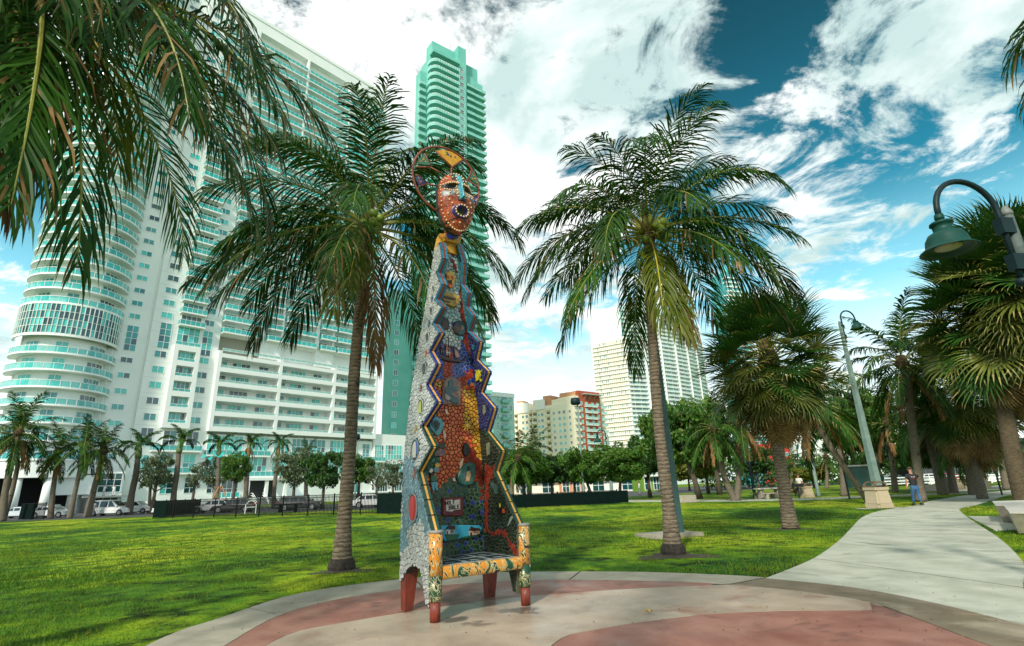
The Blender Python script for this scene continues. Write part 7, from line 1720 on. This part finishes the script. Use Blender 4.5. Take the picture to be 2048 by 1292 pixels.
car('pale car with a sloping bonnet left of the dark screened enclosure',cx_(40,70),R_(184),(.5,.56,.6),4.5,1.8,1.35,'sedan')
gc='cars behind the black fence'
car('white sedan behind the fence left of the propped palm',cx_(355,62),R_(186),(.55,.58,.58),4.5,1.8,1.4,'sedan',gc)
car('silver sedan behind the fence at the wooden props',cx_(428,62),R_(188),(.38,.41,.42),4.5,1.8,1.42,'sedan',gc)
car('black car behind the fence near the small round tree',cx_(470,61),R_(188),(.02,.022,.025),4.5,1.8,1.45,'sedan',gc)
car('dark car behind the fence left of the near ringed palm',cx_(600,60),R_(8),(.03,.03,.033),4.6,1.85,1.5,'suv',gc)
car('white car behind the fence right of the near ringed palm',cx_(745,60),R_(10),(.6,.6,.6),4.5,1.8,1.4,'sedan',gc)
for i,(px,cl,lab) in enumerate(((1790,(.7,.7,.7),'first white car from the left behind the white fence'),(1862,(.6,.62,.64),'second car from the left behind the white fence'),(1900,(.5,.03,.03),'red car behind the white fence'),(1965,(.7,.7,.7),'white car at the right behind the white fence'))): car(lab,cx_(px,78,955),R_(-4),cl,4.5,1.8,1.45,'sedan','cars in the far car park')
# ================================================================ PEOPLE
M_skin=mat('skin',(.42,.20,.13),.6); M_hair=mat('hair_dark',(.03,.02,.014),.8,(.06,.04,.03),60)
def skinmesh(name,joints,edges,m,parent,sub=1):
    me=bpy.data.meshes.new(name); me.from_pydata([j[:3] for j in joints],edges,[]); me.materials.append(m); o=link(name,me,parent)
    md=o.modifiers.new('skin','SKIN'); sv=me.skin_vertices[0].data if me.skin_vertices else None
    if sv is None:
        bm=bmesh.new(); bm.from_mesh(me); bm.verts.layers.skin.verify(); bm.to_mesh(me); bm.free(); sv=me.skin_vertices[0].data
    for i,j in enumerate(joints): sv[i].radius=(j[3],j[4] if len(j)>4 else j[3]); sv[i].use_root=(i==0)
    md.use_smooth_shade=True; s=o.modifiers.new('sub','SUBSURF'); s.levels=sub; s.render_levels=sub; return o
def person(label,loc,rz,shirt,trous,pose='walk',scale=1,shirtname='shirt',detail=True,group=None):
    t=thing('person',label,'person',loc,rz,group,scale)
    # faces +y; walking away: left foot forward
    if pose=='walk': LF,RF,LK,RK=(-.10,.20,.06),(.10,-.12,.08),(-.10,.10,.49),(.105,.02,.48)
    elif pose=='bend': LF,RF,LK,RK=(-.12,.1,.06),(.12,-.1,.06),(-.12,.08,.48),(.12,-.04,.48)
    else: LF,RF,LK,RK=(-.10,.0,.06),(.10,.03,.06),(-.10,.02,.49),(.10,.03,.49)
    lean=.0 if pose!='bend' else .28
    HD=(0,.05+lean,1.66); NK=(0,.02+lean,1.50)
    if pose=='walk': LS,LE,LH=(-.20,0,1.42),(-.30,-.03,1.14),(-.31,.06,.88); RS,RE,RH=(.20,0,1.42),(.33,.10,1.25),(.36,.28,1.42)
    elif pose=='bend': LS,LE,LH=(-.2,lean*.9,1.38),(-.22,.5,1.2),(-.15,.7,1.3); RS,RE,RH=(.2,lean*.9,1.38),(.24,.45,1.15),(.2,.68,1.2)
    else: LS,LE,LH=(-.2,0,1.42),(-.27,-.02,1.13),(-.27,.08,.88); RS,RE,RH=(.2,0,1.42),(.27,-.02,1.13),(.27,.08,.88)
    def lerp(a,b,t_): return tuple(a[i]+(b[i]-a[i])*t_ for i in range(3))
    J=[(0,0,.95,.10,.07),(0,lean*.4,1.18,.09,.06),(0,lean*.8,1.38,.10,.06),(*NK,.055,.055),(0,.03+lean,1.58,.07,.075),(*lerp((0,.03+lean,1.58),(0,.05+lean,1.78),.55),.085,.10),(0,.04+lean,1.755,.06,.075),
       (*LS,.062),(*LE,.045),(*lerp(LE,LH,.9),.030),(*RS,.062),(*RE,.045),(*lerp(RE,RH,.9),.030),
       (-.10,0,.88,.095),(*LK,.062),(*LF[:2],.10,.042),(.10,0,.88,.095),(*RK,.062),(*RF[:2],RF[2]+.05,.042)]
    E_=[(0,1),(1,2),(2,3),(3,4),(4,5),(5,6),(2,7),(7,8),(8,9),(2,10),(10,11),(11,12),(0,13),(13,14),(14,15),(0,16),(16,17),(17,18)]
    bd=skinmesh('body',J,E_,M_skin,t)
    r_=1.12
    S=[(0,0,.84,.17,.13),(0,0,.98,.19,.135),(0,lean*.4,1.18,.19,.135),(0,lean*.8,1.38,.21,.135),(0,.01+lean*.95,1.455,.095,.085),(*LS,.082),(*lerp(LS,LE,.72),.075),(*RS,.082),(*lerp(RS,RE,.72),.075)]
    skinmesh(shirtname,S,[(0,1),(1,2),(2,3),(3,4),(3,5),(5,6),(3,7),(7,8)],shirt,t)
    T=[(0,0,1.03,.15,.115),(0,-.01,.90,.16,.125),(-.10,-.01,.82,.105),(*LK,.078),(*LF[:2],LF[2]+.05,.062),(.10,-.01,.82,.105),(*RK,.078),(*RF[:2],RF[2]+.07,.062)]
    skinmesh('trousers',T,[(0,1),(1,2),(2,3),(3,4),(1,5),(5,6),(6,7)],trous,t)
    for s,F_ in ((-1,LF),(1,RF)):
        mb=MB(); x,y,z=F_; mb.prism([(y-.09,z-.06),(y+.17,z-.06),(y+.19,z-.03),(y+.10,z+.03),(y-.02,z+.06),(y-.08,z+.05)],x-.045,x+.045,0,'x'); link('shoe',fixn(mb.mesh('shoe',mat('shoe_dark',(.03,.03,.035),.6))),t)
    mb=MB(); mb.ball((0,.035+lean,1.735),.108,12,9,0,(.88,1.02,.82)); link('hair',mb.mesh('hair',M_hair,True),t)
    for s in (-1,1): mb=MB(); mb.ball((s*.095,.045+lean,1.68),.028,6,5,0,(.4,.7,1.1)); link('ear',mb.mesh('ear',M_skin,True),t)
    if detail:
        mb=MB(); mb.ball((0,.145+lean,1.67),.018,6,5,0,(.8,1,1.4)); mb.build('nose',M_skin,bd,True)
        for H_,dirv,up_ in ((LH,np.array(LH)-np.array(LE),1),(RH,np.array(RH)-np.array(RE),1)):
            d=dirv/np.linalg.norm(dirv); H0=np.array(lerp(tuple(np.array(H_)-d*.02),H_,1)); sd=np.cross(d,[1,0,0.2]); sd/=np.linalg.norm(sd); nn=np.cross(d,sd)
            mb=MB(); mb.tube([H0-d*.03,H0,H0+d*.055,H0+d*.085],[.026,.034,.040,.030],8,squash=None)
            for k in range(4):
                o=sd*(-.030+.020*k); l=(.062,.075,.078,.066)[k]; p0=H0+d*.08+o; mb.tube([p0,p0+d*l*.5+nn*.006,p0+d*l+nn*.022],[.0095,.0085,.006],6)
            p0=H0+d*.02-sd*.035; mb.tube([p0,p0+d*.03-sd*.025,p0+d*.055-sd*.03+nn*.01],[.012,.010,.007],6)
            mb.build('hand',M_skin,bd,True)
    return t
M_blk=mat('tshirt_black',(.012,.012,.014),.85,(.02,.02,.022),8); M_jean=mat('jeans_blue',(.02,.07,.17),.85,(.05,.14,.28),6,bump=.3)
x,y,_=UP(1838,1012,27.3)
mn=person('man in black T-shirt and blue jeans walking away with one hand raised',(x,y,.025),R_(-12),M_blk,M_jean,'walk',1.0,'black_tshirt')
sh=[c for c in bpy.data.objects if c.parent==mn and c.name.startswith('black_tshirt')][0]
Mlet=mat('shirt_print',(.6,.6,.6),.7)
word3('TNP',lambda s,t_:(-.10+s*.10,-.131,1.30+t_*.06),1,.006,Mlet,'print_letter',sh)
mb=MB(); mb.box(-.08,.09,-.134,-.130,1.262,1.275); mb.build('print_line',mat('print_red',(.5,.03,.03),.7),sh)
M_wsh=mat('white_overall',(.66,.66,.62),.8); M_gr=mat('grey_cloth',(.2,.21,.22),.8)
q=RT.matrix_basis
def rl(x,y,z): v=Matrix.Rotation(math.atan2(.7490838,.66247526),4,'Z')@Vector((x,y,z)); return (v.x-68.27,v.y+99,v.z)
p=rl(-5.7,-2.6,2.6); person('painter in white leaning at the lobby window, the left one',p,R_(20),M_gr,M_gr,'bend',1,'jacket',False,'painters on the canopy')
p=rl(-4.3,-2.7,2.6); person('painter in white with a cap on the canopy, the right one',p,R_(60),M_wsh,M_wsh,'bend',1,'overall',False,'painters on the canopy')
x,y,_=UP(184,1025,64); person('person in a white shirt standing beside the four-wheel drive',(x,y,0),R_(200),M_wsh,M_gr,'stand',1,'shirt',False)
x,y,_=UP(190,1025,65.5); person('person in a blue top beside the four-wheel drive tailgate',(x,y,0),R_(150),mat('cloth_blue',(.05,.2,.45),.8),M_gr,'stand',.96,'shirt',False)
x,y,_=UP(1604,994,45.2); person('person in a white shirt behind the barbecue grill with a dog',(x,y,0),R_(120),M_wsh,M_jean,'stand',1,'shirt',False)
x,y,_=UP(1280,988,75); person('person in white far under the trees right of the fence',(x,y,0),R_(90),M_wsh,M_gr,'stand',1,'shirt',False)
# dog
x,y,_=UP(1588,995,44); t=thing('dog','brown dog standing left of the barbecue grill','dog',(x,y,0),R_(20))
J=[(-.28,0,.50,.10,.12),(0,0,.50,.10,.13),(.28,0,.54,.10,.15),(.42,0,.66,.07),(.52,0,.76,.075),(.66,0,.73,.04),(.28,-.09,.30,.04),(.27,-.09,.05,.028),(.28,.09,.30,.04),(.31,.09,.05,.028),(-.30,-.09,.33,.055),(-.38,-.09,.20,.03),(-.33,-.09,.04,.026),(-.30,.09,.33,.055),(-.36,.09,.20,.03),(-.30,.09,.04,.026),(-.42,0,.56,.03),(-.55,0,.66,.015)]
skinmesh('body',J,[(0,1),(1,2),(2,3),(3,4),(4,5),(2,6),(6,7),(2,8),(8,9),(0,10),(10,11),(11,12),(0,13),(13,14),(14,15),(0,16),(16,17)],mat('dog_brown',(.07,.035,.02),.8,(.11,.06,.03),12),t)
for s in (-1,1): mb=MB(); mb.prism([(.48,.80),(.56,.80),(.50,.90)],s*.05-.01,s*.05+.01); mb.build('ear',mat('dog_brown',(.07,.035,.02)),t)
# kite scraps of turquoise cloth caught in the street trees are modelled as a torn banner
x,y,_=UP(455,904,66); z=UP(455,906,66)[2]; t=thing('turquoise_netting','torn turquoise netting strung in the small trees left of the steps','netting',(x-3.2,y,z-.3)); M_net=mat('netting',(.02,.45,.45),.6)
for (a,b,c) in ((0,0,.0),(1.3,.1,.2),(2.9,.0,-.1),(4.4,.1,.1)):
    mb=MB(); pts=[(a+ .28*i,b+.1*math.sin(i),c+.25*math.sin(i*1.3+a)) for i in range(6)]; mb.add([(*p[:2],p[2]) for p in pts]+[(p[0]+.1,p[1],p[2]-.22-.12*math.sin(i*2)) for i,p in enumerate(pts)],[(i,i+1,i+7,i+6) for i in range(5)]); mb.build('net_strip',M_net,t)
